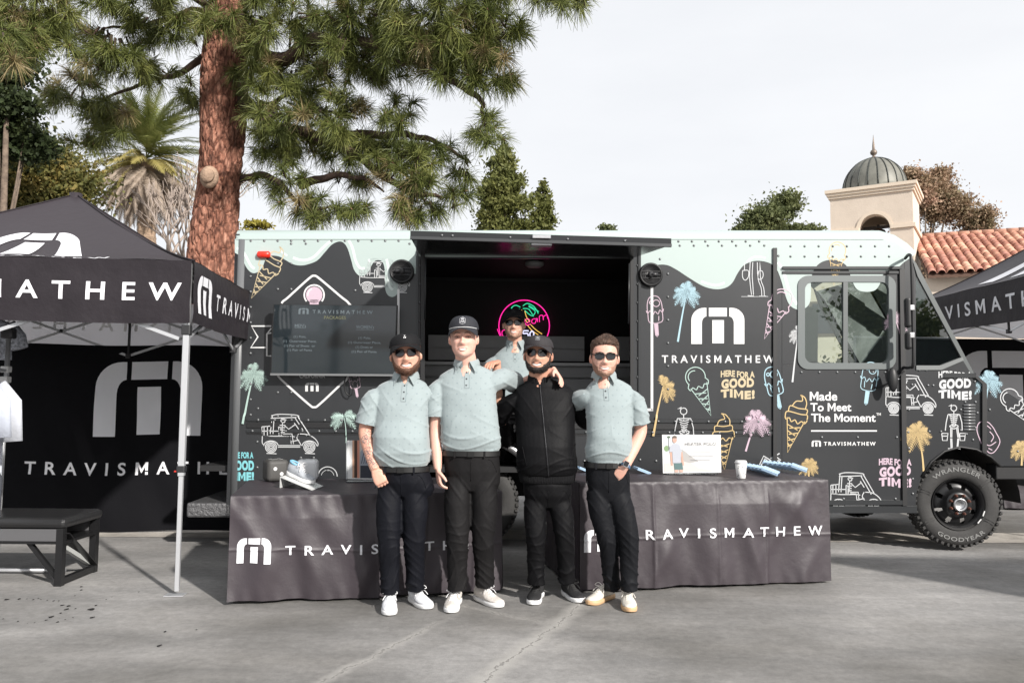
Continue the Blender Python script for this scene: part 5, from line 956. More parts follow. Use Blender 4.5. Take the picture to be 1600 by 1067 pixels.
# ================================================================ canopy tents
M_fab = mat('black_polyester', (.02, .0165, .02), .55, bump=.45, bscale=7, spec=.25, var=.15, vscale=3)
M_fabtop = mat('charcoal_canopy_fabric', (.034, .028, .033), .5, bump=.3, bscale=5, spec=.3)
M_lining = mat('grey_lining', (.30, .30, .32), .8, bump=.1, bscale=8)
def translucent(m_, c_, f_=.55):
    nt_ = m_.node_tree; t_ = N(nt_, 'ShaderNodeBsdfTranslucent'); t_.inputs[0].default_value = (*c_, 1); x_ = N(nt_, 'ShaderNodeMixShader'); x_.inputs[0].default_value = f_; nt_.links.new(nt_.nodes['Principled BSDF'].outputs[0], x_.inputs[1]); nt_.links.new(t_.outputs[0], x_.inputs[2]); nt_.links.new(x_.outputs[0], nt_.nodes['Material Output'].inputs[0])
translucent(M_lining, (.8, .8, .84), .65)
M_ptext = mat('white_fabric_print', (.72, .72, .75), .7); M_gtext = mat('grey_fabric_print', (.85, .86, .9), .8, bump=.15, bscale=6); M_ltext = mat('pale_backside_print', (.95, .95, .97), .8)
M_wall = mat('black_wall_cloth', (.0055, .0055, .007), .8, bump=.3, bscale=4, spec=.12)
M_alu = mat('aluminium_tube', (.62, .63, .65), .38, .6); M_joint = mat('black_plastic_joint', (.02, .02, .022), .5)
def ridges(s, z, k=1.0, seed=0):         # shallow fabric folds
    return k * (.5 * math.sin(s * 7.1 + seed + 1.3 * math.sin(z * 3 + seed)) + .3 * math.sin(s * 15.3 + 2 * seed + z * 4) + .2 * math.sin(s * 31 + z * 9 + seed))
def tent(label, O, rot, w_, d_, ze, vh, zp, legs, spec, group):
    M = Matrix.Translation(Vector(O)) @ Matrix.Rotation(rot, 4, 'Z'); root = thing('canopy_tent', label, 'tent', O, rot, group)
    X = lambda x, y, z: M @ Vector((x, y, z))
    cor = [(0, 0), (-w_, 0), (-w_, d_), (0, d_)]      # front right, front left, back left, back right
    peak = Vector((-w_ / 2, d_ / 2, zp))
    def side(k, u, out=0.0):                            # k: 0 front (u left->right), 1 left (front... ), 2 back, 3 right; u runs left to right seen from outside
        a, b = {0: (cor[1], cor[0]), 1: (cor[2], cor[1]), 2: (cor[3], cor[2]), 3: (cor[0], cor[3])}[k]
        nrm = {0: (0, -1), 1: (-1, 0), 2: (0, 1), 3: (1, 0)}[k]; return a[0] + (b[0] - a[0]) * u + nrm[0] * out, a[1] + (b[1] - a[1]) * u + nrm[1] * out
    def roofpt(k, u, t, out=0.0):
        x, y = side(k, u, .012 * (1 - t)); x += (peak.x - x) * t; y += (peak.y - y) * t
        z = ze + (zp - ze) * t ** 1.22 - .05 * math.sin(PI * t) * math.sin(PI * u) + .006 * math.sin(u * 23 + t * 9) * (1 - t)
        return X(x, y, z + out)
    def valpt(k, u, v, out=0.0):                        # v 0 bottom .. 1 top
        L_ = w_ if k in (0, 2) else d_; o = .012 + .012 * (1 - v) * ridges(u * L_, v * vh, 1, k * 2.1) + .004 * math.sin(v * 9 + u * 5)
        x, y = side(k, u, o + out); return X(x, y, ze - vh * (1 - v) + .012 * math.sin(u * 6 + k) * (1 - v))
    for k in range(4):
        mb = MB(); mb.grid(lambda u, v: roofpt(k, u, v * .985), 30, 16); obj('roof_panel', mb, M_fabtop, root, recalc=False)
        if k == 2: mb = MB(); mb.grid(lambda u, v: valpt(k, u, v, -.006), 40, 4); obj('valance', mb, M_lining, root, recalc=False); continue_ = 1
        else: mb = MB(); mb.grid(lambda u, v: valpt(k, u, v), 60, 6); obj('valance', mb, M_fab, root, recalc=False)
        mb = MB(); mb.tube([roofpt(k, 0, t / 12, .004) for t in range(13)], .006, 5); obj('hip_seam', mb, M_fab, root)
    mb = MB(); mb.tube([X(peak.x, peak.y, zp - .25), X(peak.x, peak.y, zp + .01)], .05, 12); obj('peak_cap', mb, M_fabtop, root)
    for i, (cx, cy) in enumerate(cor):
        if i not in legs: continue
        ix = -.03 if cx == 0 else .03; iy = .03 if cy == 0 else -.03; mb = MB()
        mb.box(X(cx + ix, cy + iy, 1.45), (.036, .036, ze * 2 - 2.9 + .0), rot); mb2 = MB()
        mb.v = []; mb.f = []; mb.m = []; mb.sm = []
        mb.box(X(cx + ix, cy + iy, .9 + .02), (.030, .030, 1.78), rot, .003); leg = obj('leg', mb, M_alu, root)
        mb = MB(); mb.box(X(cx + ix, cy + iy, (ze + .8) / 2), (.042, .042, ze - .82), rot, .004); obj('upper_leg', mb, M_alu, leg)
        mb = MB(); mb.box(X(cx + ix - .01, cy + iy, .006), (.13, .09, .006), rot); obj('foot_plate', mb, M_alu, leg)
        mb = MB(); mb.box(X(cx + ix, cy + iy, .86), (.056, .056, .045), rot, .006); obj('leg_clamp', mb, M_joint, leg)
        mb = MB(); mb.box(X(cx + ix - .035, cy + iy - .02, .845), (.014, .010, .010), rot); obj('clamp_button', mb, mat('red_plastic', (.5, .03, .02), .4) if 'red_plastic' not in bpy.data.materials else bpy.data.materials['red_plastic'], leg)
        mb = MB(); mb.box(X(cx + ix, cy + iy, ze - vh - .05), (.06, .06, .07), rot, .006); obj('slider_joint', mb, M_joint, leg)
    # scissor trusses
    zt_, zb_ = ze - .05, ze - vh - .11
    for k in range(4):
        n = 2
        for q in range(n):
            for a, b in (((q, zt_ - .02), (q + 1, zb_)), ((q, zb_), (q + 1, zt_ - .02))):
                u0 = .03 + .94 * a[0] / n; u1 = .03 + .94 * b[0] / n; x0, y0 = side(k, u0, -.045); x1, y1 = side(k, u1, -.045); mb = MB(); mb.bar(X(x0, y0, a[1]), X(x1, y1, b[1]), .012, .024); obj('truss_bar', mb, M_alu, root)
            x0, y0 = side(k, .03 + .94 * (q + .5) / n, -.045); mb = MB(); mb.box(X(x0, y0, (zt_ + zb_) / 2), (.03, .03, .03), rot, .004); obj('truss_joint', mb, M_joint, root)
        x0, y0 = side(k, .5, -.045); mb = MB(); mb.box(X(x0, y0, zb_), (.05, .05, .05), rot, .006); mb.bar(X(x0, y0, zb_), X(x0, y0, zt_), .02, .02); obj('truss_slider', mb, M_joint, root)
        x0, y0 = side(k, .5, -.05); mb = MB(); mb.bar(X(x0, y0, zt_), X(peak.x, peak.y, zp - .3), .018, .03); obj('rafter', mb, M_alu, root)
    spec(root, X, roofpt, valpt, side, M); return root

def left_spec(root, X, roofpt, valpt, side, M):
    mb = MB(); put_text(mb, 'TRAVISMATHEW', lambda u, v: valpt(0, .075 + (.978 - .075) * u, .355 + .29 * v, .004), .018, 1.9, 1, (.02, .4)); obj('valance_lettering', mb, M_ptext, root, recalc=False)
    mb = MB(); put_logo(mb, lambda u, v: valpt(3, .035 + .13 * u, .18 + .64 * v, .004), 1, (.2, .3)); put_text(mb, 'TRAVISMATHEW', lambda u, v: valpt(3, .215 + .76 * u, .355 + .29 * v, .004), .018, 1.9, 1, (.02, .4)); obj('side_lettering', mb, M_ptext, root, recalc=False)
    mb = MB(); put_logo(mb, lambda u, v: roofpt(0, .37 + .37 * u, .10 + .42 * v, .006), 1, (.07, .12)); put_text(mb, 'TRAVISMATHEW', lambda u, v: roofpt(0, .25 + .56 * u, .022 + .040 * v, .006), .018, 1.6, 1, (.03, .5)); obj('roof_print', mb, M_ptext, root, recalc=False)
    mb = MB(); put_logo(mb, lambda u, v: roofpt(3, .28 + .40 * u, .09 + .36 * v, .006), 1, (.07, .12)); obj('roof_print', mb, M_ptext, root, recalc=False)
    mb = MB(); put_text(mb, 'TRAVISMATHEW', lambda u, v: valpt(2, .045 + .91 * u, .34 + .30 * v, -.012), .018, 1.9, 1, (.02, .4)); obj('lining_lettering', mb, M_ltext, root, recalc=False)
    # back wall
    w_, d_ = TW_L, TD_L
    def wall(u, v, out=0):
        L_ = w_; o = .022 * (1 - v) ** .7 * ridges(u * L_ * .55, v * 1.5, 1, 4) + .008 * math.sin(u * 13 + 5 * math.sin(v * 4)) + .010 * math.exp(-((v - .33 + .04 * math.sin(u * 5)) / .02) ** 2)
        return X(-w_ * (1 - u), d_ - .05 - o - out, .015 + (1.86) * v + .008 * math.sin(u * 11))
    mb = MB(); mb.grid(lambda u, v: wall(u, v), 110, 50); obj('back_wall', mb, M_wall, root, recalc=False)
    Mi = M.inverted()
    def wpx(px, py):
        o = Mi @ Vector((0, 0, CAMZ)); r = Mi.to_3x3() @ ray(px, py); t = (d_ - .06 - o.y) / r.y; p = o + r * t; return (p.x + w_) / w_, (p.z - .015) / 1.86
    a = wpx(145, 681); b = wpx(317, 566); mb = MB(); put_logo(mb, lambda u, v: wall(a[0] + (b[0] - a[0]) * u, a[1] + (b[1] - a[1]) * v, .004), 1, (.08, .08)); obj('wall_logo', mb, M_gtext, root, recalc=False)
    a2 = wpx(37, 742); b2 = wpx(398, 722); mb = MB(); put_text(mb, 'TRAVISMATHEW', lambda u, v: wall(a2[0] + (b2[0] - a2[0]) * u, a2[1] + (b2[1] - a2[1]) * v, .004), .018, 1.9, 1, (.02, .5)); obj('wall_lettering', mb, mat('pale_wall_print', (.85, .85, .88), .7), root, recalc=False)
TW_L, TD_L = 2.82, 2.7
tent('black canopy tent at the left with white lettering, clothes rack under it', (-2.252, 5.545, 0), math.radians(5), TW_L, TD_L, 2.31, .435, 3.09, (0, 1, 2, 3), left_spec, 'black branded canopy tents')
def right_spec(root, X, roofpt, valpt, side, M):
    mb = MB(); put_text(mb, 'TRAVISMATHEW', lambda u, v: valpt(1, .03 + .74 * u, .31 + .37 * v, .005), .018, 1.7, 1, (.02, .4)); obj('side_lettering', mb, M_ptext, root, recalc=False)
    mb = MB(); put_logo(mb, lambda u, v: roofpt(1, .30 + .40 * u, .10 + .36 * v, .01), 1, (.07, .12)); obj('roof_print', mb, M_ptext, root, recalc=False)
    mb = MB(); put_text(mb, 'TRAVISMATHEW', lambda u, v: valpt(0, .05 + .9 * u, .33 + .36 * v, .005), .018, 1.9, 1, (.02, .4)); obj('valance_lettering', mb, M_ptext, root, recalc=False)
    w_, d_ = TW_R, TD_R
    def wall(u, v, out=0): return X(-w_ * (1 - u), d_ - .05 - .02 * (1 - v) * ridges(u * w_, v, 1, 2) - out, .015 + 2.3 * v)
    mb = MB(); mb.grid(lambda u, v: wall(u, v), 60, 20); obj('back_wall', mb, M_wall, root, recalc=False)
    Mi = M.inverted()
    def wpx(px, py):
        o = Mi @ Vector((0, 0, CAMZ)); r = Mi.to_3x3() @ ray(px, py); t = (d_ - .06 - o.y) / r.y; p = o + r * t; return (p.x + w_) / w_, (p.z - .015) / 2.3
    a = wpx(1499, 657); b = wpx(1660, 549); mb = MB(); put_logo(mb, lambda u, v: wall(a[0] + (b[0] - a[0]) * u, a[1] + (b[1] - a[1]) * v, .006), 1, (.1, .1)); obj('wall_logo', mb, M_ptext, root, recalc=False)
TW_R, TD_R = 3.66, 4.6
tent('black canopy tent behind the van nose at the right edge, lettering cut off', (9.66, 7.35, 0), 0, TW_R, TD_R, 2.84, .5, 4.15, (0, 1, 2, 3), right_spec, 'black branded canopy tents')

# ================================================================ tablecloths
M_cloth = mat('table_cover_satin', (.040, .032, .038), .52, bump=.35, bscale=5, var=.12, vscale=2, spec=.55)
M_leg = mat('table_leg_grey', (.25, .25, .26), .4, .5)
def table(P0, P1, depth, zt, label, seed, logo_px, text_px, right_label=None):
    P0, P1 = Vector((*P0, 0)), Vector((*P1, 0)); e = (P1 - P0); L_ = e.length; e.normalize(); n_ = Vector((-e.y, e.x, 0)); rz = math.atan2(e.y, e.x); ctr = P0 + e * L_ / 2 + n_ * depth / 2
    t = thing('folding_table', label[1], 'table', ctr, rz)
    mb = MB(); mb.box(ctr + Vector((0, 0, zt - .03)), (L_ - .06, depth - .06, .04), rz, .01); obj('tabletop', mb, mat('table_plastic', (.55, .55, .53), .6) if 'table_plastic' not in bpy.data.materials else bpy.data.materials['table_plastic'], t)
    for sx in (-1, 1):
        for sy in (-1, 1): mb = MB(); c = ctr + e * sx * (L_ / 2 - .25) + n_ * sy * (depth / 2 - .1); mb.tube([(c.x, c.y, 0), (c.x, c.y, zt - .05)], .014, 8); obj('leg', mb, M_leg, t)
    rg = random.Random(seed); cr = [(rg.uniform(.1, .9) * L_, rg.uniform(-.25, .25), rg.uniform(.6, 1.1)) for _ in range(5)]
    diag = [(rg.uniform(0, L_), rg.uniform(-.7, .7), rg.uniform(.006, .020), rg.uniform(.05, .13), rg.uniform(0, zt), rg.uniform(.12, .4)) for _ in range(26)]
    def disp(s, z):
        q = 1 - z / zt; d = .004 + .022 * q ** 1.1 * (.55 + .45 * math.sin(s * 8.3 + seed)) + .012 * q * math.sin(s * 17 + 2.2 * seed + 1.5 * z)
        for c, sl, am in cr: d += .007 * am * math.exp(-((s - c - sl * q * .15) / .011) ** 2) * min(1, q * 6)
        d += .0045 * math.exp(-((z - zt * .47 - .01 * math.sin(s * 3 + seed)) / .008) ** 2)       # packing crease
        for s0, sl, am, wd, z0, ln in diag: d += am * math.exp(-((s - s0 - sl * (z - z0)) / wd) ** 2) * math.exp(-((z - z0) / ln) ** 2) * min(1, max(0, (zt - z) / (.22 * zt)))
        d += .003 * math.sin(s * 60 + z * 11 + seed) * max(0, .12 - min(z, abs(zt - z - .03))) / .12
        return d
    zb = lambda s: .022 + .005 * math.sin(s * 4 + seed) + .003 * math.sin(s * 19)
    def front(s, z, out=0): q = P0 + e * s; k = min(1, max(0, (zt - z) / .012)); dd = disp(s, z) * k + out; z2 = zb(s) + (zt - zb(s)) * (z / zt); return q - n_ * dd + Vector((0, 0, z2))
    cl = MB(); nu, nv = 260, 100; cl.grid(lambda u, v: front(u * L_, v * zt), nu, nv)
    def gen(p, d1, o1, ln, sd):
        def f(u, v):
            s = u * ln; z = v * zt; k = min(1, max(0, (zt - z) / .012)); ed = min(1, s / .05, (ln - s) / .05); dd = (disp(s + sd, z) * 1.0) * k * ed; q0 = disp(0 if sd < 5 else L_, z) * 0; z2 = zb(s + sd) + (zt - zb(s + sd)) * v; return p + d1 * s + o1 * dd + Vector((0, 0, z2))
        cl.grid(f, 90, 60)
    gen(P0 + n_ * depth, -n_, -e, depth, 1.7); gen(P1, n_, e, depth, 3.1); gen(P1 + n_ * depth, -e, n_, L_, 6)
    def top(u, v): s = u * L_; dd = v * depth; b = .0022 * math.sin(s * 9 + dd * 14) + .0018 * math.exp(-((s - L_ * .5) / .01) ** 2) + .0018 * math.exp(-((dd - depth * .5) / .01) ** 2); ed = min(1, u * 12, (1 - u) * 12, v * 12, (1 - v) * 12); return P0 + e * s + n_ * dd + Vector((0, 0, zt + b * ed))
    cl.grid(top, 90, 40)
    cover = obj('table_cover', cl, M_cloth, None, origin=(ctr.x, ctr.y, 0)); tag(cover, label[0], 'tablecloth', 'dark printed table covers')
    def fp(px, py):
        r = ray(px, py); o = Vector((0, 0, CAMZ)); tt = (P0 - o).dot(n_) / r.dot(n_); p = o + r * tt; s = (p - P0).dot(e); return s, (p.z - zb(s)) / (zt - zb(s)) * zt
    mb = MB(); a = fp(*logo_px[:2]); b = fp(*logo_px[2:]); put_logo(mb, lambda u, v: front(a[0] + (b[0] - a[0]) * u, a[1] + (b[1] - a[1]) * v, .007), 1, (.08, .05)); obj('cover_logo', mb, M_ptext, cover, recalc=False)
    mb = MB(); a2 = fp(*text_px[:2]); b2 = fp(*text_px[2:]); put_text(mb, 'TRAVISMATHEW', lambda u, v: front(a2[0] + (b2[0] - a2[0]) * u, a2[1] + (b2[1] - a2[1]) * v, .007), .018, 2.0, 1, (.006, .06)); obj('cover_lettering', mb, M_ptext, cover, recalc=False)
    return P0, e, n_, L_, zt
TL_ = table((-1.853, 5.331), (-.062, 5.719), 1.08, .705, ('dark satin cover on the left table, holding dice, shoe and photo stand', 'folding table hidden under the left dark cover'), 1.3, (370, 879, 425, 839), (446, 866, 768, 841))
TR_ = table((.489, 5.737), (2.414, 6.119), .95, .768, ('dark satin cover on the right table, holding card stand, cup and blue sleeves', 'folding table hidden under the right dark cover'), 4.4, (911, 862, 963, 826), (978, 843, 1283, 820))
table((6.3, 10.3), (8.1, 10.3), .8, .75, ('dark cover on the table glimpsed behind the van front wheel', 'folding table hidden under the cover beyond the van nose'), 2.2, (1602, 760, 1640, 740), (1645, 758, 1700, 745))
# ================================================================ bench
M_bblk = mat('bench_black_steel', (.015, .015, .016), .35, .2); M_leath = mat('black_leather_pad', (.02, .02, .021), .32, bump=.15, bscale=30)
bn = thing('bench', 'black padded bench with angular steel legs under the left tent', 'bench', (-3.9, 6.05, 0))
x0, x1, y0, y1 = -4.75, -3.205, 5.80, 6.31
mb = MB(); mb.box(((x0 + x1) / 2, (y0 + y1) / 2, .445), (x1 - x0 + .03, y1 - y0 + .03, .075), None, .03); obj('pad', mb, M_leath, bn)
mb = MB(); mb.box(((x0 + x1) / 2, y0 + .012, .36), (x1 - x0 - .08, .02, .085)); mb.box(((x0 + x1) / 2, y1 - .012, .36), (x1 - x0 - .08, .02, .085)); obj('apron', mb, mat('bench_grey_apron', (.10, .10, .105), .4), bn)
mb = MB(); mb.box(((x0 + x1) / 2, (y0 + y1) / 2, .305), (x1 - x0, y1 - y0 - .02, .02)); obj('under_rail', mb, M_bblk, bn)
mb = MB(); put_text(mb, 'W', lambda u, v: Vector((-3.80 + .04 * u, y0 - .0015, .35 + .022 * v)), .04); obj('apron_lettering', mb, M_ptext, bn, recalc=False)
for xe, inx in ((x1 - .03, -1), (x0 + .03, 1)):
    for yy in (y0 + .025, y1 - .025): mb = MB(); mb.bar((xe, yy, 0), (xe, yy, .41), .05, .05, (1, 0, 0)); obj('leg', mb, M_bblk, bn)
    mb = MB(); mb.bar((xe, y0 + .05, .03), (xe, y1 - .05, .03), .045, .04); obj('foot_rail', mb, M_bblk, bn)
    mb = MB(); mb.bar((xe, y0 + .04, .37), (xe, y1 - .05, .06), .008, .10, (1, 0, 0)); obj('diagonal_plate', mb, M_bblk, bn)
    mb = MB(); mb.bar((xe + inx * .02, y1 - .06, .08), (xe + inx * .02, y0 + .08, .27), .03, .035, (1, 0, 0)); obj('pale_brace', mb, mat('pale_brace_grey', (.42, .43, .42), .5) if 'pale_brace_grey' not in bpy.data.materials else bpy.data.materials['pale_brace_grey'], bn)
    mb = MB(); mb.bar((xe + inx * .03, y0 + .05, .05), (xe + inx * .26, y0 + .06, .31), .03, .03, (0, 1, 0)); obj('angled_strut', mb, M_bblk, bn)
# ================================================================ clothes rack and garments at the left edge
rk = thing('clothes_rack', 'silver clothes rack with black clamps at the left edge', 'rack', (-3.66, 5.9, 0))
def rackx(y): return -3.56 - (y - 5.6) * .10
mb = MB(); mb.tube([(-3.93, 6.2, .03), (-3.93, 6.2, 1.86)], .018, 10); obj('upright', mb, M_alu, rk)
mb = MB(); mb.tube([(-3.62, 4.9, .03), (-3.62, 4.9, 1.6)], .018, 10); obj('upright', mb, M_alu, rk)
mb = MB(); mb.tube([(-3.93, 6.2, 1.55), (-3.60, 4.9, 1.55)], .013, 8); obj('hanging_rail', mb, M_alu, rk)
mb = MB(); mb.tube([(-3.4, 6.2, .03), (-4.4, 6.2, .03)], .018, 8); mb.tube([(-3.85, 4.9, .03), (-4.2, 4.9, .03)], .018, 8); obj('base_bar', mb, M_alu, rk)
mb = MB(); mb.box((-3.93, 6.2, 1.84), (.09, .07, .08), None, .01); obj('clamp', mb, M_joint, rk)
for z in (1.56, 1.48): mb = MB(); mb.box((-3.93, 6.19, z), (.06, .06, .05), None, .008); obj('clip', mb, mat('white_plastic', (.7, .7, .7), .4) if 'white_plastic' not in bpy.data.materials else bpy.data.materials['white_plastic'], rk)
def garment(name, label, cat, x, y, ztop, ln, hw, m, sleeve=.32, group=None):
    g = thing(name, label, cat, (x, y, ztop), 0, group); mb = MB(); rings = []
    for i in range(15):
        t = i / 14; z = ztop - .03 - ln * t; w_ = hw * (min(1, .32 + t * 6) if t < .12 else 1 + .06 * t); d_ = .03 + .02 * t
        rings.append([Vector((x + w_ * math.cos(a) * (1 + .05 * math.sin(5 * a + t * 3)), y + d_ * math.sin(a) + .012 * math.sin(9 * math.cos(a) + 4 * t) * t, z)) for a in [2 * PI * k / 32 for k in range(32)]])
    mb.loft(rings); obj('body_panel', mb, m, g)
    for s_ in ((-1, 1) if sleeve > .12 else ()): mb = MB(); mb.tube([Vector((x + s_ * hw * .75, y, ztop - .09)), Vector((x + s_ * (hw + .05), y - .01, ztop - .2)), Vector((x + s_ * (hw + .07), y - .02, ztop - .12 - sleeve))], [.075, .085, .088], 14, flat=.35, ref=(1, 0, 0)); obj('sleeve', mb, m, g)
    mb = MB(); mb.tube(spline([(x - .06, y - .02, ztop + .0), (x, y - .045, ztop - .05), (x + .06, y - .02, ztop + .0), (x + .04, y + .04, ztop + .02), (x - .04, y + .04, ztop + .02), (x - .06, y - .02, ztop)], 4), .014, 6); obj('collar', mb, m, g)
    mb = MB(); mb.tube([(x - hw * .8, y, ztop - .09), (x, y, ztop + .0), (x + hw * .8, y, ztop - .09)], .006, 6); mb.tube(spline([(x, y, ztop), (x, y, ztop + .05), (x + .025, y, ztop + .08), (x, y, ztop + .1), (x - .02, y, ztop + .085)], 4), .003, 5); obj('hanger', mb, M_joint, g)
    return g
M_pale = mat('pale_blue_shirt_cloth', (.42, .45, .52), .8, bump=.3, bscale=12); M_wht = mat('white_shirt_cloth', (.50, .52, .57), .8, bump=.3, bscale=12); M_navy = mat('dark_garment_cloth', (.03, .033, .042), .8, bump=.3, bscale=12); M_pat = mat('speckled_grey_cloth', (.35, .37, .42), .8, var=.6, vscale=60)
garment('hanging_shirt', 'white polo shirt hanging on the rack at the left edge', 'shirt', -3.73, 5.55, 1.50, .68, .20, M_wht, .34, 'garments hanging on the rack')
garment('hanging_shirt', 'pale blue longer shirt hanging nearest on the left edge rack', 'shirt', -3.60, 5.25, 1.50, .78, .18, M_pale, .3, 'garments hanging on the rack')
garment('hanging_trousers', 'dark garment hanging low at the bottom left edge', 'garment', -3.30, 5.05, .98, .78, .10, M_navy, .1, 'garments hanging on the rack')
garment('hanging_shirt', 'speckled grey shirt hanging under the tent valance at the left', 'shirt', -4.32, 6.6, 2.02, .34, .16, M_pat, .16, 'garments hanging on the rack')

# ================================================================ things on the left table
def on_table(T_, px, py):
    P0, e, n_, L_, zt = T_; return ground_at(px, py, zt)
zL, zR = .705 + .003, .768 + .003
def rbox(mb, c, s, rz, r): mb.box(c, (s, s, s), rz, r); return mb
def die(label, px, py, s, rz, m, pm, faces):
    c = ground_at(px, py, zL); root = thing('dice', label, 'dice', c, rz, 'large dice on the left table'); cc = c + Vector((0, 0, s / 2)); bm = bmesh.new(); bmesh.ops.create_cube(bm, size=s); bmesh.ops.bevel(bm, geom=bm.edges[:], offset=s * .2, segments=5, affect='EDGES', profile=.5)
    M = Matrix.Translation(cc) @ Matrix.Rotation(rz, 4, 'Z'); bm.verts.index_update(); mb = MB(); mb.add([M @ v.co for v in bm.verts], [[v.index for v in f.verts] for f in bm.faces], True); bm.free(); obj('body', mb, m, root)
    for ax, pips in faces:
        nrm = Vector(ax); a, b = (Vector((1, 0, 0)), Vector((0, 0, 1))) if abs(ax[1]) else ((Vector((0, 1, 0)), Vector((0, 0, 1))) if abs(ax[0]) else (Vector((1, 0, 0)), Vector((0, 1, 0))))
        for u, v in pips: mb = MB(); p = nrm * (s / 2 + .0015) + a * u * s + b * v * s; mb.add([M @ (p + a * s * .085 * math.cos(q) + b * s * .085 * math.sin(q)) for q in [2 * PI * i / 14 for i in range(14)]], [list(range(14))]); obj('pip', mb, pm, root)
M_ddk = mat('dark_speaker_grey', (.06, .058, .055), .6, bump=.1, bscale=80); M_dwh = mat('white_gloss_plastic', (.68, .69, .7), .4)
die('dark grey rounded die with white pips on the left table', 430, 751, .168, math.radians(33), M_ddk, M_white, [((0, -1, 0), ((-.16, .1), (.14, -.14))), ((1, 0, 0), ((-.2, .14), (.2, -.14), (.0, 0))), ((0, 0, 1), ((-.2, -.2), (.2, .2), (0, 0), (.2, -.2), (-.2, .2)))])
die('white rounded die behind the golf shoe', 480, 750, .165, math.radians(8), M_dwh, M_ddk, [((0, 0, 1), ((-.15, -.15), (.15, .15)))])
# sports shoe builder (also worn by the people)
def shoe_shape(root, heel, toe, L_, m_up, m_sole, m_lace, h=.085, sole=.028, w_=.048, M=None, names=('shoe', 'sole', 'laces'), m_in=None, tilt=None):
    heel, toe = Vector(heel), Vector(toe); f = (toe - heel); f.z = 0 if tilt is None else f.z; f.normalize(); r = f.cross(Vector((0, 0, 1))).normalized(); up = r.cross(f); q = lambda x, y, z: heel + f * x * L_ + r * y + up * z
    n = 20; wx = lambda t: w_ * interp(t, (0, .06, .2, .4, .62, .78, .9, .97, 1), (.35, .66, .78, .76, 1.0, 1.0, .82, .5, .16)); off = lambda t: .006 * math.sin(t * 5)
    sm = MB(); rings = []
    for z, k in ((0, .93), (.004, 1.0), (sole * .6, 1.04), (sole, 1.0)):
        rings.append([q(t, off(t) + sd * wx(t) * k, z + .012 * max(0, t - .8) ** 1.3 * 6 + (.006 * (1 - t))) for sd, ts in ((1, [i / n for i in range(n + 1)]), (-1, [1 - i / n for i in range(n + 1)])) for t in ts])
    sm.loft(rings); 
    um = MB(); rings = []
    for i in range(n + 1):
        t = .015 + .965 * i / n; hh = interp(t, (0, .1, .28, .38, .5, .7, .85, .95, 1), (h * .95, h * 1.02, h * .92, h * .98, h * .80, h * .5, h * .38, h * .28, h * .1)); wd = wx(t) * .96; wt = wd * interp(t, (0, .3, .45, .8, 1), (.62, .6, .45, .5, .5)); z0 = sole * .8 + .012 * max(0, t - .8) ** 1.3 * 6
        ring = []
        for k in range(16):
            a = 2 * PI * k / 16; c_, s_ = math.cos(a), math.sin(a); zz = z0 + hh * (.5 + .5 * s_); ww = (wd if s_ < 0 else wd + (wt - wd) * s_ ** 1.2) * (abs(c_) ** .6) * (1 if c_ >= 0 else -1); ring.append(q(t, off(t) + ww, zz))
        rings.append(ring)
    um.loft(rings); lc = MB()
    for i in range(5):
        t = .42 + .065 * i; hh = interp(t, (.38, .5, .7), (h * .98, h * .80, h * .5)) + sole * .8; wl = w_ * .42; lc.tube([q(t, -wl, hh - .014), q(t + .01, -wl * .5, hh + .001), q(t + .02, wl * .5, hh + .001), q(t + .035, wl, hh - .014)], .0028, 5)
        lc.tube([q(t + .035, -wl, hh - .016), q(t + .015, 0, hh + .003), q(t, wl, hh - .012)], .0028, 5)
    hh = h * .97 + sole * .8
    for sd in (-1, 1): lc.tube(spline([q(.42, 0, hh), q(.44, sd * .03, hh + .018), q(.5, sd * .045, hh + .002), q(.47, sd * .01, hh - .002)], 4), .0026, 5); lc.tube(spline([q(.42, 0, hh), q(.52, sd * .03, hh - .012), q(.58, sd * .045, hh - .035)], 4), .0024, 5)
    a = obj(names[0], um, m_up, root); obj(names[1], sm, m_sole, a); obj(names[2], lc, m_lace, a)
    cm = MB(); cm.tube([q(.03 + .32 * (.5 - .5 * math.cos(k)), .024 * math.sin(k), hh - .002 + .006 * math.cos(k)) for k in [2 * PI * i / 16 for i in range(17)]], .007, 6); obj('collar', cm, m_in or m_up, a); return a
st = thing('shoe_stand', 'white bent acrylic stand carrying the grey golf shoe', 'display stand', ground_at(440, 763, zL))
A_, B_ = ground_at(437, 762, zL), ground_at(487, 766, zL); C_ = ground_at(505, 760, zL); up = Vector((0, 0, .075)); wv = (C_ - B_); M_acr = mat('white_acrylic', (.66, .67, .66), .25)
mb = MB(); th = Vector((0, 0, .005)); q0, q1 = A_ + up, A_ + up + wv * 1.1; p0, p1 = B_, B_ + wv
mb.add([q0, q1, p1, p0, q0 + th, q1 + th, p1 + th, p0 + th], [[0, 1, 2, 3], [4, 5, 6, 7], [0, 1, 5, 4], [1, 2, 6, 5], [2, 3, 7, 6], [3, 0, 4, 7]]); obj('ramp', mb, M_acr, st)
mb = MB(); dx = (B_ - A_).normalized() * .005; mb.add([A_, A_ + wv * 1.1, q1, q0, A_ + dx, A_ + wv * 1.1 + dx, q1 + dx, q0 + dx], [[0, 1, 2, 3], [4, 5, 6, 7], [0, 1, 5, 4], [1, 2, 6, 5], [2, 3, 7, 6], [3, 0, 4, 7]]); obj('upright', mb, M_acr, st)
sh = thing('golf_shoe', 'light grey golf shoe tilted on the white stand', 'shoe', A_ + up)
h0 = q0.lerp(q1, .5) + Vector((.005, 0, .010)); h1 = p0.lerp(p1, .5) + Vector((0, 0, .010))
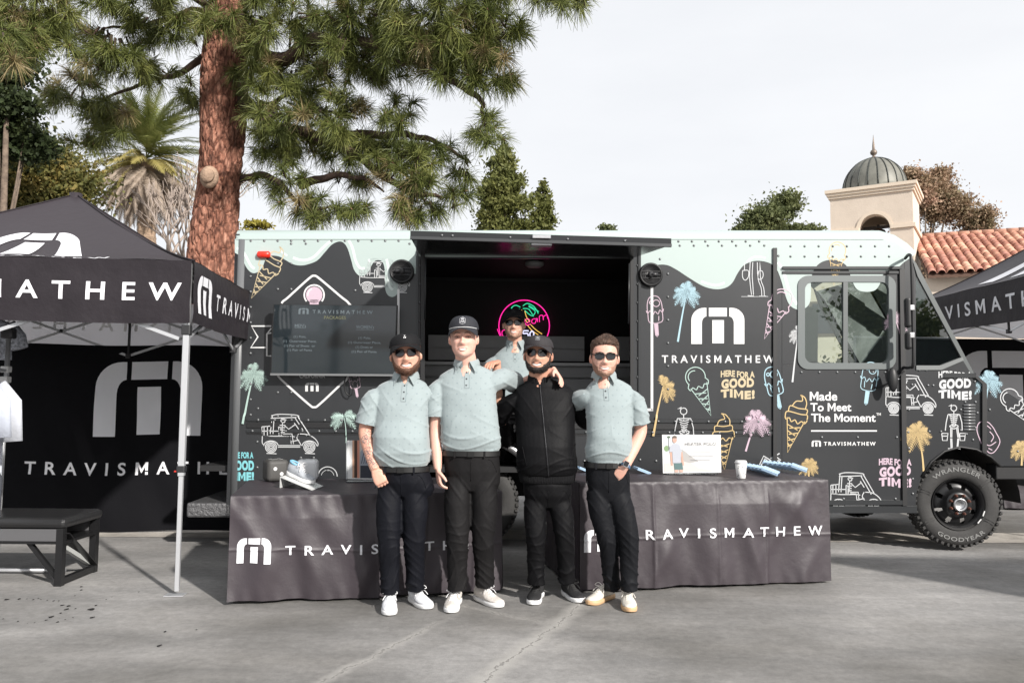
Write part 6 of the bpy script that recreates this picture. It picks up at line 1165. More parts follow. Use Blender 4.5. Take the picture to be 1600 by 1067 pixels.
shoe_shape(sh, h0, h1, .265, mat('grey_knit_upper', (.36, .38, .41), .7, bump=.3, bscale=120), mat('white_sole', (.7, .7, .7), .5), mat('white_lace', (.75, .75, .75), .7), h=.085, sole=.026, w_=.046, names=('upper', 'sole', 'laces'), m_in=mat('blue_lining', (.2, .45, .62), .7), tilt=1)
# photo stands
def pic(root, C4, items, name='picture'):
    def fn(u, v, w_=0): a = C4[0].lerp(C4[1], u); b = C4[3].lerp(C4[2], u); return a.lerp(b, v) + Vector((0, -w_, 0))
    mb = MB(); mats = []
    for k, (poly, col) in enumerate(items):
        m = bpy.data.materials.get('pic_%s_%02d' % (root.name, k)) or mat('pic_%s_%02d' % (root.name, k), col, .5); mats.append(m); mb.cur = k; mb.add([fn(u, v, .0015 + .0004 * k) for u, v in poly], [list(range(len(poly)))], False)
    obj(name, mb, mats, root, recalc=False); return fn
ck = lambda x, y, rx, ry, n=14: [(x + rx * math.cos(2 * PI * i / n), y + ry * math.sin(2 * PI * i / n)) for i in range(n)]
ps = thing('photo_stand', 'clear photo stand with a man in striped shirt behind the tattooed arm', 'display stand', ground_at(570, 751, zL))
y_ = ground_at(570, 751, zL).y; C4 = [at(543, 748, y_), at(602, 749, y_), at(602, 687, y_ - .01), at(543, 688, y_ - .01)]
mb = MB(); mb.add([*C4, *[p + Vector((0, .006, 0)) for p in C4]], [[0, 1, 2, 3], [7, 6, 5, 4], [0, 4, 5, 1], [1, 5, 6, 2], [2, 6, 7, 3], [3, 7, 4, 0]]); obj('card', mb, mat('card_white', (.75, .75, .74), .4), ps)
pic(ps, C4, [([(.13, .03), (.97, .03), (.97, 1), (.13, 1)], (.55, .50, .46)), ([(.13, .03), (.18, .03), (.18, 1), (.13, 1)], (.6, .35, .24)), ([(.18, .03), (.26, .03), (.26, 1), (.18, 1)], (.06, .03, .02)), ([(.26, .03), (.32, .03), (.32, 1), (.26, 1)], (.6, .25, .18)), ([(.34, .03), (.72, .03), (.72, .4), (.34, .4)], (.03, .035, .05)), ([(.33, .35), (.72, .35), (.72, .78), (.6, .86), (.45, .84), (.34, .7)], (.30, .33, .38))] + [([(.36 + .06 * k, .4), (.38 + .06 * k, .4), (.46 + .06 * k, .75), (.44 + .06 * k, .75)], (.06, .06, .09)) for k in range(5)] + [(ck(.53, .92, .07, .08), (.5, .33, .26))])
mb = MB(); mb.box(ground_at(572, 752, zL) + Vector((0, 0, .004)), (.30, .09, .008), math.radians(9), .002); obj('base', mb, glass_mat('clear_acrylic', (.85, .9, .9), .1), ps)
mb = MB(); mb.bar(C4[0] + Vector((-.004, -.004, 0)), C4[3] + Vector((-.004, -.004, 0)), .006, .012); obj('edge', mb, mat('acrylic_edge', (.5, .52, .53), .2), ps)
# ---- right table
y_ = ground_at(1085, 742, zR).y; C4 = [at(1036, 739, y_), at(1127, 738, y_), at(1126, 679, y_ + .01), at(1034.5, 679, y_ + .01)]
cs = thing('card_stand', 'acrylic stand with a white card showing a man in a grey polo', 'display stand', ground_at(1080, 741, zR))
mb = MB(); mb.add([*C4, *[p + Vector((0, .006, 0)) for p in C4]], [[0, 1, 2, 3], [7, 6, 5, 4], [0, 4, 5, 1], [1, 5, 6, 2], [2, 6, 7, 3], [3, 7, 4, 0]]); obj('card', mb, bpy.data.materials['card_white'], cs)
fnp = pic(cs, C4, [([(.02, .03), (.62, .03), (.34, .5), (.28, .97), (.02, .97)], (.62, .66, .68)), ([(.02, .03), (.9, .03), (.6, .14), (.34, .42), (.28, .62), (.24, .3), (.02, .25)], (.55, .53, .50)), ([(.32, .62), (.36, .6), (.5, .42), (.62, .3), (.46, .26), (.36, .3)], (.38, .37, .36)), (ck(.07, .64, .045, .08), (.2, .3, .15)), ([(.10, .6), (.115, .6), (.118, .96), (.105, .96)], (.15, .15, .15)), (ck(.11, .94, .03, .03), (.1, .14, .1)),
    ([(.12, .55), (.16, .55), (.17, .2), (.14, .2)], (.5, .32, .25)), ([(.31, .55), (.34, .55), (.36, .2), (.32, .2)], (.5, .32, .25)), ([(.20, .1), (.26, .1), (.26, .02), (.20, .02)], (.5, .34, .28)), ([(.28, .1), (.34, .1), (.34, .02), (.28, .02)], (.5, .34, .28)),
    ([(.2, .09), (.345, .09), (.33, .27), (.19, .27)], (.09, .16, .16)), ([(.11, .55), (.13, .7), (.19, .77), (.26, .77), (.31, .7), (.32, .55), (.30, .26), (.17, .26), (.165, .55)], (.42, .44, .49)), (ck(.21, .87, .04, .085), (.48, .31, .25)), ([(.17, .91), (.18, .965), (.21, .98), (.245, .965), (.25, .91)], (.12, .09, .07))], 'card_picture')
mb = MB(); put_text(mb, 'HEATER POLO', lambda u, v: fnp(.385 + .53 * u, .715 + .085 * v, .008), 0, 1.05)
obj('card_lettering', mb, mat('dark_grey_ink', (.08, .08, .09), .5), cs, recalc=False); mb = MB()
for yy, a, b in ((.535, .46, .83), (.435, .46, .88), (.335, .48, .83)): mb.add([fnp(a, yy, .008), fnp(b, yy, .008), fnp(b, yy + .012, .008), fnp(a, yy + .012, .008)], [[0, 1, 2, 3]])
obj('card_small_print', mb, mat('pale_ink', (.35, .35, .36), .5), cs, recalc=False)
mb = MB(); mb.box(ground_at(1080, 740, zR) + Vector((0, .0, .004)), (.44, .09, .008), math.radians(9), .002); obj('base', mb, bpy.data.materials['clear_acrylic'], cs)
cp = ground_at(1158, 747, zR); cup = thing('paper_cup', 'white paper cup with dark palm print beside the card stand', 'cup', cp)
k = 1.0; mb = MB(); mb.lathe([(.031, 0), (.033, .002), (.043, .115), (.001, .115)], 28, cp); obj('cup_body', mb, mat('white_paper', (.74, .74, .73), .6), cup)
mb = MB(); mb.lathe([(.044, .113), (.047, .116), (.047, .122), (.043, .124), (.041, .134), (.036, .136), (.001, .134)], 28, cp); obj('cup_lid', mb, bpy.data.materials['white_plastic'], cup)
mb = MB(); rg = random.Random(5)
for i in range(22):
    a = rg.uniform(0, 2 * PI); z = rg.uniform(.015, .1); r = .033 + .0875 * z + .0012; ro = rg.uniform(0, PI)
    for q in (0, 1, 2):
        w2 = ro + q * 1.05; pts = [(math.cos(w2) * .007, math.sin(w2) * .007), (-math.sin(w2) * .0015, math.cos(w2) * .0015), (-math.cos(w2) * .007, -math.sin(w2) * .007), (math.sin(w2) * .0015, -math.cos(w2) * .0015)]
        mb.add([(cp.x + r * math.cos(a + u / r), cp.y + r * math.sin(a + u / r), z + v + cp.z) for u, v in pts], [[0, 1, 2, 3]])
obj('cup_print', mb, M_ddk, cup, recalc=False)
M_koozie = mat('sky_blue_sleeve', (.36, .50, .66), .8, bump=.2, bscale=60); M_kd = mat('dark_sleeve_edge', (.03, .05, .09), .8)
def koozie(px, py, rz, i, row, label):
    c = ground_at(px, py, zR) + Vector((0, 0, .018 + .004 * (i % 99))); t = thing('can_sleeve', label, 'can sleeve', c, rz, 'folded blue can sleeves on the right table'); M = Matrix.Translation(c) @ Matrix.Rotation(rz, 4, 'Z') @ Matrix.Rotation(.34, 4, 'Y') @ Matrix.Rotation(.12, 4, 'X')
    mb = MB(); mb.box((0, 0, 0), (.13, .10, .010), None, .002, M); mb.box((0, 0, .0105), (.125, .098, .009), None, .002, M); s1 = obj('neoprene', mb, M_koozie, t); mb = MB(); mb.box((.064, 0, .003), (.003, .075, .012), None, 0, M); obj('opening', mb, M_kd, t)
    mb = MB(); put_logo(mb, lambda u, v: M @ Vector((-.012 + .035 * u, -.012 + .022 * v, .0165))); obj('logo', mb, M_ptext, t, recalc=False)
for i in range(6): koozie(1173 + i * 6.2, 734 + i * 2.0, math.radians(-28), i, 0, 'blue folded can sleeve, %s in the row right behind the cup' % ('first', 'second', 'third', 'fourth', 'fifth', 'frontmost')[i])
for i in range(7): koozie(1203 + i * 7.6, 729 + i * 1.7, math.radians(-22), i, 1, 'blue folded can sleeve, %s in the far right row near the table edge' % ('first', 'second', 'third', 'fourth', 'fifth', 'sixth', 'frontmost')[i])
koozie(909, 737, .6, 0, 2, 'blue folded can sleeve lying between the man in black and the bare headed man'); koozie(1003, 739, .3, 0, 2, 'blue folded can sleeve half hidden behind the bare headed man\'s hip')
# ================================================================ people
HZ = dict(w=((-.122, -.112, -.098, -.08, -.06, -.035, -.01, .02, .05, .075, .093, .105, .113, .116), (.014, .034, .051, .060, .065, .069, .071, .074, .0745, .066, .053, .037, .018, .003)),
          f=((-.122, -.112, -.098, -.08, -.065, -.05, -.03, 0, .02, .05, .075, .093, .105, .113, .116), (.060, .076, .083, .083, .085, .085, .086, .084, .091, .090, .079, .062, .042, .02, .003)),
          b=((-.122, -.112, -.098, -.08, -.05, -.02, .02, .05, .075, .093, .105, .113, .116), (-.02, -.005, .01, .03, .062, .09, .103, .102, .089, .068, .047, .022, .003)))
def head_front(x, z, sc=(1, 1, 1), fat=1.0):
    w_ = interp(z, *HZ['w']) * fat; f = interp(z, *HZ['f']); q = min(.999, abs(x) / max(w_, 1e-4)); y = -f * (1 - q ** 2.3) ** (1 / 2.1)
    g = lambda a, b: math.exp(-(a / b) ** 2); ax = abs(x)
    nw = interp(z, (-.05, -.035, 0, .02), (.0135, .0145, .009, .008)); y -= interp(z, (-.056, -.048, -.036, -.01, .012, .022), (0, .014, .026, .015, .006, 0)) * g(x, nw)
    y -= .008 * g(ax - .014, .008) * g(z + .04, .010)
    y += .011 * g(ax - .032, .017) * g(z - .002, .014); y -= .004 * g(z - .022, .009) * g(ax - .025, .03)
    y -= .006 * g(ax - .042, .02) * g(z + .032, .02); y -= .005 * g(x, .026) * (g(z + .066, .007) + g(z + .083, .008)); y += .005 * g(x, .024) * g(z + .0745, .0035)
    y -= .006 * g(x, .018) * g(z + .105, .012); y += .003 * g(x, .03) * g(z + .093, .006); y += .003 * g(ax - .034, .008) * g(z + .055, .02)
    y += .0028 * g(ax - (.024 + .35 * max(0, -.045 - z)), .0045) * g(z + .058, .018); y += .0025 * g(ax - .016, .006) * g(z + .008, .012)
    return y
def head_pt(th, z, off=0.0, fat=1.0):     # th 0 = front, +-pi = back
    w_ = interp(z, *HZ['w']) * fat
    c_, s_ = math.cos(th), math.sin(th)
    if c_ >= 0:
        x = w_ * (abs(s_) ** .92) * (1 if s_ > 0 else -1); y = head_front(x, z, fat=fat) if abs(x) < w_ * .998 else 0.0
    else: x = w_ * s_; y = -interp(z, *HZ['b']) * c_
    p = Vector((x, y, z))
    if off: n_ = Vector((s_ * 1.0, -c_, max(-.2, (z - .03) * 9))).normalized(); p += n_ * off
    return p
M_skinbase = {}
def skin(name, c, red=(.12, -.02, -.02)):
    m = mat(name, c, .5, bump=.06, bscale=90, spec=.4, col2=(min(1, c[0] * 1.06 + .02), c[1] * .90, c[2] * .87), vscale=9)
    b = m.node_tree.nodes['Principled BSDF']; b.inputs['Subsurface Weight'].default_value = .12; b.inputs['Subsurface Radius'].default_value = (.02, .008, .005); b.inputs['Subsurface Scale'].default_value = .6
    return m
def remesh(mb, vox, smooth=3, fac=.5):
    me = bpy.data.meshes.new('tmp'); me.from_pydata(mb.v, [], mb.f)
    bm = bmesh.new(); bm.from_mesh(me); bmesh.ops.recalc_face_normals(bm, faces=bm.faces[:]); bm.to_mesh(me); bm.free()
    o = bpy.data.objects.new('tmp', me); COL.objects.link(o); r = o.modifiers.new('r', 'REMESH'); r.mode = 'VOXEL'; r.voxel_size = vox
    if smooth: s = o.modifiers.new('s', 'SMOOTH'); s.factor = fac; s.iterations = smooth
    dg = bpy.context.evaluated_depsgraph_get(); m2 = bpy.data.meshes.new_from_object(o.evaluated_get(dg)); n = len(m2.vertices)
    V = np.empty(n * 3, dtype=np.float32); m2.vertices.foreach_get('co', V); V = V.reshape(-1, 3).astype(float); Nn = np.empty(n * 3, dtype=np.float32); m2.vertex_normals.foreach_get('vector', Nn); Nn = Nn.reshape(-1, 3).astype(float)
    F = np.empty(len(m2.polygons) * 4, dtype=np.int32)
    m2.polygons.foreach_get('vertices', F); F = F.reshape(-1, 4); bpy.data.objects.remove(o); bpy.data.meshes.remove(me); bpy.data.meshes.remove(m2); return V, Nn, F
def ell(c, hw, hd, n=28, ax=(1, 0, 0), ay=(0, 1, 0), ex=2.0, front=1.0):
    c, ax, ay = Vector(c), Vector(ax), Vector(ay); R_ = []
    for k in range(n):
        a = 2 * PI * k / n; ca, sa = math.cos(a), math.sin(a); u = abs(ca) ** (2 / ex) * (1 if ca >= 0 else -1); v = abs(sa) ** (2 / ex) * (1 if sa >= 0 else -1)
        R_.append(c + ax * (hw * u) + ay * (hd * v * (front if sa < 0 else 1)))
    return R_
def hand(mb, wr, d, pn, thumb, curl=.5, s=1.0, spread=.10, curls=None):
    """wr wrist, d towards the fingers, pn palm-facing normal, thumb direction"""
    wr, d, pn = Vector(wr), Vector(d).normalized(), Vector(pn); pn = (pn - d * pn.dot(d)).normalized(); t = Vector(thumb); t = (t - d * t.dot(d) - pn * t.dot(pn)).normalized()
    rings = [ell(wr + d * s * a + pn * .002, hw * s, hd * s, 14, t, pn, 2.5) for a, hw, hd in ((-.02, .027, .020), (.0, .028, .019), (.03, .038, .017), (.065, .043, .015), (.09, .041, .013), (.098, .034, .009))]
    mb.loft(rings)
    for i, (o, ln, r) in enumerate(((.030, .072, .0088), (.010, .08, .009), (-.011, .075, .0086), (-.030, .06, .0078))):
        cu = (curls[i] if curls else curl); base = wr + d * .085 * s + t * o * s; dd = (d + t * o * spread * 30 * .1).normalized(); p = [base - dd * .012 * s, base]; a = 0
        for k, seg in enumerate((.42, .32, .26)): a += cu * (.75, .95, .7)[k]; dirn = (dd * math.cos(a) + pn * math.sin(a)); p.append(p[-1] + dirn * seg * ln * s)
        mb.tube(p, [r * s * q for q in (.95, 1.05, 1.0, .92, .7)], 8)
    b = wr + d * .022 * s + t * .026 * s; td = (d * .62 + t * .72 + pn * .35).normalized(); p1 = b + td * .035 * s; p2 = p1 + (td * .7 + d * .5 + pn * curl * .5).normalized() * .032 * s; p3 = p2 + (d * .8 + td * .3 + pn * curl * .6).normalized() * .026 * s
    mb.tube([b - td * .012 * s, b, p1, p2, p3], [.013 * s, .0145 * s, .0115 * s, .0105 * s, .0075 * s], 9)
def limb(mb, pts, rad, n=18, k=5, flat=1.0, ref=None):
    P = spline(pts, k); xs = [i / k for i in range(len(P))]; R_ = [interp(x, range(len(rad)), rad) for x in xs]; mb.tube(P, R_, n, flat=flat, ref=ref)
def wrinkle(V, Nn, fn): return V + Nn * fn(V)[:, None]
def ridged(x): return 1 - np.abs(np.sin(x))

def polo_mat(name, c):
    m = mat(name, c, .8, bump=.12, bscale=25, sheen=.3, var=.03, vscale=3); nt = m.node_tree; L = nt.links.new; b = nt.nodes['Principled BSDF']; src = b.inputs['Base Color'].links[0].from_socket
    tc = N(nt, 'ShaderNodeTexCoord'); sep = N(nt, 'ShaderNodeSeparateXYZ'); L(tc.outputs['Object'], sep.inputs[0])
    def M_(op, a, c_=0.0, d_=None):
        n = N(nt, 'ShaderNodeMath', operation=op)
        for i, x in enumerate((a, c_) if d_ is None else (a, c_, d_)):
            if isinstance(x, (int, float)): n.inputs[i].default_value = x
            else: L(x, n.inputs[i])
        return n.outputs[0]
    P_ = .062; tot = None
    for k, (ox, oz) in enumerate(((0, 0), (.5, .5))):          # staggered small motifs
        fx = M_('SUBTRACT', M_('FRACT', M_('ADD', M_('DIVIDE', sep.outputs[0], P_), ox + 10)), .5); fz = M_('SUBTRACT', M_('FRACT', M_('ADD', M_('DIVIDE', sep.outputs[2], P_ * 1.15), oz + 10)), .5)
        if k: fx2, fz2 = M_('ADD', fx, fz), M_('SUBTRACT', fz, fx)
        else: fx2, fz2 = fx, fz
        r = M_('SQRT', M_('ADD', M_('MULTIPLY', fx2, fx2), M_('MULTIPLY', M_('MULTIPLY', fz2, fz2), 1.8))); s_ = M_('LESS_THAN', r, .105 if k == 0 else .12)
        wv = M_('GREATER_THAN', M_('SINE', M_('MULTIPLY', M_('ADD', fx2, fz2), 70.0)), -.55); s_ = M_('MULTIPLY', s_, wv); tot = s_ if tot is None else M_('MAXIMUM', tot, s_)
    mx = N(nt, 'ShaderNodeMixRGB'); L(M_('MULTIPLY', tot, .5), mx.inputs[0]); L(src, mx.inputs[1]); mx.inputs[2].default_value = (.13, .17, .19, 1); L(mx.outputs[0], b.inputs['Base Color']); return m
M_polo = polo_mat('mint_polo_cloth', (.262, .310, .318)); M_polo_d = mat('polo_collar_cloth', (.262, .310, .318), .8, bump=.2, bscale=60, sheen=.3)
M_jack = mat('black_jacket_cloth', (.0042, .0042, .005), .6, bump=.12, bscale=30, spec=.14); M_rib = mat('black_rib_cloth', (.008, .008, .009), .8, spec=.15, bump=.6, bscale=140, stretch=(1, 1, .05))
M_pants = {k: mat('trouser_cloth_' + k, c, .65, bump=.12, bscale=40, spec=.14, var=.1, vscale=4) for k, c in (('navy', (.0055, .006, .009)), ('charcoal', (.010, .0095, .010)), ('black', (.0042, .0042, .005)), ('slate', (.0075, .008, .010)))}
M_belt = mat('black_belt', (.007, .007, .007), .5); M_buckle = mat('dark_buckle', (.03, .03, .03), .35, .6)
M_capb = mat('black_cap_cloth', (.008, .008, .009), .75, bump=.2, bscale=120, spec=.2); M_capg = mat('charcoal_cap_cloth', (.02, .017, .019), .75, bump=.2, bscale=120); M_capn = mat('slate_cap_cloth', (.015, .016, .022), .75, bump=.2, bscale=120)
M_lens = mat('sunglass_lens', (.006, .006, .008), .06, spec=.8); M_frame = mat('sunglass_frame', (.02, .014, .012), .25); M_tort = mat('tortoise_frame', (.055, .018, .012), .25)
M_hair = {k: mat('hair_' + k, c, .55, bump=.6, bscale=70, var=.3, vscale=30, stretch=(1, 1, .25)) for k, c in (('brown', (.07, .03, .016)), ('dark', (.018, .012, .010)), ('chestnut', (.06, .03, .017)), ('beard_brown', (.115, .052, .030)), ('stubble', (.33, .19, .135)))}
M_teeth = mat('teeth', (.82, .79, .74), .25); M_lip = {}
M_btn = mat('dark_button', (.05, .055, .06), .3)

def person(label, sp_):
    Y = sp_['Y']; g = lambda px, py, dy=0.0: at(px, py, Y + dy); foot = sp_['feet']
    root = thing('person', label, 'person', (g(*sp_['belt'][:2]).x, Y, sp_.get('z0', 0)), 0, 'men posing in front of the van')
    sk = skin('skin_' + sp_['id'], sp_['skin']); S = sp_.get('scale', 1.0)
    HM = Matrix.Translation(g(*sp_['head'])) @ Matrix.Rotation(sp_.get('yaw', 0), 4, 'Z') @ Matrix.Rotation(sp_.get('roll', 0), 4, 'Y') @ Matrix.Rotation(sp_.get('pitch', 0), 4, 'X') @ Matrix.Scale(sp_.get('hs', 1.0), 4)
    fat = sp_.get('fat', 1.0); neck = g(*sp_['neck'], .02); belt = g(*sp_['belt'][:2], .02)
    Ls, Rs = g(*sp_['sh_l'], .02), g(*sp_['sh_r'], .02)       # image-left and image-right shoulder joints
    lean = sp_.get('lean', 0)
    # ---------- body (skin): head, neck, chest, arms, hands in one surface
    mb = MB(); rings = []; zs = [-.122, -.118, -.112, -.105, -.098, -.09, -.084, -.078, -.0745, -.071, -.066, -.06, -.054, -.048, -.042, -.036, -.03, -.022, -.014, -.006, .002, .01, .018, .026, .035, .045, .055, .065, .075, .084, .093, .1, .105, .11, .113, .116]
    for z in zs: rings.append([HM @ head_pt(-PI + 2 * PI * k / 72, z, 0, fat) for k in range(72)])
    mb.loft(rings)
    for sx in (-1, 1):
        mb.sphere(HM @ Vector((sx * .0765 * fat, .010, -.012)), (.0075, .018, .030), 12, HM.to_3x3() @ Matrix.Rotation(sx * .38, 3, 'Z') @ Matrix.Rotation(-.15, 3, 'X')); mb.sphere(HM @ Vector((sx * .074 * fat, .008, -.034)), (.007, .009, .010), 8)
    nt_ = HM @ Vector((0, .018, -.06)); nr = sp_.get('neck_r', .060)
    mb.tube([nt_ + Vector((0, 0, .02)), nt_, neck + Vector((0, .01, .0)), neck + Vector((0, .01, -.09))], [nr * .92, nr, nr * 1.05, nr * 1.35], 24)
    chest = (Ls + Rs) / 2; hwS = (Rs - Ls).length / 2
    sx_ = (Rs - Ls).normalized()
    mb.loft([ell(chest + Vector((0, 0, .015)), hwS * .72, .05, 24, sx_), ell(chest + Vector((0, 0, -.12)), hwS * .8, .08, 24, sx_), ell(chest.lerp(belt, .6), hwS * .68, .08, 24), ell(belt + Vector((0, 0, .03)), hwS * .7, .075, 24)])
    for arm in sp_['arms']:
        P_ = [g(*q) for q in arm['pts']]; ar = arm.get('r', 1.0); s0 = P_[0].lerp(chest, .35) + Vector((0, 0, -.035)); limb(mb, [s0, P_[0].lerp(P_[1], .22) + Vector((0, 0, -.012)), P_[0].lerp(P_[1], .62), P_[1], P_[1].lerp(P_[2], .5), P_[2]], [.030, .046 * ar, .046 * ar, .042 * ar, .041 * ar, .0275 * ar], 16, 5)
        if arm.get('hand'): h = arm['hand']; hand(mb, P_[-1], h[0], h[1], h[2], h[3], h[4] if len(h) > 4 else .95, .04, h[5] if len(h) > 5 else None)
    V, Nn, F = remesh(mb, .0042, 2, .4); body = fast('body', V, F, sk, root, True); body['label'] = sp_.get('body_label', 'skin of head, neck and arms')
    # ---------- face
    def F_(x, z, off=.0015): return HM @ Vector((x, head_front(x, z, fat=fat) - off, z))
    lipc = mat('lips_' + sp_['id'], (sp_['skin'][0] * .80, sp_['skin'][1] * .58, sp_['skin'][2] * .60), .4); sm = sp_.get('smile', 1.0); mw = .0275 * sp_.get('mouth_w', 1.0); zc = -.0735
    cur = lambda x: .0085 * sm * (abs(x) / mw) ** 2
    if sp_.get('teeth', True):
        mb = MB(); mb.grid(lambda u, v: F_(-mw * .86 + 2 * mw * .86 * u, zc + cur(-mw * .86 + 2 * mw * .86 * u) + (v - .5) * .0135 * (1 - abs(2 * u - 1) ** 3) , .0035), 16, 4); obj('teeth', mb, M_teeth, body, recalc=False)
    mb = MB()
    for sg, th in ((1, .0019), (-1, .0029)):
        pts = [(-mw + 2 * mw * i / 14) for i in range(15)]; mb.tube([F_(x, zc + cur(x) + sg * (.0072 if sp_.get('teeth', True) else .002) * (1 - (abs(x) / mw) ** 3), .002) for x in pts], [th * (.35 + .65 * (1 - (abs(x) / mw) ** 2)) for x in pts], 8)
    obj('lips', mb, lipc, body)
    hc = M_hair[sp_['hair']]
    for sx in (-1, 1):
        mb = MB(); bz = .0215 + sp_.get('brow', 0); pts = [.013 + .036 * i / 8 for i in range(9)]; mb.tube([F_(sx * x, bz + .004 * math.sin(PI * (x - .013) / .036) - .003 * (x > .04), .0015) for x in pts], [.0028 * sp_.get('browr', 1) * (1 - .5 * abs(i - 3) / 6) for i in range(9)], 6, flat=.6); obj('eyebrow', mb, hc, body)
        if sp_.get('eyes'):
            mb = MB(); mb.grid(lambda u, v: F_(sx * (.019 + .027 * u), .001 + (v - .5) * .0065 * math.sin(PI * (.04 + .92 * u)), .0022), 10, 3); obj('eye_white', mb, mat('eye_white', (.5, .42, .39), .3) if 'eye_white' not in bpy.data.materials else bpy.data.materials['eye_white'], body, recalc=False)
            mb = MB(); mb.grid(lambda u, v: F_(sx * (.0285 + .0085 * u), .001 + (v - .5) * .006 * math.sin(PI * (.1 + .8 * u)) + .0003, .0032), 6, 3); obj('iris', mb, mat('iris_dark', (.03, .02, .015), .15) if 'iris_dark' not in bpy.data.materials else bpy.data.materials['iris_dark'], body, recalc=False)
            mb = MB(); 
            for zz, rr in ((.0046, .0026), (-.0042, .0016)): mb.tube([F_(sx * (.017 + .031 * i / 8), .001 + zz * math.sin(PI * (.05 + .9 * i / 8)), .0015) for i in range(9)], rr, 6)
            obj('eyelid', mb, lipc if False else mat('eyelid_' + sp_['id'] + str(sx), (sp_['skin'][0] * .42, sp_['skin'][1] * .25, sp_['skin'][2] * .22), .5), body)
    # ---------- hair and beard: shells of the head surface with short strands
    def shell(name, mask, h, m, zlo, zhi, nth=90, nz=54, strands=0, sl=.01, sd=1, th0=-PI, th1=PI, down=1.0):
        mbs = MB(); idx = {}; rg = random.Random(sd); grid_ = {}
        for j in range(nz + 1):
            for i in range(nth + 1):
                th = th0 + (th1 - th0) * i / nth; z = zlo + (zhi - zlo) * j / nz; q = mask(th, z)
                if q > 0: o = h * min(1, q) * (.75 + .5 * rg.random()) - .001; grid_[(i, j)] = len(mbs.v); mbs.v.append(tuple(HM @ head_pt(th, z, o, fat)))
        for j in range(nz):
            for i in range(nth):
                k = [(i, j), (i + 1, j), (i + 1, j + 1), (i, j + 1)]
                if all(q in grid_ for q in k): mbs.f.append([grid_[q] for q in k]); mbs.m.append(0); mbs.sm.append(True)
        n = 0
        while n < strands:
            th = rg.uniform(th0, th1); z = rg.uniform(zlo, zhi); q = mask(th, z)
            if q <= 0 or rg.random() > q + .25: n += 1 if rg.random() < .5 else 0; continue
            n += 1; a = head_pt(th, z, h * min(1, q) * .6, fat); nn = Vector((math.sin(th), -math.cos(th), .1)); e = a + nn * sl * .45 + Vector((rg.uniform(-.5, .5), rg.uniform(-.4, .4), -down)) * sl * rg.uniform(.4, 1) * min(1, q + .3); s2 = Vector((rg.uniform(-1, 1), rg.uniform(-1, 1), rg.uniform(-.3, .3))) * .0011
            mbs.add([HM @ (a - s2), HM @ (a + s2), HM @ e], [[0, 1, 2]], False)
        return obj(name, mbs, m, body, recalc=False)
    sst = lambda a, b, x: max(0.0, min(1.0, (x - a) / (b - a)))
    hl = sp_.get('hairline', .062)
    if sp_.get('cap'):
        def hm(th, z): a = abs(th); low = interp(a, (0, 1.0, 1.15, 1.3, 1.62, 1.75, 2.0, 2.4, PI), (.2, .2, .055, .0, -.012, -.03, -.055, -.075, -.08)); return sst(low, low + .012, z) if z < .075 else 0
        shell('hair', hm, .006, hc, -.09, .075, strands=500, sl=.008)
    else:
        def hm(th, z): a = abs(th); low = interp(a, (0, .55, .9, 1.15, 1.32, 1.62, 1.75, 2.0, 2.4, PI), (.070, .068, .055, .02, -.018, -.02, -.02, -.05, -.07, -.08)); return sst(low, low + .014, z) * (.3 + .7 * sst(.045, .085, z))
        shell('hair', hm, .019, hc, -.085, .1155, strands=1200, sl=.012, down=.3)
        mbs = MB(); rg = random.Random(4)          # swept-up front and crown locks
        for k in range(4200):
            th = rg.gauss(0, .75) if k % 3 else rg.uniform(-2.6, 2.6); z = rg.uniform(.066, .115) if abs(th) < 1 else rg.uniform(.072, .114)
            if hm(th, z) <= 0: continue
            a = head_pt(th, z, .006, fat); f_ = max(0, math.cos(th)) * sst(.05, .09, z); ln = .009 + .020 * f_ * sst(-.09, 0, -a.y * 0 + (-.09 - a.y) * -1); nn = Vector((a.x * 6, a.y * 2, 1.0 if z > .07 else .35)).normalized()
            e = a + nn * ln * rg.uniform(.6, 1.1) + Vector((rg.uniform(.0, 1.2), .7, 0)) * ln * .7; m_ = (a + e) / 2 + Vector((0, -.3, .1)) * ln * .3; s2 = Vector((rg.uniform(-1, 1), rg.uniform(-.6, .6), 0)).normalized() * .0024
            mbs.add([HM @ (a - s2), HM @ (a + s2), HM @ (m_ + s2), HM @ (m_ - s2), HM @ e], [[0, 1, 2, 3], [3, 2, 4]], True)
        obj('quiff', mbs, hc, body, recalc=False)
    if sp_.get('beard'):
        bh, bm_, top = sp_['beard']
        def bmask(th, z):
            a = abs(th); 
            if a > 1.75: return 0
            up = interp(a, (0, .35, .55, .8, 1.1, 1.3, 1.45, 1.6, 1.75), (-.052, -.050, -.058 + top, -.05 + top, -.03 + top, .0, .015, .012, -.03)); q = sst(0, .016, up - z)
            x = abs(head_pt(th, z, 0, fat).x)
            if a < .6: ew, ez = mw * 1.12, .0135; d = ((x / ew) ** 2 + ((z - zc + .0005) / ez) ** 2); q = min(q, sst(1.0, 1.5, d)); 
            q = min(q, sst(0, .01, .13 + z)); return q * (.45 if a > 1.25 else 1)
        shell('beard', bmask, bh, M_hair[bm_], -.1215, .02, 110, 60, int(sp_.get('strands', 1500)), .006 + bh * .8, 3, -1.8, 1.8)
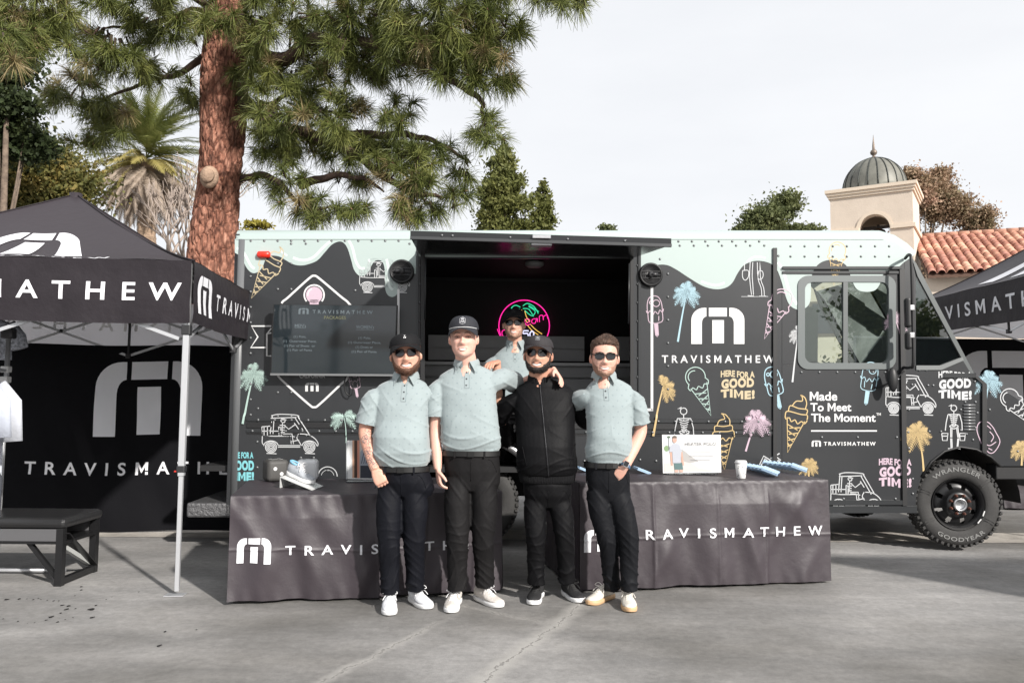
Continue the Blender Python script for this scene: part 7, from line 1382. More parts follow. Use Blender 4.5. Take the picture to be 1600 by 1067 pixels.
        if bh > .006:
            mb = MB(); rings = []
            for z, k, zz in ((-.100, .98, 0), (-.114, .9, -.004), (-.120, .72, -.010), (-.121, .4, -.014)): rings.append([HM @ (Vector((head_pt(t_, z, 0, fat).x * k, head_pt(t_, z, 0, fat).y * (1.02 if k > .9 else .98), z + zz))) for t_ in [-1.5 + 3.0 * i / 24 for i in range(25)]])
            mb.loft(rings, closed=False, caps=False); 
            for i in range(500):
                rg2 = random; th = rg2.uniform(-1.2, 1.2); z = rg2.uniform(-.122, -.10); a = head_pt(th, z, bh * .5, fat) + Vector((0, 0, -.003)); e = a + Vector((math.sin(th) * .004, -math.cos(th) * .004 + rg2.uniform(-.002, .002), -.012 * rg2.random())); s2 = Vector((rg2.uniform(-1, 1), rg2.uniform(-1, 1), 0)) * .0012; mb.add([HM @ (a - s2), HM @ (a + s2), HM @ e], [[0, 1, 2]], False)
            obj('chin_beard', mb, M_hair[bm_], body, recalc=False)
    # ---------- cap
    if sp_.get('cap'):
        cm = sp_['cap']; hi = sp_.get('cap_h', 1.0); cap = MB(); nz_, na = 14, 48; zl = sp_.get('cap_z', .052); rings = []
        for j in range(nz_ + 1):
            t = j / nz_; ph = t * PI / 2; z = zl + (.068 * hi) * math.sin(ph) ** 1.0; k = max(.02, math.cos(ph) ** .55)
            rings.append([HM @ Vector((.0835 * fat * k * math.sin(a), (.008 - (.101 if math.cos(a) > 0 else .104) * k * math.cos(a)), z - .010 * (1 - t) * (1 - math.cos(a)) * .9 + (.010 * hi * (math.cos(a) > 0) * math.cos(a) * math.sin(ph) * math.cos(ph)))) for a in [2 * PI * i / na for i in range(na)]])
        cap.loft(rings, caps=False); cap.sphere(HM @ Vector((0, .008, zl + .069 * hi)), (.007, .007, .004), 8); cobj = obj('cap', cap, cm, root)
        for k in range(6): a = PI / 6 + k * PI / 3; mb = MB(); mb.tube([rings[j][int(a / (2 * PI) * na) % na] for j in range(nz_ + 1)], .0011, 4); obj('cap_seam', mb, cm, cobj)
        br = MB(); bl = sp_.get('brim', .066)
        def brim(u, v, dz): a = -1.12 + 2.24 * u; fr = math.cos(a * .78); x = .0835 * fat * math.sin(a) * (1 + .10 * v); y = .008 - .101 * math.cos(a) - bl * v * max(0, math.cos(a * 1.25)) ** .7; return HM @ Vector((x, y, zl - .003 - .010 * (1 - math.cos(a)) * .9 + dz - .010 * v - .030 * (abs(x) / .08) ** 2 * v + .004 * v * (1 - v)))
        br.grid(lambda u, v: brim(u, v, .002), 24, 8); br.grid(lambda u, v: brim(u, v, -.002), 24, 8); br.tube([brim(i / 24, 1, 0) for i in range(25)], .0023, 6); obj('brim', br, cm, cobj, recalc=False)
        if sp_.get('cord'): mb = MB(); mb.tube([brim(i / 24, .04, .005) for i in range(25)], .0022, 6); obj('cap_cord', mb, M_white, cobj)
        lg = MB(); cz = zl + sp_['cap_logo'][1]
        def cf(u, v, k=1.0):
            x = u; ph = math.asin(min(.99, max(0, (cz + v - zl) / (.068 * hi)))); kk = math.cos(ph) ** .55; a = math.asin(max(-.99, min(.99, x / (.0835 * fat * kk)))); return HM @ Vector((x, .008 - .101 * kk * math.cos(a) - .0022, cz + v + .010 * hi * math.cos(a) * math.sin(ph) * math.cos(ph)))
        kind = sp_['cap_logo'][0]
        def lput(s, w_, h_, dz, b=.03): put_text(lg, s, lambda u, v: cf((u - .5) * w_, dz + (v - .5) * h_), b, 1.1, 1, (.3, .5))
        if kind == 'tm': lput('T', .010, .007, .007); lput('M', .013, .007, -.003)
        if kind == 'badge':
            pts = [(-.016, -.017), (-.016, .009), (0, .019), (.016, .009), (.016, -.017), (0, -.022)]; V2, F2 = ribbon([Vector(p) for p in pts], .0016, True); lg.add([cf(u, v) for u, v in V2], F2, False)
            put_logo(lg, lambda u, v: cf(-.007 + .014 * u, .002 + .009 * v)); lput('TRAVIS', .022, .0035, -.003, .02); V2, F2 = ribbon([Vector(p) for p in ((-.012, -.012), (-.006, -.007), (0, -.012), (.006, -.007), (.012, -.012))], .003); lg.add([cf(u, v) for u, v in V2], F2, False)
        if kind == 'patch':
            pts = [(-.013, -.011), (-.013, .011), (.013, .011), (.013, -.011)]; V2, F2 = ribbon([Vector(p) for p in pts], .0014, True); lg.add([cf(u, v) for u, v in V2], F2, False); put_logo(lg, lambda u, v: cf(-.007 + .014 * u, -.001 + .008 * v)); lput('MATHEW', .018, .003, -.006, .02)
        obj('cap_logo', lg, mat('cap_logo_thread_' + sp_['id'], sp_.get('logo_col', (.6, .6, .6)), .7), cobj, recalc=False)
    # ---------- sunglasses
    if sp_.get('shades'):
        fm, rw, rh = sp_['shades']; gl = None; gy = -.097; gm = MB(); lens = []
        for sx in (-1, 1):
            cx = sx * .034; pts = []
            for i in range(24): a = 2 * PI * i / 24; ca, sa = math.cos(a), math.sin(a); x = cx + sx * rw * abs(ca) ** .62 * (1 if ca > 0 else -1) * (1 + .08 * sa); z = .002 + rh * abs(sa) ** .65 * (1 if sa > 0 else -1) ; pts.append(Vector((x, gy - .003 + .36 * x * x / .045, z)))
            lens.append(pts); gm.tube([HM @ p for p in pts] + [HM @ pts[0], HM @ pts[1]], .0021, 6)
            gm.tube(spline([HM @ Vector((sx * (.0325 + rw), gy + .012 + .012, .010)), HM @ Vector((sx * .071 * fat, -.045, .012)), HM @ Vector((sx * .0775 * fat, .0, .010))], 4), .0025, 6, flat=1.5)
            gm.tube([HM @ Vector((sx * .022, gy - .003, .002 + rh * .95)), HM @ Vector((sx * (.0325 + rw * .98), gy + .012, .002 + rh * .85))], .0027, 6)
        gm.tube(spline([HM @ Vector((-.0125, gy - .004, .006)), HM @ Vector((0, gy - .008, .009)), HM @ Vector((.0125, gy - .004, .006))], 4), .0026, 6); gl = obj('sunglasses', gm, fm, root)
        for pts in lens: mb = MB(); c_ = sum(pts, Vector()) / len(pts) + Vector((0, -.002, 0)); mb.add([HM @ c_] + [HM @ p for p in pts], [[0, i + 1, (i + 1) % 24 + 1] for i in range(24)], True); obj('lens', mb, M_lens, gl)
    # ---------- shirt or jacket
    hem = g(*sp_['hem'][:2], .0); hw = sp_['hem'][2] / 2 / FPX * Y; dep = sp_.get('depth', .125); belly = sp_.get('belly', 1.0); cw = sp_.get('chest_w', 1.0)
    up = chest - hem; mb = MB(); secs = []
    tops = neck + Vector((0, .005, 0))
    for t, w_, d_, cy in ((-.05 if not sp_.get('jacket') else -.01, hw * .93, dep * .86 * belly, .002), (0, hw * .97, dep * .92 * belly, 0), (.04, hw * 1.03, dep * .98 * belly, -.004), (.14, hw * 1.05, dep * 1.06 * belly, -.012 * belly), (.35, hw * 1.01, dep * 1.06 * belly, -.014 * belly), (.58, (hw + hwS) * .5 * cw, dep * 1.03, -.008), (.78, hwS * 1.02 * cw, dep * 1.0, 0), (.90, hwS * 1.03, dep * .90, .004), (1.0, hwS * 1.02, dep * .76, .008)):
        secs.append(ell(hem + up * t + Vector((0, cy + lean * t, 0)), w_, d_, 36, sx_ if t > .5 else (1, 0, 0), (0, 1, 0), 2.35))
    tp = chest + Vector((0, lean, 0)); dn_ = tops - chest; hgt = max(.075, dn_.z)
    for dz, mixn, w_, d_ in ((.030, .15, hwS * .97, dep * .66), (.046, .3, hwS * .86, dep * .60), (.046 + (hgt - .046) * .4, .5, hwS * .66, dep * .58), (.046 + (hgt - .046) * .75, .8, hwS * .44, dep * .58), (hgt, 1, nr * 1.20, nr * 1.2), (hgt + .016, 1, nr * 1.12, nr * 1.14)): secs.append(ell(Vector((tp.x + dn_.x * mixn, tp.y + dn_.y * mixn + .006, tp.z + dz)), w_, d_, 36, sx_, (0, 1, 0), 2.1))
    tops = Vector((tops.x, tops.y, chest.z + hgt))
    mb.loft(secs)
    for arm in sp_['arms']:
        sl = [g(*q) for q in arm['sleeve']]; r0, r1 = arm.get('sr', (.074, .078)); js = sl[0]; jj = Ls if (js - Ls).length < (js - Rs).length else Rs; P_ = spline([chest.lerp(jj, .5) + Vector((0, .006, -.05)), jj.lerp(chest, .13) + Vector((0, .004, -.045))] + sl, 5); n = len(P_)
        mb.tube(P_, [interp(i / (n - 1), (0, .3, .75, 1), (r0 * .68, r0 * .90, (r0 + r1) / 2, r1)) for i in range(n)], 20)
    V, Nn, F = remesh(mb, .0065, 4, .5); hz, cz_ = hem.z, chest.z; cx_ = hem.x; sd = sp_['seed']; jacket = sp_.get('jacket')
    def wr(P):
        x, y, z = P[:, 0] - cx_, P[:, 1] - Y, P[:, 2]; t = np.clip((z - hz) / (cz_ - hz), 0, 1.2); low = np.exp(-((t - .08) / .13) ** 2); mid = np.exp(-((t - .45) / .35) ** 2); side_ = np.clip(np.abs(x) / hwS, 0, 1.3)
        w1 = ridged(z * 46 + 3.2 * np.sin(x * 8 + sd) + x * 9 * np.sin(sd)) ** 3 * .009 * low
        w2 = ridged(x * 13 + z * 17 * np.sign(x) + 1.6 * np.sin(z * 9 + sd) + sd) ** 4 * .0055 * mid * (.4 + .6 * side_)
        w3 = ridged(z * 24 - np.abs(x) * 22 + 1.2 * np.sin(x * 11 + sd * 2)) ** 4 * .0065 * np.exp(-((t - .82) / .16) ** 2) * side_
        w4 = .0022 * np.sin(x * 19 + 2.3 * np.sin(z * 13 + sd)) * np.sin(z * 14 + sd) 
        ar = ridged(z * 34 + x * 16 * np.sign(x)) ** 3 * .007 * (np.abs(x) > hwS * 1.05)
        return (w1 + w2 + w3 + w4 + ar - .003) * (1.0 if not jacket else .8)
    V2 = wrinkle(V, Nn, wr); cm_ = sp_.get('top_mat', M_polo)
    zv_ = tops.z - (.052 if not jacket else .046); hwv = .62 if not jacket else .42; fc = V2[F].mean(1); vx = fc[:, 0] - (tops.x + sp_.get('plk', 0)); keep = ~(((fc[:, 2] > tops.z + .004) & (np.hypot(vx, fc[:, 1] - tops.y) < nr * 1.6)) | ((fc[:, 2] > zv_) & (np.abs(vx) < .003 + (fc[:, 2] - zv_) * hwv) & (fc[:, 1] < tops.y)))
    F = F[keep]; shirt = fast('jacket' if jacket else 'polo_shirt', V2, F, cm_, root, True); tree = BVHTree.FromPolygons([tuple(v) for v in V2], [tuple(f) for f in F.tolist()])
    def onfront(x, z, off=.003, y0=-1.0):
        hit = tree.ray_cast(Vector((x, Y + y0, z)), Vector((0, 1, 0)), 2.5); return (hit[0] + Vector((0, -off, 0))) if hit[0] is not None else Vector((x, Y - .12, z))
    # collar: band plus folded leaves
    nb = tops + Vector((0, .006 + lean, 0)); cr = nr * 1.13
    if not jacket:
        co = MB(); gap = .30
        def stand(u, v, k=0):
            a = gap + (2 * PI - 2 * gap) * u; fr = max(0, math.cos(a)); back = max(0, -math.cos(a)); r1 = cr * (1.0 + .02 * v); z = -.022 * fr ** 2 + .040 * v + .016 * back
            return nb + Vector((-math.sin(a) * r1, -math.cos(a) * r1 * (1 + .12 * fr), z - .010))
        def leaf(u, v):
            a = gap + (2 * PI - 2 * gap) * u; fr = max(0, math.cos(a)); back = max(0, -math.cos(a)); e = abs(2 * u - 1); tip = max(0, (e - .72) / .28) ** 1.6; r_ = cr * 1.02 + .004 * math.sin(PI * min(1, v * 1.2)) + .014 * v * (1 - .3 * fr) + .012 * v * tip; z = -.022 * fr ** 2 + .032 + .016 * back - v * (.044 + .030 * tip); a2 = a + (.42 * tip * v if a < PI else -.42 * tip * v); q = nb + Vector((-math.sin(a2) * r_, -math.cos(a2) * r_ * (1 + .14 * fr + .12 * tip * v), z)); h1 = tree.ray_cast(q + Vector((0, 0, .12)), Vector((0, 0, -1)), .3)
            if h1[0] is not None and v > .3 and q.z < h1[0].z + .004: q.z = h1[0].z + .004
            if fr > .35:
                h2 = tree.ray_cast(Vector((q.x, Y - 1, q.z)), Vector((0, 1, 0)), 2)
                if h2[0] is not None and q.y > h2[0].y - .004: q.y = h2[0].y - .004
            return q
        co.grid(stand, 44, 3); co.grid(leaf, 60, 7); co.tube([leaf(i / 60, 1.0) for i in range(61)], .0022, 5); obj('collar', co, M_polo_d, shirt, recalc=False)
        vz = tops.z - .050; xs_ = nb.x + sp_.get('plk', 0); zl_ = vz - .115; fs_ = MB()
        fs_.grid(lambda u, v: onfront(xs_ + (u - .5) * .030 + (hem.x - xs_) * (1 - v) * .12, zl_ + (vz - zl_) * v, .0035), 2, 14); obj('placket', fs_, M_polo_d, shirt, recalc=False)
        sd_ = MB(); sd_.tube([onfront(xs_ + .015 + (hem.x - xs_) * (1 - v) * .12, zl_ + (vz - zl_) * v, .003) for v in [i / 10 for i in range(11)]], .0016, 4); obj('placket_edge', sd_, mat('dark_placket_thread', (.17, .23, .24), .8) if 'dark_placket_thread' not in bpy.data.materials else bpy.data.materials['dark_placket_thread'], shirt)  # darker line along the placket edge
        for k in range(3): p = onfront(xs_, vz - .012 - k * .042, .0045); mb = MB(); mb.lathe([(.0055, 0), (.0055, .0022), (.001, .0026)], 10, p, (0, -1, 0)); obj('button', mb, M_btn, shirt)
    else:
        co = MB(); co.grid(lambda u, v: nb + Vector((-math.sin(.42 + (2 * PI - .84) * u) * cr * (1.02 - .03 * v), -math.cos(.42 + (2 * PI - .84) * u) * cr * (1.10 - .03 * v), -.024 * max(0, math.cos(.42 + (2 * PI - .84) * u)) + .036 * v - .014)), 44, 4); co.grid(lambda u, v: nb + Vector((-math.sin(.42 + (2 * PI - .84) * u) * cr * (1.09 - .08 * v), -math.cos(.42 + (2 * PI - .84) * u) * cr * (1.17 - .08 * v), -.024 * max(0, math.cos(.42 + (2 * PI - .84) * u)) + .036 * v - .014)), 44, 4); obj('collar', co, M_rib, shirt, recalc=False)
        z0, z1 = hz - .01, tops.z - .048; zp_ = MB(); zx = lambda v: nb.x + (hem.x + .004 - nb.x) * (1 - v)
        zp_.grid(lambda u, v: onfront(zx(v) + (u - .5) * .016, z0 + (z1 - z0) * v, .003), 2, 60); obj('zip_placket', zp_, M_rib, shirt, recalc=False); zt = MB(); zt.tube([onfront(zx(v), z0 + (z1 - z0) * v, .0045) for v in [i / 60 for i in range(61)]], .0022, 5); zt.box(onfront(zx(.98), z1 - .012, .009), (.007, .003, .02), None, .001); obj('zipper', zt, mat('zip_metal', (.05, .05, .055), .4, .5), shirt)
        rb = MB(); rb.loft([ell(hem + Vector((0, -.004, z)), hw * k, dep * .96 * k, 48, (1, 0, 0), (0, 1, 0), 2.35) for z, k in ((-.055, .86), (-.052, .91), (-.03, .95), (.0, .97), (.012, .97))], caps=True); obj('hem_band', rb, M_rib, shirt)
        for sx in (-1, 1): pk = MB(); pk.tube([onfront(hem.x + sx * hw * .72, hz + .07, .003), onfront(hem.x + sx * hw * .86, hz + .19, .003)], .0028, 5); obj('pocket_zip', pk, M_rib, shirt)
    # sleeve hems
    if not jacket:
        for arm in sp_['arms']:
            sl = [g(*q) for q in arm['sleeve']]; a, b = sl[-2], sl[-1]; d_ = (b - a).normalized(); r1 = arm.get('sr', (.074, .078))[1]; u_, v_ = frame_of(d_); mb = MB(); mb.tube([b + (u_ * math.cos(q) + v_ * math.sin(q)) * (r1 * .965) - d_ * .004 for q in [2 * PI * i / 24 for i in range(25)]], .0035, 6); obj('sleeve_hem', mb, M_polo_d, shirt)
    # ---------- trousers
    pm = M_pants[sp_['pants']]; bz = g(*sp_['belt'][:2], .0); bw = sp_['belt'][2] / 2 / FPX * Y; cr_ = g(*sp_['crotch'], .02); mb = MB()
    mb.loft([ell(bz + Vector((0, .004, .03)), bw * .97, dep * .86 * min(belly, 1.05), 32), ell(bz, bw, dep * .88 * min(belly, 1.05), 32), ell(bz.lerp(cr_, .45) + Vector((0, .01, 0)), bw * 1.01, dep * .95, 32, ex=2.2), ell(cr_ + Vector((0, .01, .045)), bw * .93, dep * .86, 32, ex=2.4), ell(cr_ + Vector((0, .01, .0)), bw * .8, dep * .7, 32)])
    legs = []
    for sdx, lg_ in zip((-1, 1), sp_['legs']):
        kn, an = g(*lg_[0]), g(*lg_[1]); hip = Vector((bz.x + sdx * bw * .45, bz.y + .012, cr_.z + .075)); lr = sp_.get('leg_r', 1.0); an2 = an + Vector((0, .005, -.02))
        P_ = spline([hip, hip.lerp(kn, .5) + Vector((sdx * .006, -.008, 0)), kn, kn.lerp(an, .5) + Vector((0, .008, 0)), an2], 7); n = len(P_) - 1
        mb.tube(P_, [interp(i / n, (0, .2, .5, .75, .93, 1), (.080 * lr, .087 * lr, .073 * lr, .066 * lr, .062 * lr, .064 * lr)) for i in range(n + 1)], 22); legs.append((hip, kn, an2))
    V, Nn, F = remesh(mb, .0075, 3, .5)
    def wp(P):
        x, y, z = P[:, 0] - bz.x, P[:, 1] - Y, P[:, 2]; kz, az = legs[0][1].z, legs[0][2].z; sgn = np.sign(x); knee = np.exp(-((z - kz) / .13) ** 2); ank = np.exp(-((z - az - .06) / .11) ** 2); cro = np.exp(-((z - cr_.z - .02) / .09) ** 2)
        a = ridged(z * 40 + sgn * x * 26 + 2 * np.sin(z * 12 + x * 20 + sd)) ** 3 * (.006 * knee + .010 * ank); b = ridged(z * 26 - np.abs(x) * 34 + sd) ** 4 * .007 * cro
        c = ridged(x * 30 + z * 7 + 1.5 * np.sin(z * 8 + sd) + sgn) ** 4 * .004 * np.clip((cr_.z - z) * 4, 0, 1); d = .002 * np.sin(z * 22 + x * 30 + sd) * np.sin(x * 40 - z * 9); return a + b + c + d - .003
    V2 = wrinkle(V, Nn, wp); tr = fast('trousers', V2, F, pm, root, True); tree2 = BVHTree.FromPolygons([tuple(v) for v in V2], [tuple(f) for f in F.tolist()])
    def onp(x, z, off=.002):
        hit = tree2.ray_cast(Vector((x, Y - 1, z)), Vector((0, 1, 0)), 2.5); return (hit[0] + Vector((0, -off, 0))) if hit[0] is not None else Vector((x, Y - .1, z))
    fl = MB(); fl.tube([onp(bz.x + .004, bz.z - .03 - .14 * i / 8, .0) for i in range(9)], .003, 5); 
    for sx in (-1, 1): fl.tube([onp(bz.x + sx * bw * (.62 + .3 * (i / 8) ** .7), bz.z - .03 - .085 * (i / 8) ** 1.6, .0) for i in range(9)], .0026, 5)
    obj('trouser_seams', fl, pm, tr)
    if not jacket:
        bt = MB(); bt.loft([ell(bz + Vector((0, -.002, z)), bw * 1.015 + .003, dep * .90 * min(belly, 1.05) + .005, 48) for z in (-.010, .024)], caps=False); bt.loft([ell(bz + Vector((0, -.002, z)), bw * 1.015, dep * .90 * min(belly, 1.05) + .002, 48) for z in (-.010, .024)], caps=False); blt = obj('belt', bt, M_belt, root, recalc=False)
        mb = MB(); mb.box(bz + Vector((.004, -(dep * .90 * min(belly, 1.05) + .011), .004)), (.044, .007, .034), None, .002); obj('buckle', mb, M_buckle, blt)
        for sx in (-.55, .5): mb = MB(); x = sx * bw; y = -(dep * .9 * min(belly, 1.05)) * (1 - (x / bw) ** 2) ** .5 - .008; mb.box(bz + Vector((x, y - .002, .003)), (.012, .006, .044), None, .001); obj('belt_loop', mb, pm, blt)
    # ---------- shoes
    if foot:
        mu, ms, ml = sp_['shoes']; m1, m2, m3 = (bpy.data.materials.get(n_) or mat(n_, c, r_, bump=b_, bscale=90) for n_, c, r_, b_ in (mu, ms, ml))
        for (hx, hy, tx, ty) in foot: hp_, tp_ = ground_at(hx, hy), ground_at(tx, ty); shoe_shape(root, hp_, tp_, sp_.get('shoe_l', .295), m1, m2, m3, names=('shoe', 'sole', 'laces'), w_=.050, m_in=m1 if not sp_.get('sock') else M_pants['black'])
    return root, body, shirt, tr, onfront
WS = (('white_shoe_knit', (.72, .73, .76), .7, .3), ('shoe_sole_white', (.74, .74, .74), .5, 0), ('lace_white', (.76, .76, .77), .7, 0))
CS = (('cream_shoe_knit', (.62, .58, .54), .75, .4), ('shoe_sole_white', (.74, .74, .74), .5, 0), ('lace_white', (.76, .76, .77), .7, 0))
BS = (('black_shoe_knit', (.016, .016, .017), .75, .4), ('shoe_sole_white', (.74, .74, .74), .5, 0), ('lace_black', (.02, .02, .02), .7, 0))
GS = (('ivory_leather', (.66, .62, .55), .5, .1), ('gum_sole', (.55, .36, .20), .6, 0), ('lace_ivory', (.70, .67, .62), .7, 0))
p1 = person('bearded man in mint polo, black cap and sunglasses, leftmost, fist at his side', dict(id='a', Y=5.25, seed=1.0, skin=(.60, .36, .27), head=(634, 553, -.03), yaw=.13, roll=-.08, hs=1.11, fat=1.13, cap_z=.050, neck=(634, 588), neck_r=.066, sh_l=(587, 610), sh_r=(668, 607),
    hem=(628, 722, 86), belly=1.22, depth=.128, chest_w=1.02, belt=(629, 733, 83), crotch=(641, 775), legs=(((608, 845, -.02), (609, 921, .02)), ((647, 843, .02), (649, 916, .10))), leg_r=1.0, pants='navy', feet=((612, 944, 606, 963), (643, 937, 676, 957)), shoes=WS, shoe_l=.30,
    arms=[dict(pts=[(586, 612, 0), (571, 676, -.01), (586, 734, -.09)], r=1.06, sleeve=[(583, 628, 0), (575, 663, 0)], sr=(.070, .085), hand=((.48, -.10, -.86), (-.1, 1, .05), (.85, -.1, .5), .95, 1.0)), dict(pts=[(667, 608, .03), (690, 640, .16), (722, 648, .24)], sleeve=[(676, 620, .08), (690, 638, .16)], sr=(.064, .072))],
    hair='brown', beard=(.0075, 'beard_brown', -.013), strands=2600, cap=M_capb, cap_logo=('tm', .040), logo_col=(.8, .8, .8), shades=(M_tort, .0255, .0205), smile=1.1, mouth_w=1.2, plk=.004))
p2 = person('tall clean shaven man in mint polo and badge cap, no sunglasses, second from left', dict(id='b', Y=5.3, seed=2.3, skin=(.66, .43, .35), head=(724.5, 528, -.03), yaw=-.02, roll=-.02, hs=1.10, fat=1.09, cap_z=.056, neck=(729, 568), neck_r=.066, sh_l=(684, 594), sh_r=(773, 588),
    hem=(737, 700, 90), belly=1.0, depth=.118, belt=(736, 709, 87), crotch=(741, 766), legs=(((715, 842, -.01), (714, 916, .03)), ((755, 840, .03), (757, 909, .12))), leg_r=1.04, pants='charcoal', feet=((716, 940, 700, 960), (744, 935, 786, 952)), shoes=CS, shoe_l=.31, sock=True,
    arms=[dict(pts=[(684, 598, 0), (680, 672, .01), (684, 733, -.05)], r=.9, sleeve=[(681, 616, 0), (680, 651, 0)], sr=(.062, .073), hand=((.12, -.12, -1), (.9, .3, 0), (.2, -1, 0), .55, .95)), dict(pts=[(773, 590, .0), (812, 600, .32), (867, 579, .15)], r=.92, sleeve=[(785, 591, .09), (803, 597, .26)], sr=(.074, .075), hand=((.42, -.62, -.62), (-.25, -.4, -.85), (-.85, -.3, .1), .35, .95))],
    hair='dark', cap=M_capn, cap_h=1.1, cap_logo=('badge', .040), logo_col=(.65, .65, .68), cord=True, eyes=True, browr=1.5, smile=.55, mouth_w=.95, plk=.006))
p3 = person('man with black beard in zipped black jacket, cap and sunglasses', dict(id='c', Y=5.45, seed=3.7, skin=(.54, .31, .22), head=(841, 554, -.04), yaw=-.12, roll=.02, pitch=-.05, hs=1.08, fat=1.13, cap_z=.050, neck=(843, 590), neck_r=.068, sh_l=(803, 615), sh_r=(897, 613),
    hem=(855, 741, 91), belly=1.15, depth=.132, jacket=True, top_mat=M_jack, belt=(855, 757, 76), crotch=(857, 792), legs=(((837, 838, -.02), (838, 907, .04)), ((882, 838, -.01), (886, 904, .07))), leg_r=.94, pants='black', feet=((845, 930, 829, 947), (882, 927, 909, 944)), shoes=BS, shoe_l=.295,
    arms=[dict(pts=[(803, 616, 0), (778, 652, .14), (776, 566, .06)], sleeve=[(792, 634, .05), (778, 652, .14), (778, 590, .12)], sr=(.070, .056), hand=((-.38, -.80, -.12), (-.1, -.2, -.95), (-.7, .3, .2), .45, .95)), dict(pts=[(897, 615, 0), (914, 656, .14), (945, 662, .26)], sleeve=[(905, 636, .06), (914, 656, .14), (938, 662, .25)], sr=(.070, .056))],
    hair='dark', beard=(.0055, 'dark', -.010), strands=2800, cap=M_capg, cap_logo=('patch', .040), logo_col=(.4, .42, .44), shades=(M_frame, .0265, .0205), smile=1.2, mouth_w=1.22))
p4 = person('man with swept brown hair in mint polo, sunglasses, hand in pocket, far right', dict(id='d', Y=5.35, seed=5.1, skin=(.62, .39, .31), head=(944.5, 558, -.03), yaw=-.06, roll=.02, hs=1.09, fat=1.09, neck=(944, 587), neck_r=.063, sh_l=(916, 613), sh_r=(989, 610),
    hem=(951, 718, 71), belly=1.08, depth=.118, belt=(948, 727, 69), crotch=(953, 782), legs=(((949, 843, .02), (957, 915, .12)), ((983, 843, -.02), (983, 918, .0))), leg_r=.93, pants='slate', feet=((958, 934, 924, 944), (981, 940, 983, 958)), shoes=GS, shoe_l=.29,
    arms=[dict(pts=[(915, 614, 0), (897, 640, .25), (872, 640, .36)], sleeve=[(906, 624, .10), (895, 640, .24)], sr=(.070, .070)), dict(pts=[(990, 613, 0), (1001, 674, .03), (976, 731, -.11)], r=1.0, sleeve=[(994, 632, 0), (999, 662, .015)], sr=(.062, .075), hand=((-.62, .28, -.70), (.1, 1, .1), (-.6, -.2, .7), .3, .85))],
    hair='chestnut', beard=(.0022, 'stubble', .0), strands=0, shades=(M_frame, .0275, .0195), smile=1.1, mouth_w=1.18))
p5 = person('smiling man in mint polo, cap and sunglasses leaning in the serving hatch behind', dict(id='e', Y=6.92, z0=.745, seed=6.2, skin=(.60, .37, .28), head=(803, 506, -.03), yaw=-.03, roll=-.03, hs=1.09, fat=1.09, neck=(805, 536), neck_r=.060, sh_l=(772, 559), sh_r=(838, 559),
    hem=(804, 640, 62), belly=1.0, depth=.12, belt=(804, 645, 58), crotch=(804, 663), legs=(((794, 712, .55), (794, 705, .95)), ((816, 712, .55), (816, 705, .95))), leg_r=.8, pants='black', feet=(), shoes=BS,
    arms=[dict(pts=[(772, 561, 0), (764, 602, .06), (778, 640, .02)], sleeve=[(767, 575, .02), (764, 598, .05)], sr=(.072, .076), hand=((.5, -.3, -.7), (0, .3, -.9), (.8, 0, .3), .4)), dict(pts=[(838, 561, 0), (846, 602, .06), (836, 640, .02)], sleeve=[(843, 575, .02), (846, 598, .05)], sr=(.072, .076), hand=((-.5, -.3, -.7), (0, .3, -.9), (-.8, 0, .3), .4))],
    hair='dark', beard=(.003, 'stubble', -.004), strands=0, cap=M_capb, cap_logo=('patch', .040), logo_col=(.06, .06, .065), shades=(M_frame, .0275, .0195), smile=1.1, mouth_w=1.1))
# wrist watch of the man with his hand in the pocket
W1 = at(976, 731, 5.35 - .11); W0 = at(1001, 674, 5.38); wd_ = (W1 - W0).normalized(); wa = thing('wrist_watch', 'black square watch with blue strap on the right man\'s wrist', 'watch', W1)
u_, v_ = frame_of(wd_); wc = W1 - wd_ * .012; mb = MB(); mb.loft([[wc + wd_ * s_ + (u_ * math.cos(a) + v_ * math.sin(a)) * .0335 for a in [2 * PI * i / 24 for i in range(24)]] for s_ in (-.011, .011)], caps=False); mb.loft([[wc + wd_ * s_ + (u_ * math.cos(a) + v_ * math.sin(a)) * .0315 for a in [2 * PI * i / 24 for i in range(24)]] for s_ in (-.011, .011)], caps=False); obj('strap', mb, mat('blue_strap', (.06, .11, .19), .6), wa, recalc=False)
fn_ = Vector((-.15, -1, .1)); fn_ = (fn_ - wd_ * fn_.dot(wd_)).normalized(); R3 = Matrix((wd_.cross(fn_), fn_, wd_)).transposed(); M4 = Matrix.Translation(wc + fn_ * .036) @ R3.to_4x4()
mb = MB(); mb.box((0, 0, 0), (.036, .010, .042), None, .004, M4); obj('case', mb, M_alu, wa); mb = MB(); mb.box((0, .0052, 0), (.030, .002, .036), None, 0, M4); obj('screen', mb, M_lens, wa)
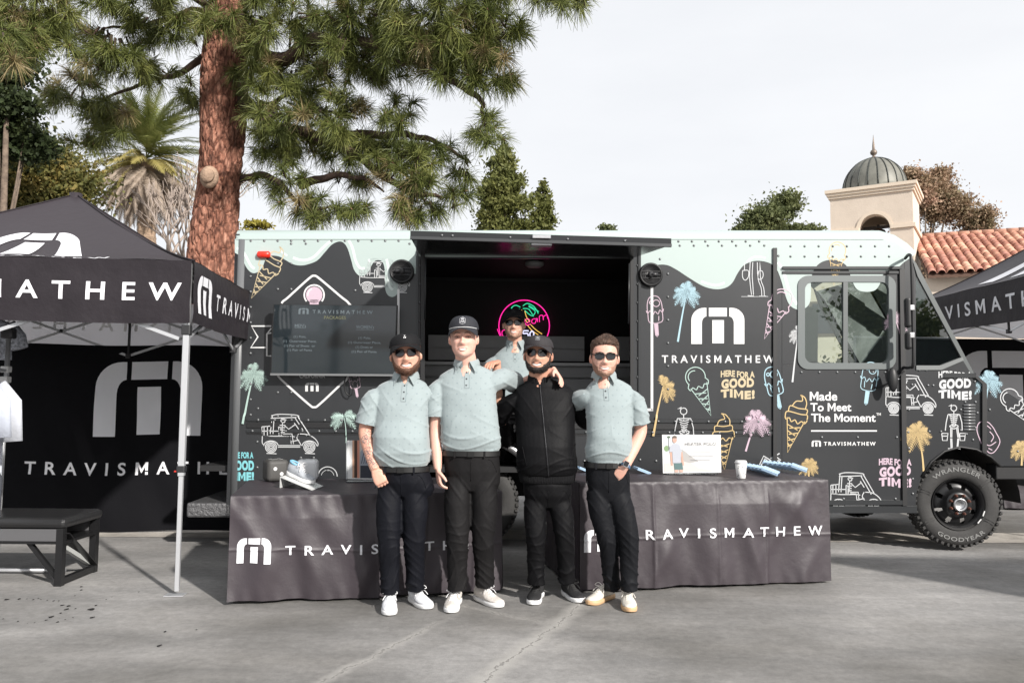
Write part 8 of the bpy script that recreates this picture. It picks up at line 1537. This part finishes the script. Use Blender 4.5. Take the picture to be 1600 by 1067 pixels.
# tattoo on the left man's forearm: thin dark lines lying on the skin
def tattoo():
    body = p1[1]; me = body.data; Mw = WM[p1[0].name]; tr_ = BVHTree.FromPolygons([tuple(Mw @ v.co) for v in me.vertices], [tuple(p.vertices) for p in me.polygons]); rg = random.Random(3); mb = MB()
    for k in range(46):
        t = rg.random(); cx = 571 + (586 - 571) * t + rg.uniform(-8, 8); cy = 670 + 60 * t; n = 9; r = rg.uniform(2, 5.5); a0 = rg.uniform(0, 6); pts = []
        for i in range(n):
            a = a0 + i * .5; p = at(cx + r * math.cos(a) * (1 - i * .06), cy + r * math.sin(a) * (1 - i * .06), 5.25); d = (p - Vector((0, 0, CAMZ))).normalized(); h = tr_.ray_cast(Vector((0, 0, CAMZ)), d, 9)
            if h[0] is None or h[0].y > 5.45: break
            pts.append(h[0] - d * .0012)
        if len(pts) > 3:
            V = []
            for i, p in enumerate(pts): q = (pts[min(i + 1, len(pts) - 1)] - pts[max(i - 1, 0)]).normalized().cross(Vector((0, 1, 0))).normalized() * .0011; V += [p - q, p + q]
            mb.add(V, [[2 * i, 2 * i + 1, 2 * i + 3, 2 * i + 2] for i in range(len(pts) - 1)], False)
    o = obj('tattoo', mb, mat('tattoo_ink', (.17, .13, .13), .6), p1[1], recalc=False); o['label'] = 'grey line tattoo on the forearm'
tattoo()
# ================================================================ unseen banner wall, added right of the view to throw shade across the yard
b0_ = Vector((5.15, 3.75, 0)); bw_ = thing('shade_banner', 'freestanding black banner wall on the yard right of the view', 'banner', b0_ + Vector((1.7, 0, 0)))
mb = MB(); mb.grid(lambda u, v: b0_ + Vector((3.4 * u, .02 * math.sin(u * 9), .06 + 2.2 * v)), 20, 4); obj('fabric', mb, M_fab, bw_, recalc=False)
for x_ in (0, 3.4): mb = MB(); mb.tube([b0_ + Vector((x_, .03, 0)), b0_ + Vector((x_, .03, 2.28))], .02, 8); obj('post', mb, M_alu, bw_); mb = MB(); mb.box(b0_ + Vector((x_, .03, .01)), (.08, .6, .02)); obj('foot', mb, M_alu, bw_)
mb = MB(); mb.tube([b0_ + Vector((0, .03, 2.27)), b0_ + Vector((3.4, .03, 2.27))], .018, 8); obj('top_rail', mb, M_alu, bw_)
# ---- each printed letter becomes a part of its own
for o in list(COL.objects):
    if o.type == 'MESH' and o.name.split('.')[0] in ('valance_lettering', 'side_lettering', 'wall_lettering', 'cover_lettering', 'brand_name_print'):
        me = o.data; par = list(range(len(me.vertices)))
        def fd(i):
            while par[i] != i: par[i] = par[par[i]]; i = par[i]
            return i
        for p in me.polygons:
            for q in p.vertices[1:]: par[fd(q)] = fd(p.vertices[0])
        gr = {}
        for p in me.polygons: gr.setdefault(fd(p.vertices[0]), []).append(p)
        for ps_ in gr.values():
            ids = sorted({v for p in ps_ for v in p.vertices}); ix = {v: k for k, v in enumerate(ids)}; m2 = bpy.data.meshes.new('letter'); m2.from_pydata([me.vertices[v].co[:] for v in ids], [], [[ix[v] for v in p.vertices] for p in ps_]); m2.materials.append(me.materials[0])
            c = bpy.data.objects.new('letter', m2); COL.objects.link(c); c.parent = o.parent
        bpy.data.objects.remove(o)
